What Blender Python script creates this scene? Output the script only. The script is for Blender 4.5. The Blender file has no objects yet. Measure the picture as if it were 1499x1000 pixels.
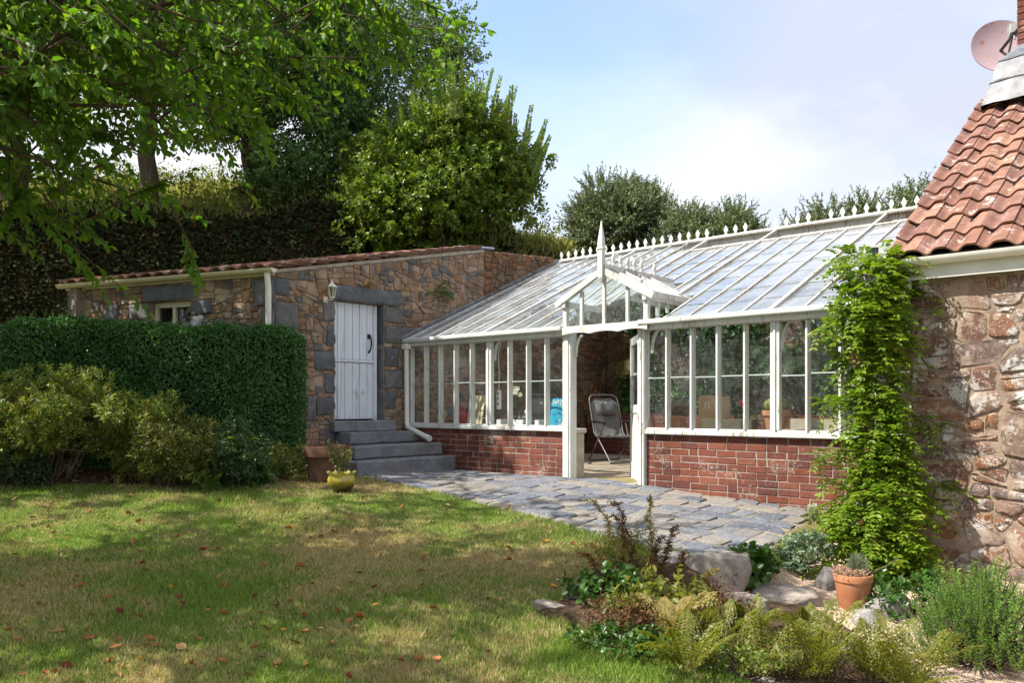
import bpy, math, random
import numpy as np
from mathutils import Vector, Matrix, noise as mnoise

random.seed(7)
SC = bpy.context.scene
COL = SC.collection
F_PX, HZ_Y, CX = 1187.0, 593.0, 750.0
R = math.radians

def V(*a): return Vector(a)
def nrm(a):
    a = np.asarray(a, float)
    return a / np.maximum(np.linalg.norm(a, axis=-1, keepdims=True), 1e-9)

# ------------------------------------------------------------------ object helpers
def setp(o, label=None, cat=None, group=None, kind=None):
    if label: o['label'] = label
    if cat: o['category'] = cat
    if group: o['group'] = group
    if kind: o['kind'] = kind
    return o

def thing(name, loc, label, cat, group=None):
    o = bpy.data.objects.new(name, None)
    COL.objects.link(o)
    o.empty_display_size = 0.2
    o.location = loc
    return setp(o, label, cat, group)

def origin_of(o):
    p = Vector((0, 0, 0))
    while o is not None:
        p = p + Vector(o.location)
        o = o.parent
    return p

def link_mesh(name, me, mat, parent=None, loc=None):
    """me is in world coordinates; moved so that it hangs right under its parent"""
    o = bpy.data.objects.new(name, me)
    COL.objects.link(o)
    if mat is not None:
        for m in (mat if isinstance(mat, (list, tuple)) else [mat]):
            me.materials.append(m)
    if parent is not None:
        off = origin_of(parent)
        me.transform(Matrix.Translation(-off))
        o.parent = parent
    elif loc is not None:
        loc = Vector(loc)
        me.transform(Matrix.Translation(-loc))
        o.location = loc
    return o

class MB:
    """collects world-space geometry for ONE mesh"""
    def __init__(s): s.v = []; s.f = []; s.mi = []; s.cur = 0
    def add(s, verts, faces):
        n = len(s.v)
        s.v += [tuple(p) for p in verts]
        s.f += [tuple(i + n for i in f) for f in faces]
        s.mi += [s.cur] * len(faces)
        return s
    def box(s, T, a0, a1, b0, b1, c0, c1, bev=0.0, jit=0.0):
        P = []
        for c in (c0, c1):
            for b in (b0, b1):
                for a in (a0, a1):
                    P.append((a, b, c))
        if bev <= 0:
            if jit: P = [tuple(x + random.uniform(-jit, jit) for x in p) for p in P]
            return s.add([T(*p) for p in P], [(0,2,3,1),(4,5,7,6),(0,1,5,4),(2,6,7,3),(0,4,6,2),(1,3,7,5)])
        # chamfered box: three shrunken copies of each corner
        vs = []; idx = {}
        lim = ((a0, a1), (b0, b1), (c0, c1))
        sg = [1 if l[1] > l[0] else -1 for l in lim]
        for i in range(8):
            bits = (i & 1, (i >> 1) & 1, (i >> 2) & 1)
            j = [random.uniform(-jit, jit) for _ in range(3)]
            for k in range(3):
                p = []
                for q in range(3):
                    x = lim[q][bits[q]]
                    if q != k: x += (-bev if bits[q] else bev) * sg[q]
                    p.append(x + j[q])
                idx[(i, k)] = len(vs); vs.append(T(*p))
        fs = []
        for k in range(3):
            o1, o2 = [q for q in range(3) if q != k]
            for b in (0, 1):
                base = b << k
                q4 = [base, base | (1 << o1), base | (1 << o1) | (1 << o2), base | (1 << o2)]
                fs.append(tuple(idx[(i, k)] for i in q4))
        for k in range(3):                       # edges along axis k
            o1, o2 = [q for q in range(3) if q != k]
            for b1_ in (0, 1):
                for b2_ in (0, 1):
                    i = (b1_ << o1) | (b2_ << o2); j = i | (1 << k)
                    fs.append((idx[(i, o1)], idx[(j, o1)], idx[(j, o2)], idx[(i, o2)]))
        for i in range(8): fs.append((idx[(i, 0)], idx[(i, 1)], idx[(i, 2)]))
        return s.add(vs, fs)
    def prism(s, T, poly, c0, c1):
        """2-D polygon (a,b) extruded along c"""
        n = len(poly)
        vs = [T(a, b, c0) for a, b in poly] + [T(a, b, c1) for a, b in poly]
        fs = [tuple(range(n))[::-1], tuple(range(n, 2 * n))]
        for i in range(n):
            j = (i + 1) % n
            fs.append((i, j, n + j, n + i))
        return s.add(vs, fs)
    def bar(s, p, q, w, h, up=(0, 0, 1)):
        """rectangular bar from p to q; w sideways, h along up"""
        p = Vector(p); q = Vector(q); d = (q - p).normalized()
        u = Vector(up); sd = d.cross(u).normalized(); u = sd.cross(d).normalized()
        vs = []
        for c in (p, q):
            for a, b in ((-1, -1), (1, -1), (1, 1), (-1, 1)):
                vs.append(c + sd * a * w / 2 + u * b * h / 2)
        return s.add(vs, [(0,3,2,1),(4,5,6,7),(0,1,5,4),(1,2,6,5),(2,3,7,6),(3,0,4,7)])
    def tube(s, pts, radii, seg=8, cap=True):
        pts = [Vector(p) for p in pts]
        if not hasattr(radii, '__len__'): radii = [radii] * len(pts)
        n = len(pts); vs = []; fs = []
        ref = None
        for i, p in enumerate(pts):
            d = (pts[min(i + 1, n - 1)] - pts[max(i - 1, 0)])
            if d.length < 1e-9: d = Vector((0, 0, 1))
            d.normalize()
            if ref is None:
                ref = d.orthogonal().normalized()
            ref = (ref - d * ref.dot(d))
            if ref.length < 1e-6: ref = d.orthogonal()
            ref.normalize(); b = d.cross(ref)
            for k in range(seg):
                a = 2 * math.pi * k / seg
                vs.append(p + (ref * math.cos(a) + b * math.sin(a)) * radii[i])
        for i in range(n - 1):
            for k in range(seg):
                k2 = (k + 1) % seg
                fs.append((i*seg+k, i*seg+k2, (i+1)*seg+k2, (i+1)*seg+k))
        if cap:
            fs.append(tuple(range(seg))[::-1]); fs.append(tuple(range((n-1)*seg, n*seg)))
        return s.add(vs, fs)
    def lathe(s, c, prof, seg=28, wob=None):
        """prof: list of (r, z) from the bottom; wob(angle, i)->factor"""
        c = Vector(c); vs = []; fs = []
        for i, (r, z) in enumerate(prof):
            for k in range(seg):
                a = 2 * math.pi * k / seg
                rr = r * (wob(a, i)[0] if wob else 1); dz = wob(a, i)[1] if wob else 0
                vs.append((c.x + rr*math.cos(a), c.y + rr*math.sin(a), c.z + z + dz))
        m = len(prof)
        for i in range(m - 1):
            for k in range(seg):
                k2 = (k + 1) % seg
                fs.append((i*seg+k, i*seg+k2, (i+1)*seg+k2, (i+1)*seg+k))
        fs.append(tuple(range(seg))[::-1]); fs.append(tuple(range((m-1)*seg, m*seg)))
        return s.add(vs, fs)
    def sheet(s, grid):
        """grid[i][j] of points"""
        n = len(grid); m = len(grid[0])
        return s.add([p for row in grid for p in row],
                     [(i*m+j, i*m+j+1, (i+1)*m+j+1, (i+1)*m+j) for i in range(n-1) for j in range(m-1)])
    def build(s, name, mat, parent=None, smooth=False, loc=None, recalc=True):
        me = bpy.data.meshes.new(name)
        me.from_pydata([tuple(p) for p in s.v], [], s.f)
        if any(s.mi): me.polygons.foreach_set('material_index', s.mi)
        if recalc:
            import bmesh
            bm = bmesh.new(); bm.from_mesh(me)
            bmesh.ops.recalc_face_normals(bm, faces=bm.faces)
            bm.to_mesh(me); bm.free()
        if smooth is True: me.polygons.foreach_set('use_smooth', [True] * len(me.polygons))
        elif smooth: me.set_sharp_from_angle(angle=R(smooth)); me.polygons.foreach_set('use_smooth', [True] * len(me.polygons)); me.set_sharp_from_angle(angle=R(smooth))
        me.update()
        if parent is None and loc is None:
            a = np.array([tuple(p) for p in s.v]); loc = (a[:, 0].mean(), a[:, 1].mean(), a[:, 2].min())
        return link_mesh(name, me, mat, parent, loc)

def np_mesh(name, verts, faces, mat, parent=None, smooth=False, loc=None):
    """verts (n,3); faces (m,k) all the same k"""
    verts = np.asarray(verts, np.float32); faces = np.asarray(faces, np.int32)
    me = bpy.data.meshes.new(name)
    n, (m, k) = len(verts), faces.shape
    me.vertices.add(n); me.vertices.foreach_set('co', verts.ravel())
    me.loops.add(m * k); me.loops.foreach_set('vertex_index', faces.ravel())
    me.polygons.add(m)
    me.polygons.foreach_set('loop_start', np.arange(0, m * k, k, dtype=np.int32))
    me.polygons.foreach_set('loop_total', np.full(m, k, np.int32))
    me.update(calc_edges=True)
    if smooth: me.polygons.foreach_set('use_smooth', np.ones(m, bool))
    if parent is None and loc is None:
        loc = (float(verts[:, 0].mean()), float(verts[:, 1].mean()), float(verts[:, 2].min()))
    return link_mesh(name, me, mat, parent, loc)

def copy_tree(o, parent=None):
    c = o.copy(); COL.objects.link(c)
    if parent is not None: c.parent = parent
    for ch in list(o.children): copy_tree(ch, c)
    return c

# ------------------------------------------------------------------ frames
def G(t, d, z):                     # greenhouse frame: t right along the front, d away into it
    return Vector((1.505 + .749 * t + .662 * d, 9.4 - .662 * t + .749 * d, z))
def W(x, y, z): return Vector((x, y, z))
def px(x, y, Y): return Vector(((x - CX) / F_PX * Y, Y, (HZ_Y - y) / F_PX * Y))

# ------------------------------------------------------------------ terrain
def plane_z(x, y):
    x = np.asarray(x, float); y = np.asarray(y, float)
    yy = np.clip(y, -5, 9.7)
    z = np.where(yy > 2.7, -1.6 + .097 * (yy - 2.7), -1.6 + .06 * (yy - 2.7))
    return z + .03 * np.clip(-x - 1, 0, 6)

def gp0(x, y):
    r = (x - CX) / F_PX; lo, hi = 1.0, 40.0
    for _ in range(50):
        m = (lo + hi) / 2
        if (HZ_Y - y) / F_PX * m > plane_z(r * m, m): lo = m
        else: hi = m
    return (r * lo, lo)

def sdf(poly, X, Y):
    """signed distance to a polygon, positive inside"""
    X = np.asarray(X, float); Y = np.asarray(Y, float)
    inside = np.zeros(X.shape, bool); dist = np.full(X.shape, 1e9)
    n = len(poly)
    for i in range(n):
        x0, y0 = poly[i]; x1, y1 = poly[(i + 1) % n]
        dx, dy = x1 - x0, y1 - y0
        h = np.clip(((X - x0) * dx + (Y - y0) * dy) / (dx*dx + dy*dy + 1e-12), 0, 1)
        dist = np.minimum(dist, np.hypot(X - x0 - h * dx, Y - y0 - h * dy))
        if abs(dy) > 1e-9:
            c = (y0 > Y) != (y1 > Y)
            xi = x0 + (Y - y0) * dx / dy
            inside ^= (c & (X < xi))
    return np.where(inside, dist, -dist)

TERR = [gp0(*p) for p in ((512,696),(560,704),(640,721),(700,736),(760,751),(830,771),(900,791),(955,806),(1000,816),(1040,824),(1125,812),(1150,780),(1190,760))]
TERR_POLY = TERR + [tuple(G(2.55, .06, 0)[:2]), tuple(G(-3.2, .06, 0)[:2]), tuple(G(-4.3, -1.9, 0)[:2])]
LOW_POLY = [gp0(1035, 838), gp0(1128, 822), gp0(1158, 790), gp0(1200, 770), (3.6, 7.9), (9, 6), (9, -4), (2.2, -4), (1.75, 3.6), gp0(1090, 985), gp0(1020, 905)]
BED_POLY = [gp0(*p) for p in ((782,898),(800,886),(850,872),(872,835),(930,815),(985,822),(1040,838))] + [(2.2,6.2),(2.6,4.5),(2.2,3.3),(1.35,3.5)] + [gp0(*p) for p in ((1085,992),(1010,968),(930,940),(850,925))]
LBED_POLY = [(-9.5, 8.2), (-6.2, 8.55)] + [gp0(*p) for p in ((0,704),(120,710),(260,712),(330,708),(400,697),(440,688))] + [(-2.35, 10.6), (-3.6, 11.4), (-9.5, 11.5)]

def ground_z(x, y):
    x = np.asarray(x, float); y = np.asarray(y, float)
    z = plane_z(x, y)
    s = sdf(LOW_POLY, x, y)
    k = np.clip((s + .12) / .3, 0, 1); k = k*k*(3-2*k)
    return z - .21 * k - .03 * np.clip(s, 0, 1.2)
def gz(x, y): return float(ground_z(np.array([x]), np.array([y]))[0])
def gp(x, y, lift=0.0):
    r = (x - CX) / F_PX; lo, hi = 1.0, 40.0
    for _ in range(40):
        m = (lo + hi) / 2
        if (HZ_Y - y) / F_PX * m > gz(r * m, m): lo = m
        else: hi = m
    return Vector((r * lo, lo, gz(r * lo, lo) + lift))

# ------------------------------------------------------------------ material helpers
class NT:
    def __init__(s, name, rough=.6, spec=.3):
        s.m = bpy.data.materials.new(name); s.m.use_nodes = True
        s.t = s.m.node_tree; s.n = s.t.nodes; s.l = s.t.links
        s.b = s.n['Principled BSDF']; s.out = s.n['Material Output']
        s.b.inputs['Roughness'].default_value = rough
        s.b.inputs['Specular IOR Level'].default_value = spec
    def new(s, typ, **kw):
        n = s.n.new(typ)
        for k, v in kw.items():
            if k in n.inputs: s.set(n.inputs[k], v)
            else: setattr(n, k, v)
        return n
    def set(s, inp, v):
        if hasattr(v, 'is_linked') or isinstance(v, bpy.types.NodeSocket): s.l.new(v, inp)
        else:
            if isinstance(v, (tuple, list)) and len(v) == 3 and inp.type == 'RGBA': v = (*v, 1)
            inp.default_value = v
    def coords(s, scale=(1, 1, 1), kind='Object'):
        tc = s.new('ShaderNodeTexCoord')
        mp = s.new('ShaderNodeMapping'); mp.inputs['Scale'].default_value = scale
        s.l.new(tc.outputs[kind], mp.inputs['Vector'])
        return mp.outputs['Vector']
    def geo_pos(s): return s.new('ShaderNodeNewGeometry').outputs['Position']
    def noise(s, vec, scale, detail=4, rough=.55, dist=0):
        n = s.new('ShaderNodeTexNoise')
        if vec is not None: s.l.new(vec, n.inputs['Vector'])
        n.inputs['Scale'].default_value = scale; n.inputs['Detail'].default_value = detail
        n.inputs['Roughness'].default_value = rough; n.inputs['Distortion'].default_value = dist
        return n.outputs['Fac']
    def ramp(s, fac, stops, interp='LINEAR'):
        r = s.new('ShaderNodeValToRGB'); r.color_ramp.interpolation = interp
        e = r.color_ramp.elements
        while len(e) > 1: e.remove(e[0])
        e[0].position = stops[0][0]; c = stops[0][1]; e[0].color = (*c, 1) if hasattr(c, '__len__') else (c, c, c, 1)
        for p, c in stops[1:]:
            x = e.new(p); x.color = (*c, 1) if hasattr(c, '__len__') else (c, c, c, 1)
        s.l.new(fac, r.inputs['Fac'])
        return r.outputs['Color']
    def mix(s, fac, a, b, mode='MIX'):
        n = s.new('ShaderNodeMix', data_type='RGBA', blend_type=mode)
        s.set(n.inputs[0], fac); s.set(n.inputs[6], a); s.set(n.inputs[7], b)
        return n.outputs[2]
    def math(s, op, a, b=0.0):
        n = s.new('ShaderNodeMath', operation=op); s.set(n.inputs[0], a); s.set(n.inputs[1], b)
        return n.outputs[0]
    def island(s): return s.new('ShaderNodeNewGeometry').outputs['Random Per Island']
    def objrand(s): return s.new('ShaderNodeObjectInfo').outputs['Random']
    def palette(s, fac, cols):
        n = len(cols)
        return s.ramp(fac, [(i / n, c) for i, c in enumerate(cols)], 'CONSTANT')
    def col(s, c): s.set(s.b.inputs['Base Color'], c)
    def bump(s, h, strength=.5, dist=.01, base=None):
        n = s.new('ShaderNodeBump'); n.inputs['Strength'].default_value = strength; n.inputs['Distance'].default_value = dist
        s.l.new(h, n.inputs['Height'])
        if base is not None: s.l.new(base, n.inputs['Normal'])
        s.l.new(n.outputs['Normal'], s.b.inputs['Normal'])
        return n.outputs['Normal']

def simple(name, c, rough=.6, spec=.3, var=.15, scale=8, metal=0, bump=0):
    m = NT(name, rough, spec)
    v = m.coords()
    f = m.noise(v, scale, 5)
    lo = tuple(x * (1 - var) for x in c); hi = tuple(min(1, x * (1 + var)) for x in c)
    m.col(m.ramp(f, [(.3, lo), (.7, hi)]))
    m.b.inputs['Metallic'].default_value = metal
    if bump: m.bump(m.noise(v, scale * 6, 4), bump, .004)
    return m.m

def leafmat(name, cols, transl=.35, rough=.45, spec=.4, tcol=None, patch=None):
    """leaf colour varies from leaf to leaf; light comes through"""
    m = NT(name, rough, spec)
    r = m.island()
    n = len(cols)
    c = m.ramp(r, [((i + .5) / n, k) for i, k in enumerate(cols)])
    f = m.noise(m.geo_pos(), 1.8, 4, .6)
    c = m.mix(m.ramp(f, [(.35, 0.0), (.65, .6)]), c, m.mix(1.0, c, patch or (.72, .78, .7), 'MULTIPLY'))
    m.col(c)
    tr = m.new('ShaderNodeBsdfTranslucent')
    m.l.new(m.mix(1.0, c, tcol or (1.7, 1.75, .75), 'MULTIPLY'), tr.inputs['Color'])
    mx = m.new('ShaderNodeMixShader'); mx.inputs[0].default_value = transl
    m.l.new(m.b.outputs[0], mx.inputs[1]); m.l.new(tr.outputs[0], mx.inputs[2])
    m.l.new(mx.outputs[0], m.out.inputs['Surface'])
    return m.m
# ------------------------------------------------------------------ rubble stonework, bricks, tiles
def clip_half(poly, nx, ny, c):
    """keep nx*x+ny*y <= c"""
    out = []; n = len(poly)
    for i in range(n):
        p = poly[i]; q = poly[(i + 1) % n]
        dp = nx*p[0] + ny*p[1] - c; dq = nx*q[0] + ny*q[1] - c
        if dp <= 0: out.append(p)
        if (dp < 0 < dq) or (dq < 0 < dp):
            k = dp / (dp - dq); out.append((p[0] + (q[0]-p[0])*k, p[1] + (q[1]-p[1])*k))
    return out

def pcen(poly):
    a = np.array(poly); return a.mean(0)

def parea(poly):
    a = np.array(poly); x, y = a[:, 0], a[:, 1]
    return .5 * abs(np.dot(x, np.roll(y, 1)) - np.dot(y, np.roll(x, 1)))

def chaikin(poly, k=.25):
    out = []; n = len(poly)
    for i in range(n):
        p = poly[i]; q = poly[(i + 1) % n]
        out.append((p[0]*(1-k) + q[0]*k, p[1]*(1-k) + q[1]*k)); out.append((p[0]*k + q[0]*(1-k), p[1]*k + q[1]*(1-k)))
    return out

def add_stone(mb, T, poly, h, gap, dome, rng, bev=.3, rough=.008, ck=.11, edge=.016, tilt=.05):
    """one stone: polygon in (a,b), standing h proud along c, soft edges"""
    c = pcen(poly)
    a = np.array(poly) - c
    r = np.linalg.norm(a, axis=1).mean()
    s0 = max(.55, 1 - gap / max(r, .01))
    a = a * s0
    a = np.array(chaikin([tuple(p) for p in a], ck + rng.random() * .05))
    a += rng.normal(0, rough * .6, a.shape)
    tx, ty = rng.normal(0, tilt, 2)
    n = len(a); vs = []; fs = []
    b = min(bev, edge / max(r, .02))
    rings = [(1.0, -.02), (1.0, h * .45), (1 - b * .35, h * .85), (1 - b, h), (.55, h + dome * .6)]
    for k, (sc, hh) in enumerate(rings):
        for p in a:
            q = p * sc
            z = hh + ((tx * q[0] + ty * q[1]) + rng.normal(0, rough) * (k > 1) if k else 0)
            vs.append(T(c[0] + q[0], c[1] + q[1], z))
    m = len(rings)
    for k in range(m - 1):
        for i in range(n):
            j = (i + 1) % n
            fs.append((k*n+i, k*n+j, (k+1)*n+j, (k+1)*n+i))
    vs.append(T(c[0], c[1], h + dome))
    for i in range(n): fs.append(((m-1)*n+i, (m-1)*n+(i+1) % n, m*n))
    mb.add(vs, fs)

def split_poly(poly, nx, ny, c):
    return clip_half(poly, nx, ny, c), clip_half(poly, -nx, -ny, -c)

def shatter(poly, rng, amin, amax, flat=1.5):
    """break a convex block into rough squared stones with tilted cuts"""
    out = []; todo = [poly]
    while todo:
        p = todo.pop(); P = np.array(p); e = P.max(0) - P.min(0)
        target = amin * (amax / amin) ** (rng.random() ** 1.3)
        if parea(p) < target * 1.7 or len(out) > 400: out.append(p); continue
        a = rng.normal(0, .16)
        if e[0] / flat * (.8 + .4 * rng.random()) > e[1]: nx, ny = math.cos(a), math.sin(a)
        else: nx, ny = math.sin(a), math.cos(a)
        c = P.mean(0) + e * rng.uniform(-.18, .18, 2)
        q = [x for x in split_poly(p, nx, ny, nx * c[0] + ny * c[1]) if len(x) > 2 and parea(x) > 1e-5]
        if len(q) < 2: out.append(p)
        else: todo += q
    return out

def rubble(mb, T, outline, rmin, rmax, rng, holes=(), aspect=1.35, gap=.01, h=(.012, .035), dome=.012, rough=.004, power=1.6, ck=.11, edge=.016, brk=None):
    """fill a convex outline (a,b) with irregular stones; holes: (a0,a1,b0,b1)"""
    A = np.array(outline); lo = A.min(0); hi = A.max(0)
    pts = []; rad = []
    area = (hi[0]-lo[0]) * (hi[1]-lo[1]) / aspect
    tries = int(area / (rmin * rmin) * 40)
    for k in range(tries):
        f = k / tries
        r = rmin + (rmax - rmin) * rng.random() ** power if f > .25 else rmin + (rmax - rmin) * (1 - .5 * rng.random())
        if f > .6: r = rmin * (1 + .4 * rng.random())
        p = np.array([lo[0] + rng.random() * (hi[0]-lo[0]), (lo[1] + rng.random() * (hi[1]-lo[1])) * aspect])
        if pts:
            q = np.array(pts); d = np.hypot(q[:, 0]/1 - p[0], q[:, 1] - p[1])
            if (d < (np.array(rad) + r) * .93).any(): continue
        pts.append(p); rad.append(r)
    pts = np.array(pts); rad = np.array(rad)
    for i in range(len(pts)):
        x, y = pts[i]; ctr = (x, y / aspect)
        if not brk and any(q[0] - .01 < ctr[0] < q[1] + .01 and q[2] - .01 < ctr[1] < q[3] + .01 for q in holes): continue
        poly = [(a, b * aspect) for a, b in outline]
        if A.shape[0] > 2:
            s = sum(poly[k][0]*poly[(k+1) % len(poly)][1] - poly[(k+1) % len(poly)][0]*poly[k][1] for k in range(len(poly)))
        d = np.hypot(pts[:, 0] - x, pts[:, 1] - y)
        for j in np.argsort(d)[1:22]:
            dx, dy = pts[j] - pts[i]
            c = (pts[j] @ pts[j] - pts[i] @ pts[i] + rad[i]**2 - rad[j]**2) / 2
            poly = clip_half(poly, dx, dy, c)
            if len(poly) < 3: break
        if len(poly) < 3: continue
        poly = [(a, b / aspect) for a, b in poly]
        if parea(poly) < .0012: continue
        for pl in (shatter(poly, rng, *brk) if brk else [poly]):
            ctr = pcen(pl) if brk else ctr
            for q in holes:
                if len(pl) < 3: break
                P = np.array(pl)
                if P[:, 0].max() > q[0] and P[:, 0].min() < q[1] and P[:, 1].max() > q[2] and P[:, 1].min() < q[3]:
                    opt = [(q[0] - ctr[0], (1, 0, q[0])), (ctr[0] - q[1], (-1, 0, -q[1])), (q[2] - ctr[1], (0, 1, q[2])), (ctr[1] - q[3], (0, -1, -q[3]))]
                    pl = clip_half(pl, *max(opt, key=lambda o: o[0])[1])
            if len(pl) < 3 or parea(pl) < .0008: continue
            if brk and len(pl) > 3 and rng.random() < .45:      # knock a corner off
                k = int(rng.integers(len(pl))); P = np.array(pl); cc = P.mean(0); dv = P[k] - cc; dl = np.hypot(*dv); dv /= dl
                q = clip_half(pl, dv[0], dv[1], dv @ cc + dl * rng.uniform(.72, .9))
                if len(q) > 2: pl = q
            add_stone(mb, T, pl, rng.uniform(*h), gap, dome * rng.uniform(.3, 1.2), rng, rough=rough, ck=ck, edge=edge)

def block(mb, T, a0, a1, b0, b1, h, rng, jit=.012, rough=.003):
    """squared dressed block with worn corners"""
    j = lambda: rng.normal(0, jit)
    n = 3
    poly = []
    for k in range(n): poly.append((a0 + (a1-a0)*k/n + j()*.3, b0 + j()*.5))
    for k in range(n): poly.append((a1 + j()*.5, b0 + (b1-b0)*k/n + j()*.3))
    for k in range(n): poly.append((a1 - (a1-a0)*k/n + j()*.3, b1 + j()*.5))
    for k in range(n): poly.append((a0 + j()*.5, b1 - (b1-b0)*k/n + j()*.3))
    add_stone(mb, T, poly, h, .004, .004, rng, bev=.12, rough=rough)

def bricks(mb, T, a0, a1, b0, b1, rng, L=.215, H=.065, joint=.01, depth=.014, skip=None):
    row = 0; b = b0
    while b < b1 - .02:
        hh = min(H, b1 - b)
        a = a0 - (rng.random() * .02) - (L + joint) * (.5 if row % 2 else 0)
        while a < a1:
            ll = L if rng.random() > .13 else .102
            x0 = max(a, a0); x1 = min(a + ll, a1)
            if x1 - x0 > .03:
                d = depth + rng.normal(0, .0015)
                j = rng.normal(0, .0018, 4)
                if skip is None or not skip((x0+x1)/2, b + hh/2):
                    mb.box(T, x0 + j[0], x1 + j[1], b + j[2], b + hh + j[3], -.03, d, bev=.004, jit=.0012)
            a += ll + joint
        b += H + joint; row += 1

def pantiles(mb, T, ncol, nrow, w, g, rng, amp=.03, lap=.07, lift=.018, th=.013, skip=None):
    """T(a across, b up the slope, c off the roof)"""
    nx = 12
    prof = []
    for i in range(nx + 1):
        u = i / nx
        prof.append((u * 1.09, amp * (math.sin(2 * math.pi * (u * 1.0 - .62)) * .75 + .25 * math.sin(4 * math.pi * (u - .5)))))
    for r in range(nrow):
        for c in range(ncol):
            if skip and skip(c, r): continue
            dj = rng.normal(0, .004, 3); yaw = rng.normal(0, .008); s = rng.normal(0, .003)
            vs = []; fs = []
            L = g + lap
            for k, (b, base) in enumerate(((0, lift + .004), (L * .5, lift * .55), (L, .0))):
                for i in range(nx + 1):
                    u, h = prof[i]
                    a = c * w + u * w + dj[0] + yaw * b
                    vs.append(T(a, r * g + b + dj[1] + s * (u - .5), h + base + dj[2] * .5 + .004 * u))
            n = nx + 1
            for k in range(2):
                for i in range(nx): fs.append((k*n+i, k*n+i+1, (k+1)*n+i+1, (k+1)*n+i))
            o = len(vs)                      # thick lower lip
            for i in range(n):
                u, h = prof[i]
                a = c * w + u * w + dj[0]
                vs.append(T(a, r * g + dj[1] + s * (u - .5) + .002, h + lift + .004 - th + dj[2] * .5))
            for i in range(n):
                u, h = prof[i]
                vs.append(T(c * w + u * w + dj[0] + yaw * L, r * g + L + dj[1], h - th + dj[2] * .5))
            for i in range(nx): fs.append((i, o+i, o+i+1, i+1)); fs.append((o+i, o+n+i, o+n+i+1, o+i+1))
            fs.append((0, n, 2*n, o+n, o)); fs.append((nx, o+nx, o+n+nx, 2*n+nx, n+nx))
            mb.add(vs, fs)

def stone_mat(name, pal, rough=.85, lichen=None, moss=None, scale=1.0, grain=14, dark=(.55, .53, .5), smear=None):
    m = NT(name, rough, .25)
    P = m.geo_pos()
    c = m.palette(m.island(), pal)
    n1 = m.noise(P, 5 * scale, 6, .65)
    c = m.mix(m.ramp(n1, [(.38, .75), (.62, 0.0)]), c, m.mix(1.0, c, dark, 'MULTIPLY'))
    n2 = m.noise(P, grain * scale, 5, .7)
    c = m.mix(m.ramp(n2, [(.4, 0.0), (.75, .55)]), c, m.mix(1.0, c, (1.35, 1.25, 1.15), 'MULTIPLY'))
    n4 = m.noise(P, 90 * scale, 3, .8)
    c = m.mix(m.ramp(n4, [(.42, .55), (.52, 0.0)]), c, m.mix(1.0, c, (.6, .56, .55), 'MULTIPLY'))
    if lichen:
        a = m.noise(P, 4.2, 3, .5); b = m.noise(P, 34, 6, .75)
        k = m.math('ADD', m.math('MULTIPLY', a, .55), m.math('MULTIPLY', b, .45))
        c = m.mix(m.ramp(k, [(lichen[0], 0.0), (lichen[0] + .025, .92)]), c, lichen[1])
        if len(lichen) > 2:
            b2 = m.noise(P, 55, 5, .7)
            c = m.mix(m.ramp(b2, [(lichen[2], 0.0), (lichen[2] + .03, .85)]), c, lichen[1])
    if moss:
        a = m.noise(P, 2.4, 6, .7)
        c = m.mix(m.ramp(a, [(moss[0], 0.0), (moss[0] + .08, .8)]), c, moss[1])
    if smear:
        a = m.math('ADD', m.math('MULTIPLY', m.noise(P, 3.1, 3, .5), .5), m.math('MULTIPLY', m.noise(P, 17, 6, .75), .5))
        c = m.mix(m.ramp(a, [(smear[0], 0.0), (smear[0] + .05, .85)]), c, smear[1])
    m.col(c)
    h = m.math('ADD', m.math('MULTIPLY', n2, .7), m.math('MULTIPLY', n4, .3))
    m.bump(h, .75, .02)
    return m.m

def mortar_mat(name, c, scale=1):
    m = NT(name, .95, .1)
    P = m.geo_pos()
    n = m.noise(P, 9 * scale, 7, .7)
    m.col(m.ramp(n, [(.3, tuple(x*.55 for x in c)), (.5, c), (.75, tuple(min(1, x*1.3) for x in c))]))
    m.bump(m.noise(P, 45, 6, .7), .8, .015)
    return m.m

def paint_mat(name, c=(.78, .79, .78), wear=.6, under=(.3, .26, .21), grime=(.45, .42, .36)):
    """white gloss paint gone chalky, flaking to bare timber"""
    m = NT(name, .5, .35)
    P = m.geo_pos()
    g = m.noise(P, 3.3, 5, .6)
    k = m.mix(m.ramp(g, [(.38, 0.0), (.72, .6)]), c, grime)
    sm = m.new('ShaderNodeMapping'); sm.inputs['Scale'].default_value = (16, 16, 1.6); m.l.new(P, sm.inputs['Vector'])
    k = m.mix(m.ramp(m.noise(sm.outputs['Vector'], 1.0, 4, .6), [(.52, 0.0), (.72, .45)]), k, (.30,.30,.22))
    st = m.new('ShaderNodeMapping'); st.inputs['Scale'].default_value = (38, 38, 5); m.l.new(P, st.inputs['Vector'])
    f1 = m.noise(st.outputs['Vector'], 1.0, 5, .75); f2 = m.noise(P, 1.7, 3, .5)
    f = m.math('ADD', m.math('MULTIPLY', f1, .6), m.math('MULTIPLY', f2, .4))
    mask = m.ramp(f, [(wear, 0.0), (wear + .015, 1.0)])
    k = m.mix(mask, k, under)
    m.col(k)
    m.b.inputs['Roughness'].default_value = .55
    inv = m.math('SUBTRACT', 1.0, mask)
    m.bump(m.math('ADD', m.math('MULTIPLY', inv, .8), m.math('MULTIPLY', m.noise(P, 60, 3), .4)), .35, .004)
    return m.m

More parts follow.
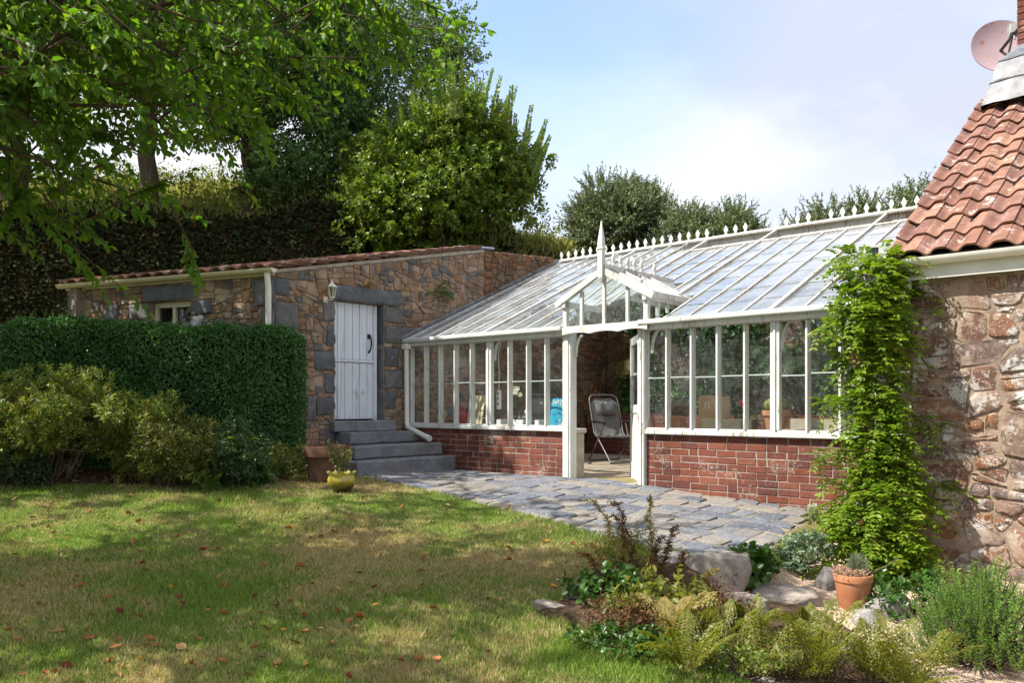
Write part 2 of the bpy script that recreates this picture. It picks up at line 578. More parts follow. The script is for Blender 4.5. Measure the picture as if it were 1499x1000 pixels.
def glass_mat(name, dirt_sheen=.06, refl=1.15, tint=(.9, .96, .94), dirt_sheen_col=(.75, .78, .76), streak=(5, 5, 5), lo=.45, hi=.8, ior=1.5):
    m = NT(name)
    m.n.remove(m.b)
    P = m.geo_pos()
    fr = m.new('ShaderNodeFresnel')
    bf = m.new('ShaderNodeNewGeometry').outputs['Backfacing']
    m.l.new(m.math('ADD', ior, m.math('MULTIPLY', bf, 1 / ior - ior)), fr.inputs['IOR'])   # a thin pane looks the same from both sides
    gl = m.new('ShaderNodeBsdfGlossy'); gl.inputs['Roughness'].default_value = .015
    tr = m.new('ShaderNodeBsdfTransparent'); tr.inputs['Color'].default_value = (*tint, 1)
    bp = m.new('ShaderNodeBump'); bp.inputs['Strength'].default_value = .12; bp.inputs['Distance'].default_value = .02
    m.l.new(m.noise(P, 2.3, 2, .4), bp.inputs['Height']); m.l.new(bp.outputs['Normal'], gl.inputs['Normal'])
    mx = m.new('ShaderNodeMixShader')
    f2 = m.math('MINIMUM', m.math('MULTIPLY', fr.outputs['Fac'], refl), 1.0)
    m.l.new(f2, mx.inputs[0]); m.l.new(tr.outputs[0], mx.inputs[1]); m.l.new(gl.outputs[0], mx.inputs[2])
    df = m.new('ShaderNodeBsdfDiffuse'); df.inputs['Color'].default_value = (*dirt_sheen_col, 1)
    tl = m.new('ShaderNodeBsdfTranslucent'); tl.inputs['Color'].default_value = (*dirt_sheen_col, 1)
    dd = m.new('ShaderNodeMixShader'); dd.inputs[0].default_value = .5
    m.l.new(df.outputs[0], dd.inputs[1]); m.l.new(tl.outputs[0], dd.inputs[2])
    mp = m.new('ShaderNodeMapping'); mp.inputs['Scale'].default_value = streak; m.l.new(P, mp.inputs['Vector'])
    nz = m.noise(mp.outputs['Vector'], 1.0, 5, .65)
    isl = m.math('MULTIPLY', m.island(), dirt_sheen * .8)
    fac = m.math('ADD', m.math('MULTIPLY', m.ramp(nz, [(lo, 0.15), (hi, 1.0)]), dirt_sheen * 2), isl)
    m2 = m.new('ShaderNodeMixShader'); m.l.new(fac, m2.inputs[0])
    m.l.new(mx.outputs[0], m2.inputs[1]); m.l.new(dd.outputs[0], m2.inputs[2])
    m.l.new(m2.outputs[0], m.out.inputs['Surface'])
    return m.m
# ------------------------------------------------------------------ materials of the buildings
rng = np.random.default_rng(11)
GRAN = [(.35,.24,.165),(.30,.205,.145),(.40,.295,.21),(.28,.235,.20),(.37,.23,.14),(.16,.165,.18),(.34,.26,.195),(.26,.185,.14),(.36,.25,.17),(.42,.33,.25)]
BLUE = [(.15,.165,.19),(.19,.20,.215),(.13,.14,.16),(.215,.215,.22),(.17,.17,.175)]
M = {}
M['granite'] = stone_mat('granite_rubble', GRAN, lichen=(.665, (.42,.42,.39)))
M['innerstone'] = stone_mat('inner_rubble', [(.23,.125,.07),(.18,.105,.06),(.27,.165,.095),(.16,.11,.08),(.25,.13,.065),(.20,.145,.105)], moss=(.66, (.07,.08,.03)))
M['bluestone'] = stone_mat('blue_granite', BLUE, scale=1.6, dark=(.55,.55,.57), lichen=(.63, (.36,.36,.35)), moss=(.66, (.14,.12,.10)))
M['cottage'] = stone_mat('cottage_rubble', [(.20,.10,.065),(.24,.125,.075),(.165,.09,.07),(.27,.18,.14),(.20,.145,.12),(.26,.125,.065),(.18,.13,.12)], lichen=(.52, (.46,.45,.43), .60), scale=1.3, smear=(.52, (.33,.255,.20)))
M['mortar'] = mortar_mat('earth_mortar', (.27,.225,.185))
M['cmortar'] = mortar_mat('cottage_mortar', (.31,.235,.18))
M['bmortar'] = mortar_mat('brick_mortar', (.36,.31,.27))
m = NT('step_granite', .8, .3); P_ = m.geo_pos()
n_ = m.noise(P_, 4, 6, .7); sp_ = m.noise(P_, 130, 3, .8)
c_ = m.ramp(n_, [(.3, (.105,.12,.15)), (.5, (.19,.205,.235)), (.72, (.29,.295,.30))])
c_ = m.mix(m.ramp(sp_, [(.42, .7), (.5, 0.0)]), c_, (.07,.08,.10)); c_ = m.mix(m.ramp(sp_, [(.55, 0.0), (.62, .6)]), c_, (.42,.43,.44))
c_ = m.mix(m.ramp(m.noise(P_, 2.7, 5, .6), [(.58, 0.0), (.7, .6)]), c_, (.17,.125,.09))
m.col(c_); m.bump(m.math('ADD', m.math('MULTIPLY', n_, 1.0), m.math('MULTIPLY', sp_, .25)), .9, .02); M['step'] = m.m
M['white'] = paint_mat('white_timber', c=(.64,.66,.66), wear=.585)
M['whitedoor'] = paint_mat('white_door', c=(.68,.74,.86), wear=.625, grime=(.56,.59,.64))
M['whiteroof'] = paint_mat('white_roof_timber', c=(.60,.60,.58), wear=.545, under=(.36,.27,.2))
M['plastic'] = simple('white_plastic', (.72,.72,.68), .4, .4, .08)
M['cream'] = simple('cream_plastic', (.62,.58,.42), .45, .4, .1)
M['glass'] = glass_mat('window_glass', dirt_sheen=.035, tint=(.94,.97,.95))
M['roofglass'] = glass_mat('roof_glass', dirt_sheen=.21, refl=2.4, tint=(.88,.96,.99), dirt_sheen_col=(.74,.81,.90), streak=(3,3,1.2), lo=.35, hi=.75)  # bluish white film: some dirt, plus sky reflection put into its colour
M['darkglass'] = glass_mat('dark_glass', dirt_sheen=.02, tint=(.6,.65,.62))
M['iron'] = simple('black_iron', (.02,.02,.022), .5, .4, .3)
M['lead'] = simple('lead_sheet', (.14,.15,.175), .5, .4, .45, 9, bump=.4)
M['slatelap'] = simple('blue_slate', (.25,.29,.40), .6, .3, .3, 12)
m = NT('red_brick', .85, .2)
P_ = m.geo_pos()
c_ = m.palette(m.island(), [(.20,.068,.047),(.23,.078,.05),(.175,.06,.045),(.25,.095,.062),(.21,.072,.052),(.195,.075,.058),(.15,.058,.05)])
n_ = m.noise(P_, 24, 6, .7)
c_ = m.mix(m.ramp(n_, [(.4, .5), (.65, 0.0)]), c_, m.mix(1.0, c_, (.55,.5,.5), 'MULTIPLY'))
e_ = m.math('ADD', m.math('MULTIPLY', m.noise(P_, 1.9, 3, .5), .62), m.math('MULTIPLY', m.noise(P_, 30, 5, .75), .38))
c_ = m.mix(m.ramp(e_, [(.56, 0.0), (.62, .65)]), c_, (.46,.40,.37)); c_ = m.mix(m.ramp(m.noise(P_, 1.3, 6, .65), [(.42, .55), (.58, 0.0)]), c_, m.mix(1.0, c_, (.55,.55,.52), 'MULTIPLY'))
m.col(c_); m.bump(n_, .6, .006); M['brick'] = m.m
m = NT('clay_pantile', .8, .25)
P_ = m.geo_pos()
c_ = m.palette(m.island(), [(.26,.135,.10),(.29,.155,.115),(.225,.115,.088),(.28,.16,.125),(.25,.135,.11),(.205,.105,.085),(.32,.18,.13)])
n_ = m.noise(P_, 7, 6, .7)
c_ = m.mix(m.ramp(n_, [(.4, .65), (.62, 0.0)]), c_, m.mix(1.0, c_, (.5,.46,.46), 'MULTIPLY'))
b_ = m.math('ADD', m.math('MULTIPLY', m.noise(P_, 5.5, 2, .5), .5), m.math('MULTIPLY', m.noise(P_, 26, 5, .7), .5))
c_ = m.mix(m.ramp(b_, [(.575, 0.0), (.61, .8)]), c_, (.50,.47,.43))
c_ = m.mix(m.ramp(m.noise(P_, 11, 3, .6), [(.72, 0.0), (.76, .8)]), c_, (.45,.30,.05))
m.b.inputs['Roughness'].default_value = .9; m.col(c_); m.bump(m.noise(P_, 40, 5, .7), .5, .006); M['pantile'] = m.m

VE = Vector((.749, -.662, 0)); VV = Vector((.662, .749, 0))
C0 = Vector((-3.055, 10.42, 0)); WW = Vector((-.924, .383, 0)); WN = Vector((-.383, -.924, 0))
def D(a, b, c): return C0 + VV * a + VE * c + Vector((0, 0, b))
def E(a, b, c): return C0 + WW * a + WN * c + Vector((0, 0, b))

# ------------------------------------------------------------------ stone shed
shed = thing('stone_shed', (-3.9, 12.0, -.95), 'low stone outbuilding with lean-to tiled roof and white plank door above granite steps', 'outbuilding')
DH = (.93, 1.80, -.23, 1.45)
WALLM = [M['granite'], M['mortar'], M['bluestone']]
wd = MB(); wd.cur = 1
wd.prism(D, [(0,-1.1),(.93,-1.1),(.93,1.92),(0,1.73)], -.32, 0)
wd.prism(D, [(1.80,-1.1),(3.9,-1.1),(3.9,2.54),(1.80,2.10)], -.32, 0)
wd.prism(D, [(.93,1.45),(1.80,1.45),(1.80,2.10),(.93,1.92)], -.32, 0)
wd.prism(D, [(.93,-1.1),(1.80,-1.1),(1.80,-.23),(.93,-.23)], -.32, 0)
ww_ = MB(); ww_.cur = 1
for a0, a1, b0, b1 in ((0,1.40,-1.1,1.70),(2.12,3.72,-1.1,1.70),(1.40,2.12,-1.1,.75),(1.40,2.12,1.42,1.70)):
    ww_.prism(E, [(a0,b0),(a1,b0),(a1,b1),(a0,b1)], -.32, -.001)
BK0 = C0 + WW * 3.72
def EB(a, b, c): return BK0 + VV * a + Vector((0, 0, b)) + Vector((-.749, .662, 0)) * c
mo = MB(); mo.prism(EB, [(0,-1.1),(3.9,-1.1),(3.9,2.54),(0,1.72)], -.3, 0); mo.build('end_wall', M['mortar'], shed)
wd.cur = 2; ww_.cur = 2
blk = []
# dressed blue-granite blocks: corner, jambs, lintel  (a0,a1,b0,b1)
for q in ((.0,.20,1.42,1.64),(.0,.34,1.00,1.34),(.0,.16,.66,.98),(.0,.30,.34,.63),(.0,.18,.0,.31),(.0,.33,-.36,-.04),
          (.74,.92,1.14,1.42),(.80,.92,.80,1.08),(.60,.92,.47,.73),(.77,.92,.16,.42),(.62,.92,-.14,.10),(.48,.61,-.23,.12),
          (1.81,2.16,1.21,1.43),(1.81,2.38,.90,1.16),(1.81,2.06,.56,.84),(1.81,2.2,.24,.50),(1.81,2.02,-.06,.20)):
    blk.append(q); block(wd, D, *q, .026, rng)
block(wd, D, .84, 2.12, 1.455, 1.655, .036, rng, .006)
def RV(a, b, c): return D(1.80 - c, b, -a)
for q in ((.0,.2,.86,1.44),(.0,.2,.24,.83),(.0,.2,-.22,.2)): block(wd, RV, *q, .01, rng, .004)
eb = [(1.28,2.22,1.425,1.63),(1.02,1.39,1.22,1.41),(1.14,1.39,.95,1.2),(2.13,2.5,1.18,1.41),(2.13,2.36,.8,1.16),(.0,.32,1.28,1.62),(.0,.2,.85,1.26),(.0,.34,.45,.82),(3.4,3.71,1.02,1.3),(3.52,3.71,1.33,1.62),(2.7,2.98,1.2,1.42),(.8,1.02,.95,1.14)]
for q in eb: block(ww_, E, *q, .028, rng)
wd.cur = 0; ww_.cur = 0
rubble(wd, D, [(0,-1.0),(3.9,-1.0),(3.9,2.5),(0,1.69)], .20, .36, rng, brk=(.004,.030,1.35), aspect=1.2, holes=[DH, (.84,2.12,1.45,1.66)] + blk, gap=.004, h=(.006,.026), dome=.006)
rubble(ww_, E, [(0,.2),(3.7,.2),(3.7,1.66),(0,1.66)], .20, .36, rng, brk=(.004,.030,1.35), aspect=1.2, holes=[(1.40,2.12,.2,1.42)] + eb, gap=.004, h=(.006,.024), dome=.006)
wd.build('door_wall', WALLM, shed, smooth=50); ww_.build('window_wall', WALLM, shed, smooth=50)
# roof
def SR(a, b, c): return C0 + WW * a + VV * (b * .979) + WN * 0 + Vector((0, 0, 1.745 + .2052 * b + c * .98))
rd = MB(); rd.prism(lambda a, b, c: SR(a, b, c), [(-.02,-.06),(3.76,-.06),(3.76,3.96),(-.02,3.96)], -.045, .0)
rd.build('roof_bed', mortar_mat('verge_mortar', (.42,.37,.31)), shed)
rf = MB(); pantiles(rf, lambda a, b, c: SR(a - .10, b - .13, c + .05), 16, 13, .24, .30, rng, amp=.028, lift=.03, th=.018)
rf.build('roof', M['pantile'], shed, smooth=40)
# gutter + downpipe
def gutter(T, a0, a1, r, n=10):
    mb = MB(); sec = []
    for k in range(9):
        th = math.pi * k / 8
        sec.append((-math.cos(th) * r, -math.sin(th) * r * .95))
    ins = [(x * .86, y * .84) for x, y in sec][::-1]
    P = sec + ins
    g = []
    for i in range(n + 1):
        a = a0 + (a1 - a0) * i / n
        g.append([T(a, q[1], q[0]) for q in P] + [T(a, P[0][1], P[0][0])])
    mb.sheet(g)
    for a in (a0, a1):
        mb.add([T(a, q[1], q[0]) for q in sec], [tuple(range(9))])
    return mb
gutter(lambda a, b, c: E(a, 1.745 + b, .085 + c), -.06, 3.80, .062).build('gutter', M['cream'], shed, smooth=40)
fb = MB(); fb.box(lambda a, b, c: E(a, b, c), 0.0, 3.74, 1.665, 1.745, .0, .022); fb.build('fascia', M['cream'], shed)
dp = MB(); dp.tube([E(.05,1.69,.085),E(.05,1.60,.075),E(.05,1.5,.06),E(.05,-.9,.06)], .038, 14); dp.build('downpipe', M['plastic'], shed, smooth=50)
# window
fr = MB()
for a0, a1, b0, b1 in ((1.41,2.11,1.345,1.415),(1.41,2.11,.755,.80),(1.41,1.465,.80,1.345),(2.055,2.11,.80,1.345),(1.735,1.785,.80,1.345)):
    fr.box(E, a0, a1, b0, b1, -.14, -.07)
wf = fr.build('window', M['cream'], shed)
g = MB(); g.box(E, 1.465, 2.055, .80, 1.345, -.115, -.11); g.build('pane', M['darkglass'], wf)
# plank door, stable type
dr = MB()
pw = [.93, 1.055, 1.185, 1.315, 1.44, 1.575, 1.685]
for k in range(6):
    for b0, b1 in ((-.20, .60), (.645, 1.44)):
        dr.box(D, pw[k] + .004, pw[k+1] - .004, b0, b1, -.15, -.105 + rng.normal(0, .001), bev=.004)
dr.box(D, .93, 1.685, .605, .64, -.15, -.085, bev=.004)
door = dr.build('door', M['whitedoor'], shed)
db = MB(); db.box(D, .925, 1.795, -.23, 1.449, -.19, -.16); db.build('door_backing', M['iron'], door)
fr = MB(); fr.box(D, 1.692, 1.755, -.22, 1.44, -.16, -.10, bev=.004); fr.build('door_frame', M['whitedoor'], shed)
h = MB(); h.tube([D(1.60,.98,-.10),D(1.60,.99,-.06),D(1.61,.93,-.05),D(1.615,.86,-.055),D(1.60,.79,-.06),D(1.595,.76,-.085),D(1.6,.75,-.1)], [.02,.014,.012,.012,.012,.014,.012], 8)
h.box(D, 1.58, 1.625, .955, 1.02, -.105, -.09); h.build('handle', M['iron'], door, smooth=60)

# wall lantern
ln = thing('wall_lantern', D(.80, 1.38, .02), 'small white six sided carriage lantern on the stone wall beside the white door', 'lantern')
c = D(.80, 1.5, .15)
body = MB()
for k in range(6):
    a = math.pi / 3 * k; a2 = a + math.pi / 3
    p = lambda r, z, q: c + Vector((r * math.cos(q), r * math.sin(q), z))
    body.bar(p(.045, -.09, a), p(.075, .09, a), .010, .010, (math.cos(a), math.sin(a), 0))
    body.bar(p(.075, .09, a), p(.075, .09, a2), .012, .012); body.bar(p(.045, -.09, a), p(.045, -.09, a2), .012, .012)
body.lathe(c, [(.02,-.12),(.045,-.10),(.045,-.09)], 6); body.lathe(c, [(.088,.09),(.06,.125),(.03,.15),(.022,.17),(.012,.18),(.006,.22)], 6)
body.build('frame', M['plastic'], ln)
gl = MB(); gl.lathe(c, [(.042,-.088),(.071,.088)], 6); gl.build('lamp_glass', glass_mat('lantern_glass', dirt_sheen=.3, tint=(.7,.68,.5), dirt_sheen_col=(.4,.38,.25)), ln)
ar = MB(); ar.tube([D(.76,1.38,.0),D(.76,1.37,.06),D(.78,1.36,.12),D(.80,1.37,.15),D(.80,1.39,.15)], .011, 8); ar.box(D, .72, .80, 1.33, 1.43, .0, .03, bev=.004)
ar.build('bracket', M['plastic'], ln, smooth=50)
ln.scale = (.78, .78, .78); ln.location.z += .05

# slate lying on the wall head
sl = MB()
sl.box(lambda a, b, c: D(3.86 + a + .05*b, 2.575 + c + .02 * math.sin(a * 9), -.16 + b), -.12, .26, -.22, .2, 0, .035, bev=.012, jit=.008)
setp(sl.build('slate_slab', M['slatelap'], smooth=50), 'pale blue slate slab lying on the wall head at the end of the tiles', 'slate')

# the same wall going on behind the glasshouse, and the rear wall
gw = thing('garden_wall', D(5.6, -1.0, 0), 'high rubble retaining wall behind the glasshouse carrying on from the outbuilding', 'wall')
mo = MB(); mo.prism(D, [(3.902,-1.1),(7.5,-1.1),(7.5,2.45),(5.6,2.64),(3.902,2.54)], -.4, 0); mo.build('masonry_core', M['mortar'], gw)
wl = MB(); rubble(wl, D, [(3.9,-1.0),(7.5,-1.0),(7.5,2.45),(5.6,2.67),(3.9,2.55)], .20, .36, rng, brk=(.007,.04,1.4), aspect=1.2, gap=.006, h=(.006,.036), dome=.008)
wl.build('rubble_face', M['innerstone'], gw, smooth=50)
def BW(a, b, c): return G(a, 5.2 - c, b)
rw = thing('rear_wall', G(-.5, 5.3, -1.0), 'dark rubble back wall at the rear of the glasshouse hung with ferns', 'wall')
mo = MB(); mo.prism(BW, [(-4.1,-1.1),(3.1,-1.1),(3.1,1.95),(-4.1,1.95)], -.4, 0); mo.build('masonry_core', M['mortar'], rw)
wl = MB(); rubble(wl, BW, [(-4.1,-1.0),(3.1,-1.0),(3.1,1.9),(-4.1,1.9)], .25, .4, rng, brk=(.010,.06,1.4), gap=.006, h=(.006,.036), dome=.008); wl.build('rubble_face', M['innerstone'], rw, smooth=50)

# ------------------------------------------------------------------ granite steps up to the plank door
st = thing('stone_steps', G(-3.6, -.8, -.95), 'flight of four blue granite steps climbing to the white plank door', 'steps')
def S(p, d, z): return G(-4.094 + p, d, z)
for p0, p1, d0, d1, z0, z1 in ((-.15,.13,-1.42,-.34,-.37,-.215),(.03,.36,-1.33,-.10,-.54,-.375),(.0,.80,-1.58,-.045,-.71,-.545),(.0,1.06,-1.76,-.04,-1.0,-.715)):
    b = MB(); n = 9
    b.box(lambda a, e, c: S(a + .012 * math.sin(7*e + 5*c), e, c + .008 * math.sin(5*e + 3*a)), p0, p1, d0, d1, z0, z1, bev=.016, jit=.006)
    import bmesh
    o = b.build('step', M['step'], st)
    bm = bmesh.new(); bm.from_mesh(o.data)
    bmesh.ops.subdivide_edges(bm, edges=[e for e in bm.edges if e.calc_length() > .15], cuts=12, use_grid_fill=True)
    for v in bm.verts:
        q = v.co * 5; v.co += Vector((mnoise.noise(q*4), mnoise.noise(q*4 + Vector((9,0,0))), mnoise.noise(q*4 + Vector((0,9,0))))) * .006 + Vector((mnoise.noise(q), mnoise.noise(q + Vector((9,0,0))), mnoise.noise(q + Vector((0,9,0))))) * .009
    bm.to_mesh(o.data); bm.free()
# ------------------------------------------------------------------ the glasshouse
def zr(d): return .95 + (d + .1) * .44          # front slope
def zrear(d): return 2.613 - (d - 3.68) * .44
gh = thing('greenhouse', G(-.6, 1.8, -.93), 'white timber glasshouse on a red brick base with a spired gable over its doorway', 'greenhouse')
LB = [-4.03, -3.695, -3.391, -3.077, -2.76, -2.43, -2.058, -1.736, -1.428, -1.09]
RB = [.04, .334, .645, .958, 1.273, 1.602, 1.936, 2.265, 2.59, 2.93]
def GF(a, b, c): return G(a, -c, b)             # on the front plane: along, height, outwards
# brick base
for a0, a1, z0 in ((-4.09, -1.13, -1.03), (.055, 2.96, -1.25)):
    b = MB(); bricks(b, lambda a, b_, c: GF(a, b_, c - .03), a0, a1, -.335 - .075 * round((-.335 - z0) / .075), -.337, rng)
    pl = b.build('brick_base', M['brick'], gh)
    b = MB(); b.box(GF, a0 + .004, a1 - .004, z0 - .2, -.338, -.22, -.022); b.build('mortar_bed', M['bmortar'], pl)
    b = MB(); b.box(GF, a0 - .005 if a0 < -2 else a0, a1 if a0 > -2 else a1 + .02, -.335, -.285, -.09, .035, bev=.006)
    b.box(GF, a0, a1, -.285, -.262, -.06, .012, bev=.004); b.build('sill', M['white'], gh)
# mullions, posts
def wallbay(B):
    for i, t in enumerate(B):
        wide = i == 5
        if i in (0, len(B) - 1) and not (B is RB and i == 9): continue
        w = .05 if wide else .021
        b = MB()
        b.box(GF, t - w, t + w, -.262, .865, -.05, .018 if wide else .012, bev=.005)
        b.box(GF, t - .012, t + .012, -.32, .86, .012 if not wide else .018, .032, bev=.003)
        b.build('post' if wide else 'mullion', M['white'], gh)
    for i in range(len(B) - 1):
        t0, t1 = B[i], B[i + 1]; zz = .315 + rng.normal(0, .004)
        b = MB()
        b.add([GF(t0, -.262, -.012), GF(t1, -.262, -.012), GF(t1, zz, -.008), GF(t0, zz, -.008)], [(0,1,2,3)])
        b.add([GF(t0, zz - .01, -.014), GF(t1, zz - .01, -.014), GF(t1, .865, -.011), GF(t0, .865, -.011)], [(0,1,2,3)])
        o = b.build('window_pane', M['glass'], gh)
        b = MB(); b.box(GF, t0 + .012, t1 - .012, zz - .012, zz + .0, -.019, -.004); b.build('pane_lap', M['lapline'], o)
M['lapline'] = simple('glass_edge', (.40,.46,.46), .3, .5)
wallbay(LB); wallbay(RB)
# a blind board at the left end and the corner post
b = MB(); b.box(GF, -4.085, -4.0, -.33, .86, -.06, .02, bev=.006); b.build('corner_post', M['white'], gh)
def curved_bracket(t, sgn, w=.022):
    b = MB(); n = 8; out = []; inn = []
    for k in range(n + 1):
        q = math.pi / 2 * k / n
        out.append((t + sgn * (.10 - .10 * math.cos(q)) , .86 - .26 * (1 - math.sin(q))))
    for k in range(n):
        p, r = out[k], out[k+1]
        b.bar(GF(p[0], p[1], -.055), GF(r[0], r[1], -.055), .035, w, (0,0,1) if k > 4 else tuple(VE))
    b.build('bracket', M['white'], gh)
for t, s in ((-2.375, 1), (1.655, 1), (.10, 1), (-1.0, 1), (-1.12, -1)): curved_bracket(t, s)
for t0, t1, zb in ((-1.145, -1.01, -1.0), (-.045, .05, -1.06)):
    b = MB(); b.box(GF, t0, t1, zb, .93, -.09, .04, bev=.01)
    b.box(GF, t0 + .03, t1 - .03, zb + .05, .87, .04, .052, bev=.006); b.build('door_post', M['white'], gh)
# eaves
for a0, a1 in ((-4.12, -1.10), (.03, 2.97)):
    b = MB(); b.box(GF, a0, a1, .862, .952, -.09, .075, bev=.008)
    b.box(lambda a, z, c: GF(a, z + (0.006 * math.sin(a * 9)), c), a0 - .02, a1, .915, .975, .075, .135, bev=.012)
    b.build('eave_board', M['white'], gh)
# roof: bars, panes, principals
def ztop(t): return 3.66 if t < -1.15 else 3.06
def porch_z(t): return 1.28 + .33 * max(0, 1 - abs(t + .47) / .62)
def dstart(t):
    return -.12 if not (-1.08 < t < .14) else (porch_z(t) - .95) / .44 - .10
MID = [-.78, -.47, -.16]
ALLB = sorted(LB + MID + RB)
PRIN = (-2.43, -1.09, .04, 1.602)
for t in ALLB:
    pr = t in PRIN
    d0 = dstart(t); d1 = 3.66 if pr else ztop(t)
    b = MB(); up = (0, -.40, .91)
    nrm_ = (Vector((0,0,1)) * .915 - VV * .403)
    b.bar(G(t, d0, zr(d0) + (.012 if pr else .004)), G(t, d1, zr(d1) + .004), .042 if pr else .021, .055 if pr else .04, nrm_)
    o = b.build('rafter' if pr else 'glazing_bar', M['whiteroof'], gh)
    if pr:                                        # deep tapering head under the ridge, and collar inside
        b = MB(); b.prism(lambda a, z, c: G(t + c, a, z), [(3.0, zr(3.0) - .03), (3.62, zr(3.62) - .04), (3.62, 2.30), (3.25, 2.12)], -.02, .02); b.build('rafter_head', M['white'], o)
        b = MB(); b.bar(G(t, 2.0, zr(2.0) - .06), G(t, 4.9, 1.75), .045, .07)
        if t not in (-1.09, .04): b.build('tie_beam', M['white'], o)
for i in range(len(ALLB) - 1):
    t0, t1 = ALLB[i] + .006, ALLB[i + 1] - .006
    dA = max(dstart(t0 + .02), dstart(t1 - .02)) - .02; dB = min(ztop(t0), ztop(t1))
    b = MB(); d = dA; L = .44 + rng.random() * .06
    while d < dB - .02:
        e = min(d + L, dB)
        k = rng.normal(0, .0015, 4)
        b.add([G(t0, d, zr(d) + .010 + k[0]), G(t1, d, zr(d) + .010 + k[1]), G(t1, e + .02, zr(e + .02) + .001 + k[2]), G(t0, e + .02, zr(e + .02) + .001 + k[3])], [(0,1,2,3)])
        d = e
    b.build('roof_pane', M['roofglass'], gh)
b = MB(); b.bar(G(-1.1, 3.06, zr(3.06) + .012), G(2.97, 3.06, zr(3.06) + .012), .05, .035, nrm_); b.build('top_rail', M['whiteroof'], gh)
# ridge with cresting
b = MB(); b.bar(G(-4.12, 3.68, 2.545), G(3.0, 3.68, 2.545), .06, .17)
b.bar(G(-4.14, 3.66, 2.64), G(3.0, 3.66, 2.64), .15, .024, nrm_); ridge = b.build('ridge_beam', M['whiteroof'], gh)
def finial_poly(h=.155, w=.052):
    half = [(.0,.0),(.078,.0),(.07,.014),(.045,.02),(.020,.028),(.015,.045),(.026,.052),(.020,.064),(.034,.078),(.042,.098),(.036,.122),(.020,.15),(.004,.178)]
    s = h / .178
    return [(a * .82, z * s) for a, z in half[1:]] + [(-a * .82, z * s) for a, z in half[::-1][:-1]]
FP = finial_poly()
t = -4.06; k = 0
proto = None
while t < 2.95:
    if k not in (19, 23, 24, 29):
        if proto is None:
            b = MB(); b.prism(lambda a, z, c: G(t + a, 3.68 + c, 2.652 + z), FP, -.011, .011)
            proto = b.build('finial', M['white'], ridge); t_proto = t
        else:
            c = proto.copy(); COL.objects.link(c); c.location = G(t, 0, 0) - G(t_proto, 0, 0) + Vector((0, 0, rng.normal(0, .004)))
    t += .163; k += 1
# rear slope
b = MB()
for i, t in enumerate(ALLB): b.bar(G(t, 3.72, zrear(3.72)), G(t, 5.22, zrear(5.22)), .03, .045)
b.bar(G(-4.1, 5.2, 1.94), G(3.0, 5.2, 1.94), .12, .06); b.build('rear_bars', M['whiteroof'], gh)
for i in range(len(ALLB) - 1):
    t0, t1 = ALLB[i], ALLB[i + 1]; b = MB()
    for d0, d1 in ((3.74, 4.24), (4.24, 4.74), (4.74, 5.2)):
        b.add([G(t0, d0, zrear(d0) + .012), G(t1, d0, zrear(d0) + .012), G(t1, d1 + .02, zrear(d1) + .02), G(t0, d1 + .02, zrear(d1) + .02)], [(0,1,2,3)])
    b.build('rear_pane', M['roofglass'], gh)
# --- gable over the doorway
gb = None
b = MB()
TL, TR_, TA = -1.08, .14, -.47
def FZ(a, z, c): return G(a, -.10 - c, z)
b.box(FZ, TL, TL + .055, .86, 1.30, -.05, .01); b.box(FZ, TR_ - .055, TR_, .86, 1.30, -.05, .01)
n = 24; top = [(TL, .965), (TR_, .965)]
low = []
for k in range(n + 1):
    u = k / n; a = TR_ + (TL - TR_) * u
    low.append((a, .862 + .022 * abs(math.sin(u * math.pi * 3)) ** .8))
b.prism(FZ, top[::1] + low, -.03, .022)
for t in (-.80, TA, -.14): b.box(FZ, t - .018, t + .018, .965, porch_z(t) - .05, -.03, .008)
gable = b.build('gable_frame', M['white'], gh)
b = MB(); b.prism(FZ, [(TL + .03, .96), (TR_ - .03, .96), (TR_ - .03, 1.29), (TA, 1.58), (TL + .03, 1.29)], -.017, -.013); b.build('gable_glass', M['glass'], gable)
for s in (-1, 1):
    t1 = TA + s * .70
    b = MB(); b.bar(FZ(TA + s * .01, 1.595, .03), FZ(t1, 1.235, .03), .045, .07, (0,0,1)); b.build('bargeboard', M['white'], gable)
    # porch roof slope
    b = MB(); ps = []
    for k in range(7):
        u = k / 6; tt = TA + s * (.02 + .66 * u); zz = 1.635 - .37 * u
        ps.append((tt, zz, min((zz - .95) / .44 - .1, 1.5)))
    b.sheet([[G(t_, -.14, z_), G(t_, d_, z_)] for t_, z_, d_ in ps]); b.build('porch_pane', M['roofglass'], gable)
    b = MB()
    for q in (.0, .28, .56, .82):
        u0 = 0; u1 = 1
        zq = (q + .1) * .44 + .95
        tt1 = TA + s * .68 if zq < 1.265 else TA + s * (.02 + .66 * (1.635 - zq) / .37)
        b.bar(G(TA + s * .02, q, 1.638), G(TA + s * .69, q, 1.263), .026, .03)
    b.bar(G(TA + s * .68, -.14, 1.255), G(TA + s * .68, .72, 1.255), .04, .065); b.build('porch_rafters', M['whiteroof'], gable)
    # side light
    ts = TR_ - .03 if s > 0 else TL + .03
    b = MB(); b.add([G(ts, -.08, .94), G(ts, .62, 1.26), G(ts, -.08, 1.26)], [(0,1,2)]); b.build('side_pane', M['glass'], gable)
    b = MB(); b.box(lambda a, z, c: G(ts + c, a, z), .14, .18, .99, 1.25, -.02, .02); b.box(lambda a, z, c: G(ts + c, a, z), .36, .39, 1.09, 1.25, -.015, .015)
    b.box(lambda a, z, c: G(ts + c, a, z), -.14, .75, 1.20, 1.275, -.025, .025)
    b.build('side_frame', M['white'], gable)
b = MB(); b.bar(G(TA, -.15, 1.645), G(TA, 1.45, 1.645), .09, .05)
rp = b.build('porch_ridge', M['whiteroof'], gable)
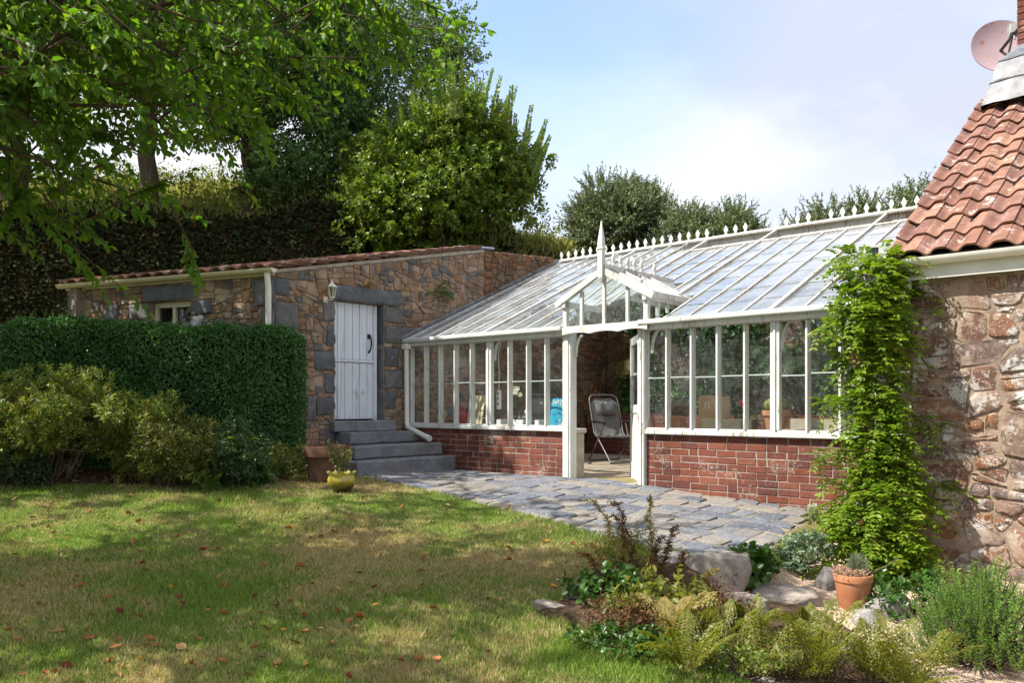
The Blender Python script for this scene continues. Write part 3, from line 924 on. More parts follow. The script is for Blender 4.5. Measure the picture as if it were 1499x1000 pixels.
for k in range(7):
    if k == 5: continue
    b = MB(); dd = .10 + k * .155
    b.prism(lambda a, z, c: G(TA + c, dd + a, 1.668 + z), FP, -.011, .011); b.build('finial', M['white'], rp)
b = MB(); c = FZ(TA, 1.47, .05)
def SQ(sz, z):
    return [c + VE * (a * sz) + VV * (e * sz) + Vector((0, 0, z)) for a, e in ((-1,-1),(1,-1),(1,1),(-1,1))]
prof = [(.012,-.02),(.030,.03),(.033,.05),(.033,.36),(.042,.375),(.042,.39),(.029,.405),(.035,.43),(.005,.71)]
b.sheet([[*SQ(w_, z_), SQ(w_, z_)[0]] for w_, z_ in prof]); b.add(SQ(.005, .71), [(0,1,2,3)])
b.build('spire', M['white'], gable)
# --- open half-glazed door swung into the house
hp = G(-.05, .06, 0); fp = Vector((.1508 * 10.2, 10.2, 0)) + Vector((-.02, 0, 0))
dirv = (fp - hp).normalized(); dn = Vector((dirv.y, -dirv.x, 0)); DL = .86
def DL_(a, b_, c): return hp + dirv * a + dn * c + Vector((0, 0, b_))
b = MB()
for a0, a1, z0, z1 in ((0,.09,-.92,.84),(DL-.09,DL,-.92,.84),(.09,DL-.09,-.92,-.72),(.09,DL-.09,-.1,.0),(.09,DL-.09,.74,.84),(.09,DL-.09,.36,.39)):
    b.box(DL_, a0, a1, z0, z1, -.02, .02, bev=.004)
b.box(DL_, .09, DL-.09, -.72, -.1, -.008, .008)
dl = b.build('door', M['white'], gh)
b = MB(); b.box(DL_, .09, DL-.09, .0, .74, -.003, .003); b.build('door_glass', M['glass'], dl)
b = MB(); b.tube([DL_(DL-.05,-.02,.02), DL_(DL-.05,-.02,.06), DL_(DL-.14,-.02,.06)], .01, 8); b.build('handle', M['iron'], dl, smooth=50)
# --- rainwater pipe at the left corner
b = MB(); b.tube([GF(-4.0,.90,.13), GF(-4.0,.80,.11), GF(-4.0,-.27,.10), GF(-3.97,-.325,.11), GF(-3.90,-.345,.13), GF(-3.44,-.47,.19)], .037, 14)
b.tube([GF(-3.46,-.463,.187), GF(-3.40,-.48,.195)], .043, 14); b.build('drainpipe', M['plastic'], gh, smooth=50)
b = MB(); b.box(GF, -4.06, -3.94, .82, .90, .06, .16, bev=.01); b.build('pipe_hopper', M['plastic'], gh)
b = MB(); b.tube([G(-4.10,-.16,.97), G(-4.10,1.5,zr(1.5)+.05), G(-4.10,3.6,zr(3.6)+.05)], .045, 8); b.build('lead_flashing', M['lead'], gh, smooth=50)
# ------------------------------------------------------------------ cottage on the right
ct = thing('cottage', G(5.0, 2.5, -1.5), 'stone cottage with orange clay pantile roof, white gutter and brick chimney', 'cottage')
def H(a, b, c): return G(a, -.35 - c, b)
b = MB(); b.prism(H, [(3.0,-1.8),(8.5,-1.8),(8.5,1.1),(3.0,1.1)], -.45, 0)
b.prism(lambda a, z, c: G(3.0 - c, a, z), [(.1,-1.8),(6.6,-1.8),(6.6,1.1),(3.15,3.45),(.1,1.42)], -.3, 0)
b.prism(lambda a, z, c: G(8.5 - c, a, z), [(.1,-1.8),(6.6,-1.8),(6.6,1.1),(3.15,3.45),(.1,1.42)], 0, .3)
b.prism(lambda a, z, c: G(a, 6.6 + c, z), [(3.0,-1.8),(8.5,-1.8),(8.5,1.1),(3.0,1.1)], 0, .3)
b.build('masonry_core', M['cmortar'], ct)
wl = MB(); rubble(wl, H, [(2.99,-1.75),(6.2,-1.75),(6.2,1.08),(2.99,1.08)], .20, .42, rng, aspect=1.3, brk=(.010,.11,1.5), gap=.012, h=(.0,.020), dome=.010, rough=.006, power=1.1, ck=.14, edge=.022)
wl.build('wall', M['cottage'], ct, smooth=50)
b = MB(); b.box(H, 2.90, 8.6, 1.085, 1.255, .02, .075); b.box(H, 2.90, 8.6, 1.085, 1.10, -.02, .12); b.build('fascia', M['plastic'], ct)
gutter(lambda a, b_, c: H(a, 1.262 + b_, .15 + c), 2.87, 8.6, .068).build('gutter', M['plastic'], ct, smooth=40)
SL = math.atan(.667); cs, sn = math.cos(SL), math.sin(SL)
def HR(a, b_, c): return G(2.86 + a, -.55 + cs * b_ - sn * c, 1.275 + sn * b_ + cs * c)
b = MB(); b.prism(HR, [(.05,.03),(5.8,.03),(5.8,4.42),(.05,4.42)], -.05, -.012)
b.prism(lambda a, b_, c: G(2.92 + a, 3.1 + cs * b_ + sn * c, 3.66 - sn * b_ + cs * c), [(0,0),(5.7,0),(5.7,4.4),(0,4.4)], -.05, -.01)
b.build('roof_deck', M['iron'], ct)
rf = MB(); pantiles(rf, lambda a, b_, c: HR(a, b_, c + .012), 24, 12, .222, .353, rng, amp=.034, lap=.07, lift=.026, th=.016)
rf.build('roof', M['pantile'], ct, smooth=40)
# chimney with lead skirt
ch = MB(); cT = lambda a, z, c: G(3.275 + a, 2.86 + c, z)
for q in range(4):
    if q == 0: T_ = lambda a, z, c: G(3.275 + a, 2.86 - c, z)
    elif q == 1: T_ = lambda a, z, c: G(3.275 - c, 2.86 + a, z)
    elif q == 2: T_ = lambda a, z, c: G(3.275 + a, 3.56 + c, z)
    else: T_ = lambda a, z, c: G(4.175 + c, 2.86 + a, z)
    bricks(ch, T_, 0, .9 if q % 2 == 0 else .7, 4.0, 5.9, rng)
chim = ch.build('chimney', M['brick'], ct)
b = MB(); b.box(lambda a, z, c: G(a, c, z), 3.282, 4.168, 3.2, 5.9, 2.867, 3.553); b.build('mortar_bed', M['bmortar'], chim)
rings = [(.36,3.44,.40),(.335,3.52,.37),(.29,3.66,.33),(.275,3.70,.31),(.285,3.703,.32),(.285,3.715,.32),(.262,3.72,.295),(.245,3.86,.26),(.20,3.96,.21),(.21,3.963,.22),(.21,3.975,.22),(.19,3.98,.20),(.12,4.07,.12),(.045,4.15,.045),(.012,4.18,.012),(.012,4.22,.012)]
gr = []
for k, (e, z, ed) in enumerate(rings):
    row = []; n = 10
    x0, x1, y0, y1 = 3.275 - e, 4.175 + e, 2.86 - ed, 3.56 + ed
    for s_ in range(4):
        for i in range(n):
            u = i / n
            p = [(x0 + (x1-x0)*u, y0), (x1, y0 + (y1-y0)*u), (x1 - (x1-x0)*u, y1), (x0, y1 - (y1-y0)*u)][s_]
            cxx, cyy = (x0+x1)/2, (y0+y1)/2
            f = 1 - .06 * (abs((p[0]-cxx)/((x1-x0)/2)) * abs((p[1]-cyy)/((y1-y0)/2)))**4
            row.append(G(cxx + (p[0]-cxx)*f, cyy + (p[1]-cyy)*f, z + .006*math.sin(i*2.3 + k) + (.05 * math.sin(i * 2.1 + s_) if k == 1 else 0)))
    row.append(row[0]); gr.append(row)
b = MB(); b.sheet(gr); b.build('lead_skirt', M['lead'], chim, smooth=35)
# satellite dish
sd = thing('satellite_dish', px(1466, 66, 10.25), 'round dusky pink satellite dish fixed beside the cottage chimney', 'satellite dish')
cd = px(1466, 66, 10.25); nd = (Vector((-.25, -1, .25))).normalized()
sx = nd.cross(Vector((0, 0, 1))).normalized(); sy = sx.cross(nd).normalized()
b = MB(); g_ = []
for k in range(9):
    r = .36 * k / 8; row = []
    for i in range(41):
        a = 2 * math.pi * i / 40
        row.append(cd + sx * (r * .97 * math.cos(a)) + sy * (r * 1.02 * math.sin(a)) + nd * (.075 * (k / 8) ** 2 - .07))
    g_.append(row)
b.sheet(g_)
back = [[p - nd * .012 for p in row] for row in g_]
b.sheet(back); b.sheet([g_[-1], back[-1]])
m = NT('faded_dish', .6, .3); P_ = m.geo_pos()
c_ = m.ramp(m.noise(P_, 3, 3), [(.3, (.36,.27,.31)), (.7, (.42,.32,.35))])
k_ = m.noise(P_, 7.5, 4, .6)
m.col(m.mix(m.ramp(k_, [(.635, 0.0), (.645, 1.0)]), c_, (.36,.17,.12)))
b.build('reflector', m.m, sd, smooth=60)
b = MB(); e1 = cd - sy * .33 + nd * .02; e2 = cd + sy * -.03 + nd * .34 - sx * .03
b.tube([e1, e1 + nd * .1, e2], .014, 8); b.build('arm', simple('dish_arm', (.16,.15,.12), .6), sd, smooth=50)
b = MB(); Tq = lambda a, e, c: e2 + sx * a + sy * e + nd * c
b.box(Tq, -.045, .045, -.065, .065, -.04, .03, bev=.006); b.box(Tq, -.05, .05, -.07, .07, -.055, -.04); b.tube([e2 - sy * .06, e2 - sy * .14], .012, 8)
b.build('receiver', simple('dish_box', (.33,.35,.36), .5), sd)
b = MB(); b.tube([cd - nd * .09, cd - nd * .22, G(3.22, 3.3, cd.z)], .02, 8); b.build('bracket', M['iron'], sd, smooth=50)
# little floodlight near the verge
fl = thing('floodlight', px(1279, 372, 7.75), 'small white framed floodlight above the wisteria beside the roof edge', 'light')
cF = px(1279, 372, 7.75)
def FL(a, z, c): return cF + Vector((.97, -.22, 0)) * a + Vector((0, 0, z)) + Vector((-.22, -.97, 0)) * c
b = MB()
for a0, a1, z0, z1 in ((-.06,.06,.06,.085),(-.06,.06,-.085,-.06),(-.06,-.04,-.06,.06),(.04,.06,-.06,.06)): b.box(FL, a0, a1, z0, z1, -.04, .03)
b.box(FL, -.05, .05, -.07, .07, -.06, -.04); b.build('housing', M['plastic'], fl)
b = MB(); b.box(FL, -.04, .04, -.06, .06, -.01, .0); b.build('lamp_glass', M['darkglass'], fl)
b = MB(); b.tube([FL(0, 0, -.05), FL(.05, -.02, -.15), G(3.0, .2, cF.z - .02)], .015, 8); b.build('bracket', M['plastic'], fl, smooth=50)
# ------------------------------------------------------------------ ground
def tri_sheet(name, xs, ys, zf, mat, kind, keep=None, smooth=True):
    X, Y = np.meshgrid(xs, ys)
    Z = zf(X, Y)
    nx, ny = len(xs), len(ys)
    idx = np.arange(nx * ny).reshape(ny, nx)
    F = np.stack([idx[:-1, :-1], idx[:-1, 1:], idx[1:, 1:], idx[1:, :-1]], -1).reshape(-1, 4)
    Vt = np.stack([X, Y, Z], -1).reshape(-1, 3)
    if keep is not None:
        k = keep(X, Y).reshape(-1)
        F = F[k[F].all(1)]
        used = np.unique(F); remap = np.full(len(Vt), -1); remap[used] = np.arange(len(used))
        Vt = Vt[used]; F = remap[F]
    o = np_mesh(name, Vt, F, mat, smooth=smooth, loc=(0, 0, 0)); o['kind'] = kind
    return o

m = NT('lawn_soil', .95, .1)
P_ = m.geo_pos()
dry = m.math('ADD', m.math('MULTIPLY', m.noise(P_, .55, 3, .55), .6), m.math('MULTIPLY', m.noise(P_, 2.6, 5, .65), .4))
fine = m.noise(P_, 60, 4, .7)
g_ = m.ramp(fine, [(.3, (.075,.105,.025)), (.7, (.14,.175,.045))])
s_ = m.ramp(fine, [(.3, (.20,.145,.08)), (.7, (.34,.26,.145))])
m.col(m.mix(m.ramp(dry, [(.44, 0.0), (.60, 1.0)]), g_, s_)); m.bump(fine, .6, .02); M['lawn'] = m.m
m = NT('bed_soil', .95, .1); P_ = m.geo_pos()
m.col(m.ramp(m.noise(P_, 18, 6, .75), [(.3, (.03,.02,.014)), (.5, (.075,.05,.033)), (.7, (.15,.10,.07))])); m.bump(m.noise(P_, 30, 5, .7), 1, .03); M['soil'] = m.m
m = NT('pale_gravel', .9, .2); P_ = m.geo_pos()
vo = m.new('ShaderNodeTexVoronoi'); vo.inputs['Scale'].default_value = 75; m.l.new(P_, vo.inputs['Vector'])
m.col(m.mix(.75, m.ramp(vo.outputs['Color'], [(.2, (.28,.19,.14)), (.5, (.50,.36,.27)), (.8, (.62,.50,.41))]), m.ramp(m.noise(P_, 3, 4), [(.3, (.34,.24,.17)), (.7, (.55,.43,.34))])))
m.bump(vo.outputs['Distance'], .9, .012); M['gravel'] = m.m
m = NT('slope_turf', .95, .1); P_ = m.geo_pos()
n_ = m.math('ADD', m.math('MULTIPLY', m.noise(P_, .5, 5, .6), .6), m.math('MULTIPLY', m.noise(P_, 9, 5, .7), .4))
sx_ = m.new('ShaderNodeSeparateXYZ'); m.l.new(m.new('ShaderNodeNewGeometry').outputs['Normal'], sx_.inputs[0])
soil_ = m.ramp(m.noise(P_, 6, 6, .7), [(.3, (.012,.010,.006)), (.7, (.05,.036,.022))])
m.col(m.mix(m.ramp(sx_.outputs['Z'], [(.62, 0.0), (.86, 1.0)]), soil_, m.ramp(n_, [(.35, (.10,.11,.035)), (.5, (.22,.19,.08)), (.65, (.36,.29,.16))]))); M['turf'] = m.m

xs = np.concatenate([np.linspace(-60, -10, 20), np.arange(-9.8, 9, .1), np.linspace(9, 60, 20)])
ys = np.concatenate([np.linspace(-60, -2, 20), np.arange(-1.9, 12.6, .1), np.linspace(12.7, 60, 16)])
def lawn_z(X, Y):
    z = ground_z(X, Y)
    n = np.sin(X * 1.3 + .7 * Y) * .008 + np.sin(X * 2.9 - 1.7 * Y + 1) * .006 + np.sin(5.1 * X + 3.3 * Y) * .003
    ins = np.maximum(sdf(TERR_POLY, X, Y), 0) > 0
    return z + np.where(ins, 0, n)
LOWG = [gp0(1040, 845), gp0(1128, 828), gp0(1158, 800), (2.75, 7.2), (3.35, 7.3), (6.5, 4.6), (6.5, 2.5), (1.9, 2.5), (1.75, 4.3), (1.55, 5.2)]
tri_sheet('lawn', xs, ys, lawn_z, M['lawn'], 'structure', keep=lambda X, Y: (sdf(LOWG, X, Y) < .16) & (sdf(BED_POLY, X, Y) < .16) & (sdf(TERR_POLY, X, Y) < .2))

def fine_sheet(name, poly, mat, lift, step=.05, edge=0.0, wob=.02):
    A = np.array(poly); lo = A.min(0) - .2; hi = A.max(0) + .2
    xs = np.arange(lo[0], hi[0], step); ys = np.arange(lo[1], hi[1], step)
    def zf(X, Y):
        s = sdf(poly, X, Y)
        n = (np.sin(X*7.1+Y*3.3) + np.sin(X*3.7-Y*8.2) + np.sin(X*15+Y*11)*.5) * wob * .35
        return np.maximum(lawn_z(X, Y), ground_z(X, Y)) + lift * np.clip(s / .06, -1, 1) + n * np.clip(s / .3, 0, 1)
    return tri_sheet(name, xs, ys, zf, mat, 'structure', keep=lambda X, Y: sdf(poly, X, Y) > -.06)
fine_sheet('flower_bed', BED_POLY, M['soil'], .03, wob=.02)
fine_sheet('border_soil', LBED_POLY, M['soil'], .05, wob=.03)
LOWG = [gp0(1040, 845), gp0(1128, 828), gp0(1158, 800), (2.75, 7.2), (3.35, 7.3), (6.5, 4.6), (6.5, 2.5), (1.9, 2.5), (1.75, 4.3), (1.55, 5.2)]
fine_sheet('gravel_path', LOWG, M['gravel'], .02, wob=.008)

# paving of irregular granite setts laid in rows
m = NT('paving_stone', .8, .3)
P_ = m.geo_pos()
c_ = m.palette(m.island(), [(.125,.14,.175),(.155,.165,.19),(.19,.18,.175),(.11,.125,.16),(.205,.185,.165),(.14,.155,.18),(.17,.165,.165),(.085,.10,.135),(.22,.205,.19)])
n_ = m.noise(P_, 9, 6, .7)
c_ = m.mix(m.ramp(n_, [(.38, .6), (.6, 0.0)]), c_, m.mix(1.0, c_, (.6,.6,.62), 'MULTIPLY'))
c_ = m.mix(m.ramp(m.noise(P_, 38, 4, .7), [(.5, 0.0), (.7, .5)]), c_, (.42,.39,.36))
m.col(c_); m.bump(m.math('ADD', n_, m.noise(P_, 60, 4)), .6, .008); M['paving'] = m.m
m = NT('paving_joint', .95, .1); P_ = m.geo_pos()
m.col(m.ramp(m.noise(P_, 14, 6, .7), [(.3, (.14,.12,.10)), (.6, (.27,.235,.195)), (.8, (.34,.30,.25))])); m.bump(m.noise(P_, 50, 4), .6, .01); M['joint'] = m.m
fine_sheet('paving_bed', TERR_POLY, M['joint'], .012, wob=.0)
mb = MB()
rg = np.random.default_rng(5)
d = -.02
while d > -5.2:
    wrow = rg.uniform(.17, .30)
    t = -4.4 + rg.random() * .2
    while t < 3.4:
        L = rg.uniform(.18, .46)
        skew = rg.normal(0, .012, 8)
        q = [(t + .008 + skew[0], d - wrow + .008 + skew[1]), (t + L - .008 + skew[2], d - wrow + .008 + skew[3]), (t + L - .008 + skew[4], d - .008 + skew[5]), (t + .008 + skew[6], d - .008 + skew[7])]
        w4 = [G(a + .05 * e, e + .06 * (a + 1), 0) for a, e in q]
        sd_ = sdf(TERR_POLY, np.array([p.x for p in w4]), np.array([p.y for p in w4]))
        if sd_.max() > .0:
            poly = [(p.x, p.y) for p in w4]
            n = len(TERR_POLY)
            if sd_.min() < 0:
                # draw the stone in towards the paved side
                cxy = np.mean(poly, 0)
                def inside(p): return float(sdf(TERR_POLY, np.array([p[0]]), np.array([p[1]]))[0]) > -.02
                ctr = w4[int(sd_.argmax())]; ref = np.array([ctr.x, ctr.y])
                new = []
                for p in poly:
                    p = np.array(p); k = 0
                    while not inside(p) and k < 14: p = p + (ref - p) * .18; k += 1
                    new.append(tuple(p))
                poly = new
            if parea(poly) > .006:
                hh = rg.uniform(.016, .03)
                add_stone(mb, lambda a, b_, c: Vector((a, b_, gz(a, b_) + c)), poly, hh, .002, .001, rg, bev=.1, rough=.0018, ck=.05, edge=.010, tilt=.010)
        t += L
    d -= wrow
o = mb.build('paving', M['paving'], smooth=40); o['kind'] = 'structure'

# glasshouse floor
b = MB(); b.prism(lambda a, e, c: G(a, e, c), [(-4.0,.15),(2.98,.15),(2.98,5.15),(-4.0,5.15)], -1.2, -.915)
b.prism(lambda a, e, c: G(a, e, c), [(-1.02,-.1),(-.04,-.1),(-.04,.15),(-1.02,.15)], -1.2, -.917)
m = NT('screed_floor', .85, .2); P_ = m.geo_pos()
m.col(m.ramp(m.noise(P_, 2.2, 6, .65), [(.3, (.22,.165,.12)), (.5, (.36,.285,.21)), (.7, (.46,.38,.30))])); m.bump(m.noise(P_, 30, 4), .3, .006)
o = b.build('greenhouse_floor', m.m); o['kind'] = 'structure'

# hillside behind
def lip(X): return np.minimum(14.2 + .42 * np.clip(X + 6, -8, 0) * .3 + .55 * np.clip(X + 3, 0, 5.5), 16.7 - .884 * (X - 2))
def hill_z(X, Y):
    q = Y - lip(X)
    face = np.clip(q / 1.5, 0, 1); face = face * face * (3 - 2 * face)
    base = -1.2 + (4.75 - .8 / (1 + np.exp(-(X - 2.8) / .5))) * face
    up = np.clip(Y - lip(X) - 1.6, 0, 60)
    left = 1 / (1 + np.exp((X + 2.5) / .9)); mid = 1 / (1 + np.exp((X - 2.6) / .6))
    z = base + left * .30 * np.clip(up, 0, 17) + (1 - left) * (mid * .16 * np.clip(up, 0, 3) - .06 * np.clip(up, 0, 25))
    n = (np.sin(X*1.7+Y*.9) + np.sin(X*.8-Y*1.9+2) + .6*np.sin(X*3.9+Y*3.1)) * .09 * np.clip(q, 0, 1)
    return z + n * 1.0
xs = np.concatenate([np.linspace(-70, -15, 24), np.arange(-14.7, 14, .25), np.linspace(14.2, 70, 24)])
ys = np.concatenate([np.arange(11.6, 21, .22), np.linspace(21.2, 120, 40)])
def keep_h(X, Y):
    # cut away where the buildings stand
    d = (X - 1.505) * .662 + (Y - 9.4) * .749; t = (X - 1.505) * .749 - (Y - 9.4) * .662
    return ((d > 5.45) | (t < -4.45)) & ~((t > 2.9) & (d < 7.2)) & ((Y > lip(X) - .3))
tri_sheet('hillside', xs, ys, hill_z, M['turf'], 'structure', keep=keep_h)
def hz(x, y): return float(hill_z(np.array([x]), np.array([y]))[0])
# ------------------------------------------------------------------ foliage machinery
TPL = {
 'oval': (np.array([[0,0,0],[.28,.5,1],[.68,.42,.8],[1,0,-.6],[.68,-.42,.8],[.28,-.5,1]]), np.array([[0,1,2,3],[0,3,4,5]])),
 'diamond': (np.array([[0,0,0],[.42,.5,.8],[1,0,-.3],[.42,-.5,.8]]), np.array([[0,1,2,3]])),
 'lance': (np.array([[0,0,0],[.45,.5,.6],[1,0,-.6],[.45,-.5,.6]]), np.array([[0,1,2,3]])),
}
def leaf_arrays(P, Dv, N, L, Wd, shape='oval', fold=.10):
    t, f = TPL[shape]
    P = np.asarray(P, float); n = len(P)
    Dv = np.broadcast_to(nrm(Dv), (n, 3)); S = nrm(np.cross(Dv, N)); N = np.cross(S, Dv)
    L = np.broadcast_to(np.asarray(L, float), (n,)); Wd = np.broadcast_to(np.asarray(Wd, float), (n,))
    v = P[:, None] + Dv[:, None] * (t[None, :, 0:1] * L[:, None, None]) + S[:, None] * (t[None, :, 1:2] * Wd[:, None, None]) + N[:, None] * (t[None, :, 2:3] * (Wd * fold * 1.6)[:, None, None])
    F = (f[None] + (np.arange(n) * len(t))[:, None, None]).reshape(-1, 4)
    return v.reshape(-1, 3), F
class Leaves:
    def __init__(s): s.v = []; s.f = []; s.n = 0
    def add(s, P, Dv, N, L, Wd, shape='oval', fold=.10):
        if len(P) == 0: return
        v, f = leaf_arrays(P, Dv, N, L, Wd, shape, fold); s.v.append(v); s.f.append(f + s.n); s.n += len(v)
    def build(s, name, mat, parent=None, kind=None, loc=None):
        o = np_mesh(name, np.concatenate(s.v), np.concatenate(s.f), mat, parent, loc=loc)
        if kind: o['kind'] = kind
        return o
def rdir(r, n): return nrm(r.normal(size=(n, 3)))
def blob_twigs(r, blobs, n, up=.25, shell=.45, spread=.5):
    """blobs: rows of (x,y,z,rx,ry,rz,weight) -> twig roots and directions"""
    B = np.asarray(blobs, float); w = B[:, 6] / B[:, 6].sum()
    k = r.choice(len(B), n, p=w); d = rdir(r, n)
    f = shell + (1 - shell) * r.random(n) ** .7
    P = B[k, :3] + d * B[k, 3:6] * f[:, None]
    O = nrm(d / B[k, 3:6])
    Dv = nrm(O + np.array([0, 0, up]) + r.normal(size=(n, 3)) * spread)
    return P, Dv
def sub_blobs(r, c, rad, n, size, flat=.8, shell=.55):
    """n small clumps over a big ellipsoid: the crown's uneven outline"""
    d = rdir(r, n); f = shell + (1 - shell) * r.random(n) ** .6
    P = np.asarray(c) + d * np.asarray(rad) * f[:, None]
    s = size[0] + (size[1] - size[0]) * r.random(n)
    return np.stack([*P.T, s, s, s * flat, s ** 2], 1)
def on_twigs(LV, r, P, Dv, TL, k, L, Wd, ang=.9, shape='oval', hang=.0, fold=.1, nup=.7):
    n = len(P); TL = np.broadcast_to(np.asarray(TL, float), (n,))
    u = np.linspace(.08, 1.0, k)
    p = P[:, None] + Dv[:, None] * (u[None, :, None] * TL[:, None, None])
    a = nrm(np.cross(Dv, rdir(r, n))); b = np.cross(Dv, a)
    ph = np.arange(k) * 2.4 + r.random(n)[:, None] * 6.28
    side = a[:, None] * np.cos(ph)[..., None] + b[:, None] * np.sin(ph)[..., None]
    dd = Dv[:, None] * math.cos(ang) + side * math.sin(ang) + r.normal(size=(n, k, 3)) * .18 + np.array([0, 0, -hang])
    N = r.normal(size=(n, k, 3)) * .55 + np.array([0, 0, nup]) + Dv[:, None] * .4
    sz = (1 + r.normal(size=(n, k)) * .22).clip(.5, 1.6).reshape(-1)
    LV.add(p.reshape(-1, 3), dd.reshape(-1, 3), N.reshape(-1, 3), L * sz, Wd * sz, shape, fold)
def branch_path(a, b, r, sag=.1, wig=.08, n=7):
    a = Vector(a); b = Vector(b); L = (b - a).length; pts = []
    for i in range(n):
        u = i / (n - 1)
        p = a.lerp(b, u) + Vector((0, 0, sag * L * math.sin(math.pi * u)))
        if 0 < i < n - 1: p += Vector(r.normal(size=3)) * wig * L / n * 1.6
        pts.append(p)
    return pts
def limb(mb, pts, r0, r1, seg=6):
    n = len(pts); mb.tube(pts, [r0 + (r1 - r0) * (i / (n - 1)) ** .8 for i in range(n)], seg)

BARK = {}
def bark(name, c):
    m = NT(name, .9, .15); P = m.geo_pos()
    mp = m.new('ShaderNodeMapping'); mp.inputs['Scale'].default_value = (14, 14, 4); m.l.new(P, mp.inputs['Vector'])
    n = m.noise(mp.outputs['Vector'], 1.4, 6, .7)
    m.col(m.ramp(n, [(.3, tuple(x * .45 for x in c)), (.7, tuple(x * 1.3 for x in c))])); m.bump(n, .9, .03)
    return m.m
M['bark'] = bark('tree_bark', (.11,.085,.06)); M['twig'] = bark('twig_bark', (.10,.075,.05)); M['oldstem'] = bark('climber_stem', (.16,.12,.085))
M['lf_cherry'] = leafmat('cherry_leaf', [(0.070,0.156,0.019),(0.090,0.185,0.020),(0.062,0.133,0.022),(0.110,0.213,0.022),(0.075,0.156,0.025),(0.083,0.171,0.019),(0.133,0.197,0.025)], .5, .5, .25, (1.9,1.9,.6))
M['lf_oak'] = leafmat('oak_leaf', [(0.082,0.148,0.022),(0.108,0.192,0.024),(0.134,0.217,0.026),(0.090,0.157,0.024)], .4)
M['lf_light'] = leafmat('light_leaf', [(.10,.165,.03),(.13,.20,.035),(.085,.145,.028),(.15,.21,.04)], .42)
M['lf_dark'] = leafmat('dark_leaf', [(0.054,0.118,0.035),(0.075,0.154,0.038),(0.094,0.182,0.048),(0.066,0.134,0.044)], .25, .4)
M['lf_grey'] = leafmat('grey_leaf', [(0.112,0.167,0.077),(0.135,0.196,0.084),(0.098,0.145,0.070)], .3)
M['lf_elm'] = leafmat('elm_leaf', [(0.092,0.155,0.024),(0.126,0.206,0.029),(0.111,0.181,0.025),(0.161,0.247,0.032),(0.103,0.165,0.029),(0.126,0.196,0.029),(0.230,0.237,0.033)], .32, .4)
M['lf_gorse'] = leafmat('gorse_spine', [(0.128,0.173,0.080),(0.162,0.206,0.099),(0.102,0.145,0.072),(0.187,0.198,0.096)], .15, .5)
M['lf_hedge'] = leafmat('hedge_leaf', [(0.043,0.127,0.031),(0.057,0.166,0.038),(0.034,0.104,0.029),(0.077,0.207,0.048),(0.051,0.146,0.036)], .2, .35, .5)
M['lf_azalea'] = leafmat('azalea_leaf', [(0.166,0.226,0.045),(0.127,0.184,0.040),(0.215,0.262,0.050),(0.098,0.152,0.035),(0.273,0.315,0.059),(0.136,0.168,0.040),(0.234,0.179,0.050)], .35)
M['lf_olive'] = leafmat('olive_leaf', [(0.122,0.150,0.034),(0.158,0.166,0.037),(0.096,0.131,0.032),(0.210,0.194,0.040)], .28)
M['lf_deep'] = leafmat('deep_leaf', [(0.035,0.072,0.030),(0.048,0.096,0.036),(0.064,0.112,0.045)], .2, .35)
M['lf_fresh'] = leafmat('fresh_leaf', [(.09,.17,.03),(.12,.20,.035),(.075,.145,.03)], .4)
M['lf_wist'] = leafmat('wisteria_leaf', [(.17,.27,.022),(.12,.20,.02),(.22,.31,.028),(.085,.16,.022),(.28,.33,.035),(.14,.225,.02),(.10,.175,.022)], .42, .38, .3)
M['lf_blue'] = leafmat('blue_leaf', [(.16,.24,.16),(.20,.28,.20),(.13,.20,.13),(.26,.32,.22)], .25)
M['lf_round'] = leafmat('round_leaf', [(.05,.12,.02),(.065,.145,.025),(.04,.10,.02)], .3, .35, .5)
M['lf_fern'] = leafmat('fern_leaf', [(0.150,0.174,0.028),(0.188,0.198,0.032),(0.125,0.150,0.025),(0.213,0.198,0.040)], .38)
M['lf_brown'] = leafmat('brown_leaf', [(.13,.060,.028),(.17,.085,.04),(.095,.045,.025),(.20,.12,.05)], .2, .7, .2, (1.3,1.1,.8))
M['lf_straw'] = leafmat('straw_leaf', [(0.240,0.192,0.066),(0.312,0.240,0.088),(0.192,0.168,0.055),(0.360,0.276,0.110)], .3, .7, .2)
M['lf_rose'] = leafmat('rosemary_leaf', [(.15,.30,.055),(.19,.35,.07),(.11,.23,.05),(.27,.38,.12)], .35)
M['lf_lav'] = leafmat('lavender_leaf', [(.20,.23,.16),(.25,.27,.20),(.17,.20,.13)], .15)
M['lf_dryfl'] = leafmat('dried_flower', [(.42,.27,.24),(.50,.34,.28),(.36,.22,.18),(.45,.33,.22)], .2, .8, .1)
M['lf_litter'] = leafmat('litter_leaf', [(.26,.12,.06),(.16,.07,.045),(.38,.22,.12),(.30,.13,.05),(.20,.12,.07)], .1, .8, .15)
M['lf_slope'] = leafmat('slope_grass', [(.24,.27,.09),(.36,.34,.17),(.19,.24,.07),(.42,.38,.22)], .4, .7, .15)
M['lf_ivy'] = leafmat('ivy_leaf', [(.022,.038,.014),(.032,.05,.018),(.045,.045,.02),(.05,.034,.020)], .15, .85, .08)

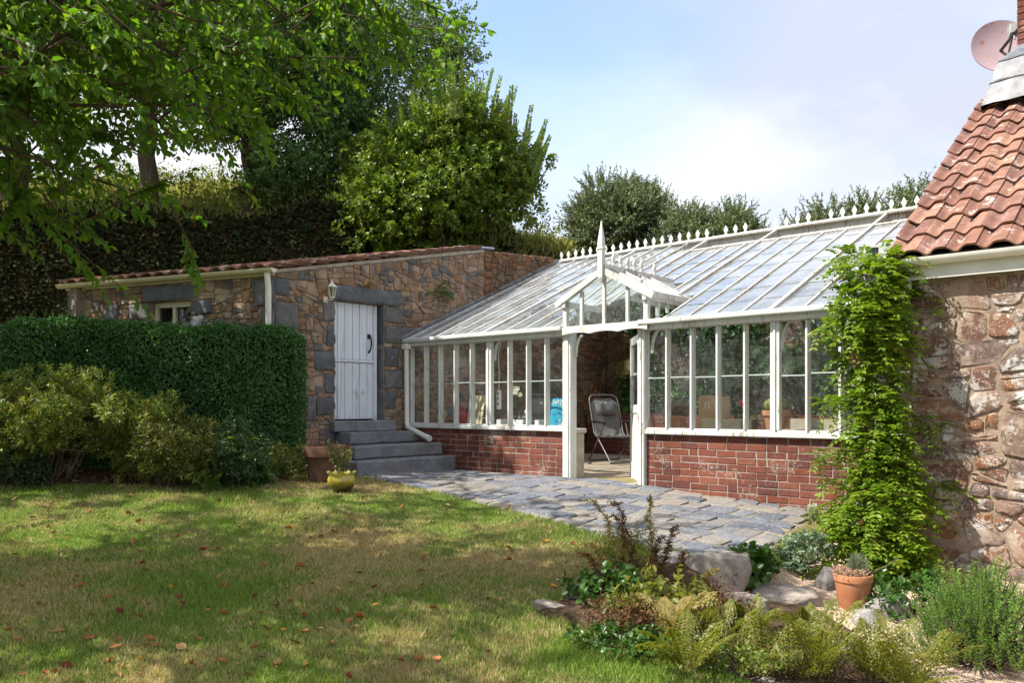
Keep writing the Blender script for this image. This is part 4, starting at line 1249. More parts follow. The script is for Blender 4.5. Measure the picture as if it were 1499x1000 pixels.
def tree(name, label, cat, base, fork, crown, mats, r0, twigs, TL, k, L, Wd, seed, group=None, nlimb=14, up=.25, shape='oval', ang=.9, hang=0, extra=None, spread=.5, bend=.15, foliage='crown'):
    r = np.random.default_rng(seed)
    t = thing(name, base, label, cat, group)
    mb = MB(); pts = branch_path(Vector(base) - Vector((0, 0, .3)), fork, r, 0, bend, 8)
    limb(mb, pts, r0 * 1.25, r0 * .72, 12); mb.build('trunk', M['bark'], t, smooth=60)
    crown = np.asarray(crown)
    mb = MB(); ends = crown[r.permutation(len(crown))[:nlimb]]
    for e in ends:
        s = pts[-1 - int(r.integers(0, 3))]
        p = branch_path(s, e[:3], r, .06, .22, 7); limb(mb, p, r0 * .42, r0 * .06)
        for _ in range(3):
            q = p[int(r.integers(2, 6))]; f = Vector(crown[int(r.integers(len(crown)))][:3])
            f = q + (f - q) * min(1, 1.3 / max((f - q).length, .1))
            limb(mb, branch_path(q, f, r, .04, .2, 5), r0 * .16, r0 * .03, 5)
    mb.build('branches', M['bark'], t, smooth=60)
    LV = Leaves(); P, Dv = blob_twigs(r, crown, twigs, up, spread=spread)
    on_twigs(LV, r, P, Dv, TL * (.6 + .8 * r.random(len(P))), k, L, Wd, ang, shape, hang)
    if extra: extra(LV, r)
    LV.build(foliage, mats, t)
    return t

rv = np.random.default_rng(3)
# --- trees on the slope
b0 = px(213, 0, 16.4); b0 = Vector((b0.x, b0.y, hz(b0.x, b0.y)))
cr = np.concatenate([sub_blobs(rv, (-7.0,16.6,8.6), (3.6,2.8,2.6), 46, (.45,.95)), sub_blobs(rv, (-6.0,15.9,6.4), (2.6,1.6,.9), 14, (.35,.6))])
tree('oak_tree', 'oak with bare upright trunk standing on the sunny slope behind the outbuilding', 'tree', b0, b0 + Vector((.1,.05,3.1)), cr, M['lf_oak'], .17, 2600, .34, 9, .10, .055, 21, 'trees on the slope', bend=.05)
b0 = px(22, 0, 16.0); b0 = Vector((b0.x, b0.y, hz(b0.x, b0.y)))
cr = sub_blobs(rv, (-10.6,16.0,8.2), (3.2,2.8,3.0), 44, (.45,.95))
tree('oak_tree', 'leftmost tree on the slope, its trunk at the left edge of the view', 'tree', b0, b0 + Vector((-.2,.05,3.0)), cr, M['lf_oak'], .22, 2200, .34, 9, .10, .055, 22, 'trees on the slope')
b0 = px(372, 0, 16.6); b0 = Vector((b0.x, b0.y, hz(b0.x, b0.y)))
cr = np.concatenate([sub_blobs(rv, (-4.35,16.8,6.6), (1.85,1.2,2.7), 62, (.30,.66)), sub_blobs(rv, (-4.0,16.3,4.6), (1.0,.8,1.0), 14, (.3,.5))])
tree('holm_oak', 'dense blackish evergreen tree between the bare oak trunk and the big bush', 'tree', b0, b0 + Vector((-.2,.0,1.7)), cr, M['lf_dark'], .09, 5200, .26, 9, .075, .042, 23, 'trees on the slope', foliage='crown')
b0 = Vector((-3.3, 19.6, hz(-3.3, 19.6)))
cr = sub_blobs(rv, (-3.6,19.6,7.7), (2.7,2.0,2.5), 64, (.35,.75))
tree('ash_tree', 'grey green airy tree showing behind the top of the big bush', 'tree', b0, b0 + Vector((0,0,2.2)), cr, M['lf_grey'], .14, 4200, .3, 9, .09, .05, 24, 'trees on the slope')
b0 = Vector((-6.6, 20.4, hz(-6.6, 20.4)))
cr = np.concatenate([sub_blobs(rv, (-6.8,20.2,9.4), (3.4,2.2,3.0), 60, (.5,.95)), sub_blobs(rv, (-10.5,20.0,10.0), (2.6,2.0,2.4), 24, (.5,.95))])
tree('ash_tree', 'tall light green tree filling the gap behind the bare oak trunk', 'tree', b0, b0 + Vector((0,0,2.6)), cr, M['lf_light'], .2, 4200, .36, 9, .11, .062, 26, 'trees on the slope')
# --- the big round bush with upright whippy shoots
def shoots(LV, r):
    for i in range(95):
        a = r.random() * 6.28; q = r.random() ** .5
        x = -1.0 + 1.55 * q * math.cos(a); y = 15.7 + 1.1 * q * math.sin(a)
        zt = 5.75 - .50 * ((x + .85) / 1.0) ** 2 - .25 * q
        H = .5 + .65 * r.random()
        n = int(H / .015)
        u = np.linspace(0, 1, n)[:, None]
        lean = np.array([r.normal() * .12 + .22 * (x + .9), r.normal() * .12, 1.0]); lean /= np.linalg.norm(lean)
        P = np.array([x, y, zt - .30]) + lean * u * H
        S = nrm(np.cross(lean, [math.cos(a * 3), math.sin(a * 3), 0]))
        sg = np.where(np.arange(n) % 2, 1, -1)[:, None]
        Dv = S * sg + lean * .55 + r.normal(size=(n, 3)) * .15
        sz = (1.15 - .55 * u[:, 0])
        LV.add(P, Dv, np.broadcast_to(np.cross(lean, S), (n, 3)) + r.normal(size=(n, 3)) * .4, .085 * sz, .060 * sz, 'oval')
b0 = Vector((-1.2, 15.95, hz(-1.2, 15.95)))
cr = np.concatenate([sub_blobs(rv, (-1.45,15.75,4.5), (1.45,1.2,1.15), 44, (.26,.6), shell=.5), sub_blobs(rv, (-.75,15.75,5.05), (.75,.8,.85), 20, (.22,.42)), sub_blobs(rv, (-1.5,15.3,3.5), (1.2,.8,.55), 22, (.3,.5)), sub_blobs(rv, (.15,15.7,4.75), (.45,.4,.4), 9, (.16,.28)), sub_blobs(rv, (.1,15.6,4.0), (.35,.4,.4), 6, (.18,.28)), sub_blobs(rv, (-2.5,15.4,3.6), (.9,.6,.7), 14, (.3,.45))])
tree('elm_bush', 'big rounded bush with upright leafy shoots on top beside the tile capped wall', 'bush', b0, b0 + Vector((0,0,.8)), cr, M['lf_elm'], .1, 8200, .22, 9, .075, .050, 25, None, nlimb=24, extra=shoots)

# --- gorse beyond the glasshouse ridge
def gorse(label, c, rad, n, seed):
    r = np.random.default_rng(seed); c = np.asarray(c, float); rad = np.asarray(rad, float)
    base = Vector((c[0], c[1], hz(c[0], c[1])))
    t = thing('gorse_bush', base, label, 'bush', 'gorse bushes behind the glasshouse')
    mb = MB(); LV = Leaves()
    for i in range(14):
        d = rdir(r, 1)[0]; d[2] = abs(d[2]); e = c + d * rad * .75
        limb(mb, branch_path(base - Vector((0,0,.1)), e, r, .05, .2, 6), .035, .008, 5)
    mb.build('stems', M['twig'], t)
    bl = sub_blobs(r, c, rad, 34, (.2 * rad.mean(), .42 * rad.mean()))
    P, Dv = blob_twigs(r, bl, n, .75, spread=.35)
    TL = .22 + .26 * r.random(len(P))
    k = 26
    u = np.linspace(0, 1, k)
    p = P[:, None] + Dv[:, None] * (u[None, :, None] * TL[:, None, None])
    N = r.normal(size=(len(P), k, 3))
    dd = Dv[:, None] * .8 + nrm(N) * .75
    sz = np.tile(1.1 - .6 * u, (len(P), 1)).reshape(-1)
    LV.add(p.reshape(-1, 3), dd.reshape(-1, 3), r.normal(size=(len(P) * k, 3)), .085 * sz, .026, 'lance')
    LV.build('foliage', M['lf_gorse'], t)
gorse('largest gorse bush, rising behind the spire of the glasshouse gable', (2.25,17.7,3.9), (.95,1.0,1.0), 2300, 31)
gorse('broad gorse bush right of the tallest one, behind the ridge cresting', (4.0,16.6,3.12), (1.05,.9,.62), 2100, 32)
gorse('small gorse tips above the ridge cresting, well left of the tiled roof', (5.5,14.9,3.2), (.4,.4,.6), 380, 33)
gorse('gorse tips showing just left of the tiled cottage roof', (7.0,14.9,3.35), (.8,.5,.55), 600, 34)

# --- near cherry whose branches hang into the picture, trunk to the left of it
r = np.random.default_rng(41)
cb = Vector((-6.6, 4.6, gz(-6.6, 4.6)))
cherry = thing('cherry_tree', cb, 'cherry tree whose drooping leafy branches hang over the lawn from the left', 'tree')
mb = MB(); tp = branch_path(cb - Vector((0,0,.3)), Vector((-6.4,4.9,1.7)), r, 0, .1, 8); limb(mb, tp, .21, .15, 14); mb.build('trunk', M['bark'], cherry, smooth=60)
ENDS = [(655,38,5.6),(640,12,5.8),(625,70,5.6),(585,25,5.5),(672,48,5.9),(565,85,5.6),(540,55,5.4),(500,100,5.7),(480,170,6.0),(455,60,5.3),(430,130,5.9),(400,40,5.0),(385,185,6.0),(340,95,5.4),(330,215,6.0),(285,372,6.0),(250,140,5.2),(235,270,5.9),(210,60,4.8),(180,190,5.6),(135,385,5.9),(120,110,4.7),(90,320,5.8),(50,180,5.0),(30,60,4.4),(160,20,4.5),(300,10,4.9),(500,-20,5.4),(390,-40,5.1),(20,300,5.6),(270,60,5.6),(60,110,5.4),(360,140,5.8),(140,60,5.6),(10,10,5.0),(230,200,6.1),(410,90,6.2),(90,30,5.8),(310,160,5.2),(190,120,6.0)]
ends = [px(*e) for e in ENDS]
for i in range(50):                              # the rest of the crown, over and left of the view
    d = rdir(r, 1)[0]; d[2] = abs(d[2]) * 1.0 - .12
    f = .45 + .55 * r.random() ** .5
    e = Vector((-5.7 + 4.0 * d[0] * f, 5.7 + 3.6 * d[1] * f, 3.6 + 2.4 * d[2] * f))
    if abs(e.x) < .66 * e.y and (HZ_Y - e.z / e.y * F_PX) > -25: e.z = .53 * e.y + .25 + .6 * r.random()
    if e.x > -1.3: e.x -= 1.4
    ends.append(e)
mb = MB(); LV = Leaves()
Ps, Ds, Ts = [], [], []
for i, e in enumerate(ends):
    s = Vector(tp[-1]) - Vector((0,0,.5 * r.random()))
    p = branch_path(s, e, r, .14 + .09 * r.normal(), .34, 13)
    limb(mb, p, .040, .005, 6)
    for j in range(4, 13):
        for q in range(4 if i < len(ENDS) else 5):
            d0 = (p[min(j+1, 12)] - p[j-1]).normalized()
            sd_ = Vector(r.normal(size=3)); sd_ = (sd_ - d0 * sd_.dot(d0)).normalized()
            dv = (d0 * .6 + sd_ * .9 + Vector((0,0,-.2))).normalized() if j < 12 else (d0 + sd_ * .3 + Vector((0,0,-.3))).normalized()
            ln = .20 + .34 * r.random()
            a = p[j].lerp(p[j-1], r.random())
            if q < 2: mb.tube([a, a + dv * ln * .5 + Vector((0,0,.01)), a + dv * ln], [.005,.0035,.002], 4)
            Ps.append(a); Ds.append(dv); Ts.append(ln)
mb.build('branches', M['twig'], cherry, smooth=60)
Ps = np.array([tuple(p) for p in Ps]); Ds = np.array([tuple(p) for p in Ds]); Ts = np.array(Ts)
on_twigs(LV, r, Ps, Ds, Ts, 14, .063, .033, .85, 'oval', .45, .16, .35)
LV.build('foliage', M['lf_cherry'], cherry)

# --- second tree at the left, beyond the edge of the view, shading the hedge and steps
cr = np.concatenate([sub_blobs(rv, (-8.4,9.9,5.0), (3.2,2.8,2.6), 60, (.4,.8)), sub_blobs(rv, (-6.9,10.3,5.6), (1.5,1.6,1.4), 16, (.35,.6))])
b0 = Vector((-9.0, 9.7, gz(-9.0, 9.7)))
tree('sycamore_tree', 'leafy tree at the far left beyond the end of the clipped hedge', 'tree', b0, b0 + Vector((.2,.1,3.4)), cr, M['lf_oak'], .2, 1900, .34, 9, .11, .07, 43)
# --- tall laurel screen left of the lawn (seen mirrored in the panes)
lb = thing('laurel_hedge', (-10.8, 1.0, -1.6), 'tall loose laurel hedge along the left side of the lawn', 'hedge')
LV = Leaves(); bl = np.concatenate([sub_blobs(rv, (-11.2 + .5 * math.sin(y), y, .6), (.9,.9,2.2), 14, (.4,.7)) for y in np.arange(-7, 8.5, 1.4)])
P, Dv = blob_twigs(rv, bl, 2600, .2); on_twigs(LV, rv, P, Dv, .35, 7, .13, .055); LV.build('foliage', M['lf_deep'], lb)
mb = MB()
for y in np.arange(-7, 8.5, 1.0): limb(mb, branch_path((-11.2, y, -1.7), (-11.2, y + .2, 1.6), rv, 0, .2), .06, .02)
mb.build('stems', M['bark'], lb)

# --- clipped hedge
hA, hB = np.array([-2.60, 9.98]), np.array([-6.05, 9.42]); hd = nrm(hB - hA); hn = np.array([hd[1], -hd[0]])   # towards the lawn
if hn[1] > 0: hn = -hn
HL = float(np.linalg.norm(hB - hA)); HT = .85
def hedge_top(a): return .93 + .11 * (a / HL) + .018 * np.sin(a * 3.1) + .014 * np.sin(a * 7.7) - .10 * np.clip((.25 - a) / .25, 0, 1) ** 2 - .10 * np.clip((a - HL + .25) / .25, 0, 1) ** 2
hedge = thing('clipped_hedge', (*(hA + hB) / 2, -.95), 'long dark green hedge clipped to a flat topped block before the outbuilding', 'hedge')
def hedge_surf(a, u, out=0.0):
    """a along, u 0..1 round the section: front foot -> top -> back foot"""
    zt = hedge_top(a); H = zt + .95; tot = H * 2 + HT
    s = u * tot
    x = np.where(s < H, 0, np.where(s < H + HT, s - H, HT)); z = np.where(s < H, -.95 + s, np.where(s < H + HT, zt, zt - (s - H - HT)))
    rr = .15
    near = np.hypot(np.clip(rr - x, 0, rr) , np.clip(z - (zt - rr), 0, rr)); k = np.where(near > rr, rr / np.maximum(near, 1e-6), 1)
    x = np.where(near > rr, rr - (rr - x) * k, x); z = np.where(near > rr, zt - rr + (z - zt + rr) * k, z)
    x = x - (.05 * np.sin(a * 1.9) + .04 * np.sin(a * 4.3 + z * 2) + .03 * np.sin(a * 2.7 - z * 4.1)) * .6 - .07 * np.clip((.3 - z) / 1.3, -1, 1) * (x < .4)
    e = .30
    ends = np.clip((e - a) / e, 0, 1); ende = np.clip((a - HL + e) / e, 0, 1); pull = .24 * (ends ** 2 + ende ** 2)
    x = x + np.where(x < HT / 2, pull, -pull)
    return x, z
nl = 52000
a = rv.random(nl) * HL; u = rv.random(nl) ** 1.0 * .66
x, z = hedge_surf(a, u); dep = rv.random(nl) ** 2 * .07 - .012 + .02 * np.sin(a * 11) * np.sin(z * 9)
onT = z > hedge_top(a) - .03
nx_, nz_ = np.where(onT, 0, 1.0), np.where(onT, 1.0, .1)
xx = x + dep * nx_; zz = z - dep * nz_
ne = 9000                                          # the right-hand and left-hand ends
ea = np.where(rv.random(ne) < .7, 0.0, HL); ex = rv.random(ne) * HT; ez = -.95 + rv.random(ne) * (hedge_top(ea) + .95)
ed = rv.random(ne) ** 2 * .07 - .01 + .25 * (np.clip(np.abs(ex - HT/2) - HT/2 + .3, 0, .3) / .3) ** 2 * .3
A_ = np.concatenate([a, np.where(ea == 0, ed + .02, HL - ed - .02)]); X_ = np.concatenate([xx, ex]); Z_ = np.concatenate([zz, ez])
NX = np.concatenate([nx_, np.zeros(ne)]); NZ = np.concatenate([nz_, np.zeros(ne)]); NA = np.concatenate([np.zeros(nl), np.where(ea == 0, -1.0, 1.0)])
P = np.stack([hA[0] + hd[0] * A_ - hn[0] * X_, hA[1] + hd[1] * A_ - hn[1] * X_, Z_], 1)
Nv = np.stack([hn[0] * NX + hd[0] * NA, hn[1] * NX + hd[1] * NA, NZ], 1)
LV = Leaves(); n = len(P)
Dv = nrm(rdir(rv, n) + np.array([0,0,.35]) + Nv * .5)
LV.add(P, Dv, Nv + rv.normal(size=(n, 3)) * .55, .036 * (1 + rv.normal(size=n) * .2).clip(.6, 1.5), .020, 'oval', .12)
LV.build('foliage', M['lf_hedge'], hedge)
LV = Leaves(); mbs = MB()
for i in range(150):
    a_ = rv.random() * HL; t_ = rv.random() < .6
    u_ = (.5 if t_ else rv.random() * .42)
    x_, z_ = hedge_surf(np.array([a_]), np.array([u_])); x_ = float(x_[0]) + (rv.normal() * .25 if t_ else 0); z_ = float(z_[0])
    b_ = np.array([hA[0] + hd[0] * a_ - hn[0] * x_, hA[1] + hd[1] * a_ - hn[1] * x_, z_ - .02])
    d_ = nrm(np.array([hn[0] * (0 if t_ else .9), hn[1] * (0 if t_ else .9), 1.0 if t_ else .5]) + rv.normal(size=3) * .3)
    L_ = rv.uniform(.05, .14); n_ = 7; u2 = np.linspace(.1, 1, n_)[:, None]; s_ = rdir(rv, n_)
    LV.add(b_ + d_ * u2 * L_, s_ * .8 + d_ * .7, rdir(rv, n_) + [0, 0, .6], .030, .016, 'oval')
LV.build('new_shoots', M['lf_round'], hedge)
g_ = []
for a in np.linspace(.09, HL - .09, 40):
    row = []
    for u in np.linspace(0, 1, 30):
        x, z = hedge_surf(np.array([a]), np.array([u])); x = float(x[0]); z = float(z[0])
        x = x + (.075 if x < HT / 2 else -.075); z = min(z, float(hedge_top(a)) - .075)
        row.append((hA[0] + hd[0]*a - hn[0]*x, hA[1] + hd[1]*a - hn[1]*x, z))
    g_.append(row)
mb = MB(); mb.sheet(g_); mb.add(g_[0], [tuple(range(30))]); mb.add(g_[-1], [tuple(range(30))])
mb.build('dark_core', simple('hedge_inside', (.018,.02,.012), .95, .05, .4, 20), hedge)  # solid dark core, no twigs: shade between the leaves put into its colour

# --- shrubs and plants in the left border
def shrub(name, label, c, rad, mat, n, k, L, Wd, seed, cat='shrub', TL=.09, up=.5, blobs=26, bs=(.2,.4), shape='oval', ang=1.0, stems=14, group=None, spread=.5, shell=.5, extra=None):
    r = np.random.default_rng(seed); c = np.asarray(c, float); rad = np.asarray(rad, float)
    base = Vector((c[0], c[1], gz(c[0], c[1]) if c[1] < 12 else c[2] - rad[2]))
    t = thing(name, base, label, cat, group)
    mb = MB()
    for i in range(stems):
        d = rdir(r, 1)[0]; d[2] = abs(d[2]) * .6 + .1
        e = c + d * rad * .8
        limb(mb, branch_path(base + Vector((*(r.normal(size=2) * .05), -.04)), e, r, .05, .25, 6), .014 * (rad.mean() / .6) + .004, .003, 5)
    mb.build('stems', M['twig'], t)
    bl = sub_blobs(r, c, rad, blobs, (bs[0] * rad.mean(), bs[1] * rad.mean()), shell=shell)
    LV = Leaves(); P, Dv = blob_twigs(r, bl, n, up, spread=spread)
    keep = P[:, 2] > base.z + .03
    P, Dv = P[keep], Dv[keep]
    on_twigs(LV, r, P, Dv, TL, k, L, Wd, ang, shape)
    if extra: extra(LV, r)
    LV.build('foliage', mat, t)
    return t
shrub('azalea_bush', 'large spreading yellow green azalea at the left in front of the hedge', (-5.05,8.95,-.15), (1.30,.55,.46), M['lf_azalea'], 3600, 8, .052, .018, 51, blobs=80, bs=(.14,.24), shape='diamond', stems=22)
shrub('azalea_bush', 'lower olive green azalea spreading right from the yellow green one', (-3.80,8.95,-.52), (.66,.42,.30), M['lf_olive'], 1300, 8, .046, .015, 52, blobs=30, bs=(.18,.32), shape='diamond')
shrub('box_shrub', 'small dark bushy shrub low in the border under the hedge', (-3.2,9.1,-.60), (.50,.38,.33), M['lf_deep'], 1100, 8, .030, .014, 53, blobs=22)
shrub('euonymus_shrub', 'little dull olive twiggy shrub beside the large terracotta pot', (-2.68,9.55,-.72), (.26,.22,.22), M['lf_olive'], 420, 7, .026, .012, 54, stems=10)
shrub('hosta_plant', 'low yellow green plant with long leaves at the lawn edge', (-3.40,8.88,-.90), (.24,.16,.07), M['lf_fresh'], 22, 5, .15, .055, 55, 'plant', .05, .3, stems=4, ang=1.2)
shrub('hydrangea_plant', 'bright green plant with broad oval leaves in front of the hedge', (-3.12,9.12,-.62), (.20,.18,.24), M['lf_fresh'], 34, 4, .13, .065, 56, 'plant', .12, .5, stems=8, ang=1.1)
shrub('fern_clump', 'mid green fern like clump between the broad leaved plant and the pot', (-2.95,9.2,-.78), (.24,.2,.16), M['lf_round'], 70, 7, .085, .030, 57, 'plant', .14, .5, stems=5)
shrub('dwarf_shrub', 'patch of low dark foliage beneath the azalea at far left', (-5.45,8.75,-.72), (.4,.25,.18), M['lf_deep'], 420, 7, .034, .016, 58)
mb = MB(); q = [gp(330,702,.04), gp(352,700,.05), gp(375,690,.09), gp(398,676,.15), gp(410,679,.12), gp(420,683,.1)]
mb.tube(q, [.012,.011,.010,.008,.006,.003], 6); setp(mb.build('fallen_branch', M['oldstem'], smooth=60), 'thin grey dead branch lying along the border edge near the pot', 'branch')

# --- undergrowth on the shaded bank and the slope
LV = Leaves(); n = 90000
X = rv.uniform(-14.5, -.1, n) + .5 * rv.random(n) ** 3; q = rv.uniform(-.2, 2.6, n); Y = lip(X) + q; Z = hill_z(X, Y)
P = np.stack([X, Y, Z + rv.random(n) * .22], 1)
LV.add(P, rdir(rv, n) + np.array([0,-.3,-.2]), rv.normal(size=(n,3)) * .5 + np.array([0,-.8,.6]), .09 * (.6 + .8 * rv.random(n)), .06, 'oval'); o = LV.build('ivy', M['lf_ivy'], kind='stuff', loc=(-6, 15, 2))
LV = Leaves(); n = 9000
X = rv.uniform(-.6, 2.6, n); Y = lip(X) + rv.uniform(.2, 2.4, n); Z = hill_z(X, Y)
LV.add(np.stack([X, Y, Z], 1), rv.normal(size=(n,3)) * .5 + np.array([.1,-.5,.7]), rdir(rv, n), .12 + .28 * rv.random(n), .018 + .02 * rv.random(n), 'lance'); LV.build('dry_grass', M['lf_slope'], kind='stuff', loc=(1, 17, 3))
LV = Leaves(); n = 2600
X = rv.uniform(-8, -2.4, n); Y = rv.uniform(8.2, 10.2, n); kk = sdf(LBED_POLY, X, Y) > -.12 * rv.random(n); X, Y = X[kk], Y[kk]; n = len(X)
LV.add(np.stack([X, Y, lawn_z(X, Y) + .04 + .03 * rv.random(n)], 1), rdir(rv, n) * [1,1,.25], rv.normal(size=(n,3)) * .35 + [0,0,1], .05 + .03 * rv.random(n), .026, 'oval', .25); LV.build('leaf_litter', M['lf_litter'], kind='stuff', loc=(-5, 9, -.9))
LV = Leaves(); n = 60000
X = rv.uniform(-15, 2.2, n); Y = lip(X) + 1.5 + rv.random(n) ** 1.3 * 14; Z = hill_z(X, Y)
hgt = .08 + .34 * rv.random(n)
P = np.stack([X, Y, Z], 1)
LV.add(P, rv.normal(size=(n,3)) * .35 + np.array([0,0,1.0]), rdir(rv, n), hgt, .022 + .025 * rv.random(n), 'lance'); LV.build('tall_grass', M['lf_slope'], kind='stuff', loc=(-6, 20, 4))
LV = Leaves(); n = 9000
X = rv.uniform(-14, 2.4, n); Y = lip(X) + 1.4 + rv.random(n) ** 1.2 * 13; Z = hill_z(X, Y) + .1 + .6 * rv.random(n)
on_twigs(LV, rv, np.stack([X, Y, Z], 1)[:2200], rdir(rv, 2200) * [1,1,.3] + [0,0,.4], .5, 10, .10, .04, 1.3, 'lance'); LV.build('bracken', M['lf_fern'], kind='stuff', loc=(-6, 20, 4.1))
# ------------------------------------------------------------------ ferns, climber, right-hand bed
def frond(LV, r, base, az, L, arch=.9, lift=1.1, npin=20, wid=.34, pl=.022, curl=0.0, tilt=0.0):
    """bipinnate frond: arching rachis, pinnae of small leaflets"""
    n = npin; base = np.asarray(base, float)
    h = np.array([math.cos(az), math.sin(az), 0]); u = np.linspace(0, 1, n + 1)
    ang = lift - (arch + curl) * u ** 1.25
    st = L / n
    pts = [base]
    for i in range(n): pts.append(pts[-1] + st * (h * math.cos(ang[i]) + np.array([0, 0, math.sin(ang[i])])))
    pts = np.array(pts); side = np.array([-h[1], h[0], tilt]); side /= np.linalg.norm(side)
    for i in range(3, n):
        uu = i / n
        w = L * wid * (math.sin(math.pi * min(1, uu * .92 + .10)) ** .8) * (1 - .25 * uu) + .01
        tang = nrm(pts[i + 1] - pts[i]); upv = np.cross(tang, side)
        for s in (-1, 1):
            d = nrm(side * s + tang * (.35 + .25 * uu) + upv * r.normal() * .14)
            m = max(4, int(w / (pl * .80)))
            v = np.linspace(.06, 1, m)
            q = pts[i] + d * (v[:, None] * w) - np.array([0, 0, 1]) * (v[:, None] ** 2) * w * .22
            pd = nrm(np.cross(d, upv))
            sz = pl * (1.15 - .75 * v) * (.85 + .3 * r.random(m))
            for s2 in (-1, 1):
                LV.add(q, pd * s2 + d * .55, np.broadcast_to(upv, (m, 3)) + r.normal(size=(m, 3)) * .25, sz, sz * .42, 'lance')
    return pts
def fern(name, label, base, nf, L, mat, seed, group=None, az=None, lift=(.75,1.25), arch=(.7,1.2), pl=.022, npin=20, wid=.3, curl=0, cat='fern'):
    r = np.random.default_rng(seed)
    t = thing(name, base, label, cat, group); LV = Leaves(); mb = MB()
    for i in range(nf):
        a = (i / nf * 6.283 + r.normal() * .3) if az is None else r.uniform(*az)
        p = frond(LV, r, np.array(base) + r.normal(size=3) * [.03,.03,0], a, L * r.uniform(.7, 1.1), r.uniform(*arch), r.uniform(*lift), npin, wid, pl, curl, r.normal() * .3)
        mb.tube([Vector(q) for q in p[::2]], [.004 * (1 - .8 * k / (len(p[::2]) - 1)) for k in range(len(p[::2]))], 4)
    mb.build('stalks', M['fernstalk'], t); LV.build('fronds', mat, t)
    return t
M['fernstalk'] = simple('fern_stalk', (.15,.10,.04), .7)
# ferns at the front of the bed
FG = 'ferns at the front of the bed'
for i, (x, y, nf, L, lab, mt) in enumerate(((1195,1005,10,.54,'largest olive green fern in front of the gravel path at the bottom edge','lf_fern'),
        (1105,1000,9,.46,'olive fern at the bottom edge left of the largest one','lf_fern'),
        (1330,1035,9,.56,'yellow green fern in the bottom right corner beside the rosemary','lf_fern'),
        (1045,950,8,.40,'small yellowing fern behind the olive one in the bed','lf_fern'),
        (1185,955,6,.34,'thin fern fronds reaching up before the terracotta pot of lavender','lf_fern'),
        (1010,990,7,.40,'short olive fern at the very front of the bed beside the lawn','lf_fern'),
        (1275,1000,8,.44,'fern at the bottom edge between the gravel and the rosemary','lf_fern'),
        (1095,935,7,.30,'fern arching over the flat stones right of the brown withered clump','lf_fern'),
        (985,935,8,.36,'bronze tinted fern low in the middle of the bed','lf_straw'))):
    fern('fern', lab, gp(x, y, .02), nf, L, M[mt], 60 + i, FG, npin=17, pl=.034, lift=(.8,1.35), arch=(.35,.85))
# ferns hanging on the back wall inside
for i, (t_, d_, z_, nf, L, lab, mt, cu) in enumerate(((-3.72,5.0,1.15,16,.75,'dead brown fern hanging high on the back wall seen through the doorway','lf_brown',.9),
        (-3.35,4.95,.75,12,.7,'drooping tawny fern on the back wall above the recliner','lf_straw',.9),
        (-3.4,4.9,-.05,18,.55,'green fern growing low on the back wall behind the recliner','lf_fresh',.3),
        (-3.55,2.6,.45,12,.55,'dark fern on the side wall behind the left hand panes','lf_deep',.5),
        (-1.6,4.95,.7,16,.9,'large dark fern on the back wall behind the cardboard box','lf_deep',.5),
        (-.3,4.95,.8,16,.9,'dark fern on the back wall behind the cactus','lf_deep',.5))):
    fern('wall_fern', lab, G(t_, d_, z_), nf, L, M[mt], 80 + i, 'ferns on the glasshouse walls', az=(-2.9, -1.2), lift=(-.1,.8), arch=(.9,1.6), npin=16, pl=.035, wid=.3, curl=cu)
fern('wall_fern', 'small green fern sprouting from the stone wall right of the lintel', D(2.86,1.74,.03), 9, .30, M['lf_fresh'], 95, 'ferns on the outbuilding wall', az=(-2.2,.6), lift=(-.2,.9), arch=(.8,1.2), npin=12, pl=.03, wid=.2)
fern('wall_fern', 'tiny yellowish fern growing on top of the door lintel', D(1.42,1.66,.06), 6, .15, M['lf_fern'], 96, 'ferns on the outbuilding wall', az=(-2.2,.6), lift=(.2,.9), arch=(.6,1.0), npin=8, pl=.02, wid=.22)
LV = Leaves(); n = 22000
t_ = rv.uniform(-3.6, 1.6, n); z_ = -.2 + 2.2 * rv.random(n) ** .8; d_ = 5.05 - rv.random(n) ** 2 * .3
cl = np.sin(t_ * 3.1) + np.sin(z_ * 4 + t_ * 2) + rv.normal(size=n) * .7; k_ = cl > -.3
P = np.array([tuple(G(a, b, c)) for a, b, c in zip(t_[k_], d_[k_], z_[k_])]); n = len(P)
LV.add(P, rdir(rv, n) + [-.3,-.4,-.3], rv.normal(size=(n,3)) * .6 + [-.66,-.75,.3], .085 * (.6 + .8 * rv.random(n)), .055, 'oval')
setp(LV.build('climbing_fig', M['lf_dark']), 'dark creeping foliage covering the glasshouse back wall', 'climber')

# wisteria trained up the cottage corner: pinnate leaves
r = np.random.default_rng(71)
wis = thing('wisteria', gp(1300, 862), 'bright green wisteria climbing the corner between glasshouse and cottage', 'climber')
WP = [(1292,868,6.75,.17,.2),(1292,805,6.75,.33,.30),(1283,745,6.85,.31,.28),(1278,680,7.0,.20,.24),(1276,620,7.05,.19,.23),(1272,560,7.1,.14,.2),(1268,510,7.1,.21,.24),(1266,460,7.1,.25,.24),(1276,410,7.15,.22,.22),(1278,378,7.2,.14,.16)]
mb = MB()
path = [px(x, y, Y) + Vector((.05, .25, 0)) for x, y, Y, _, _ in WP]
for k in range(4):
    p = [q + Vector((.06 * math.sin(i * 1.7 + k * 2), .06 * math.cos(i * 2.1 + k), 0)) for i, q in enumerate(path)]
    mb.tube([p[0] - Vector((0,0,.25))] + p, [.035 - .002 * i - .004 * k for i in range(len(p) + 1)], 8)
LV = Leaves(); RC = []
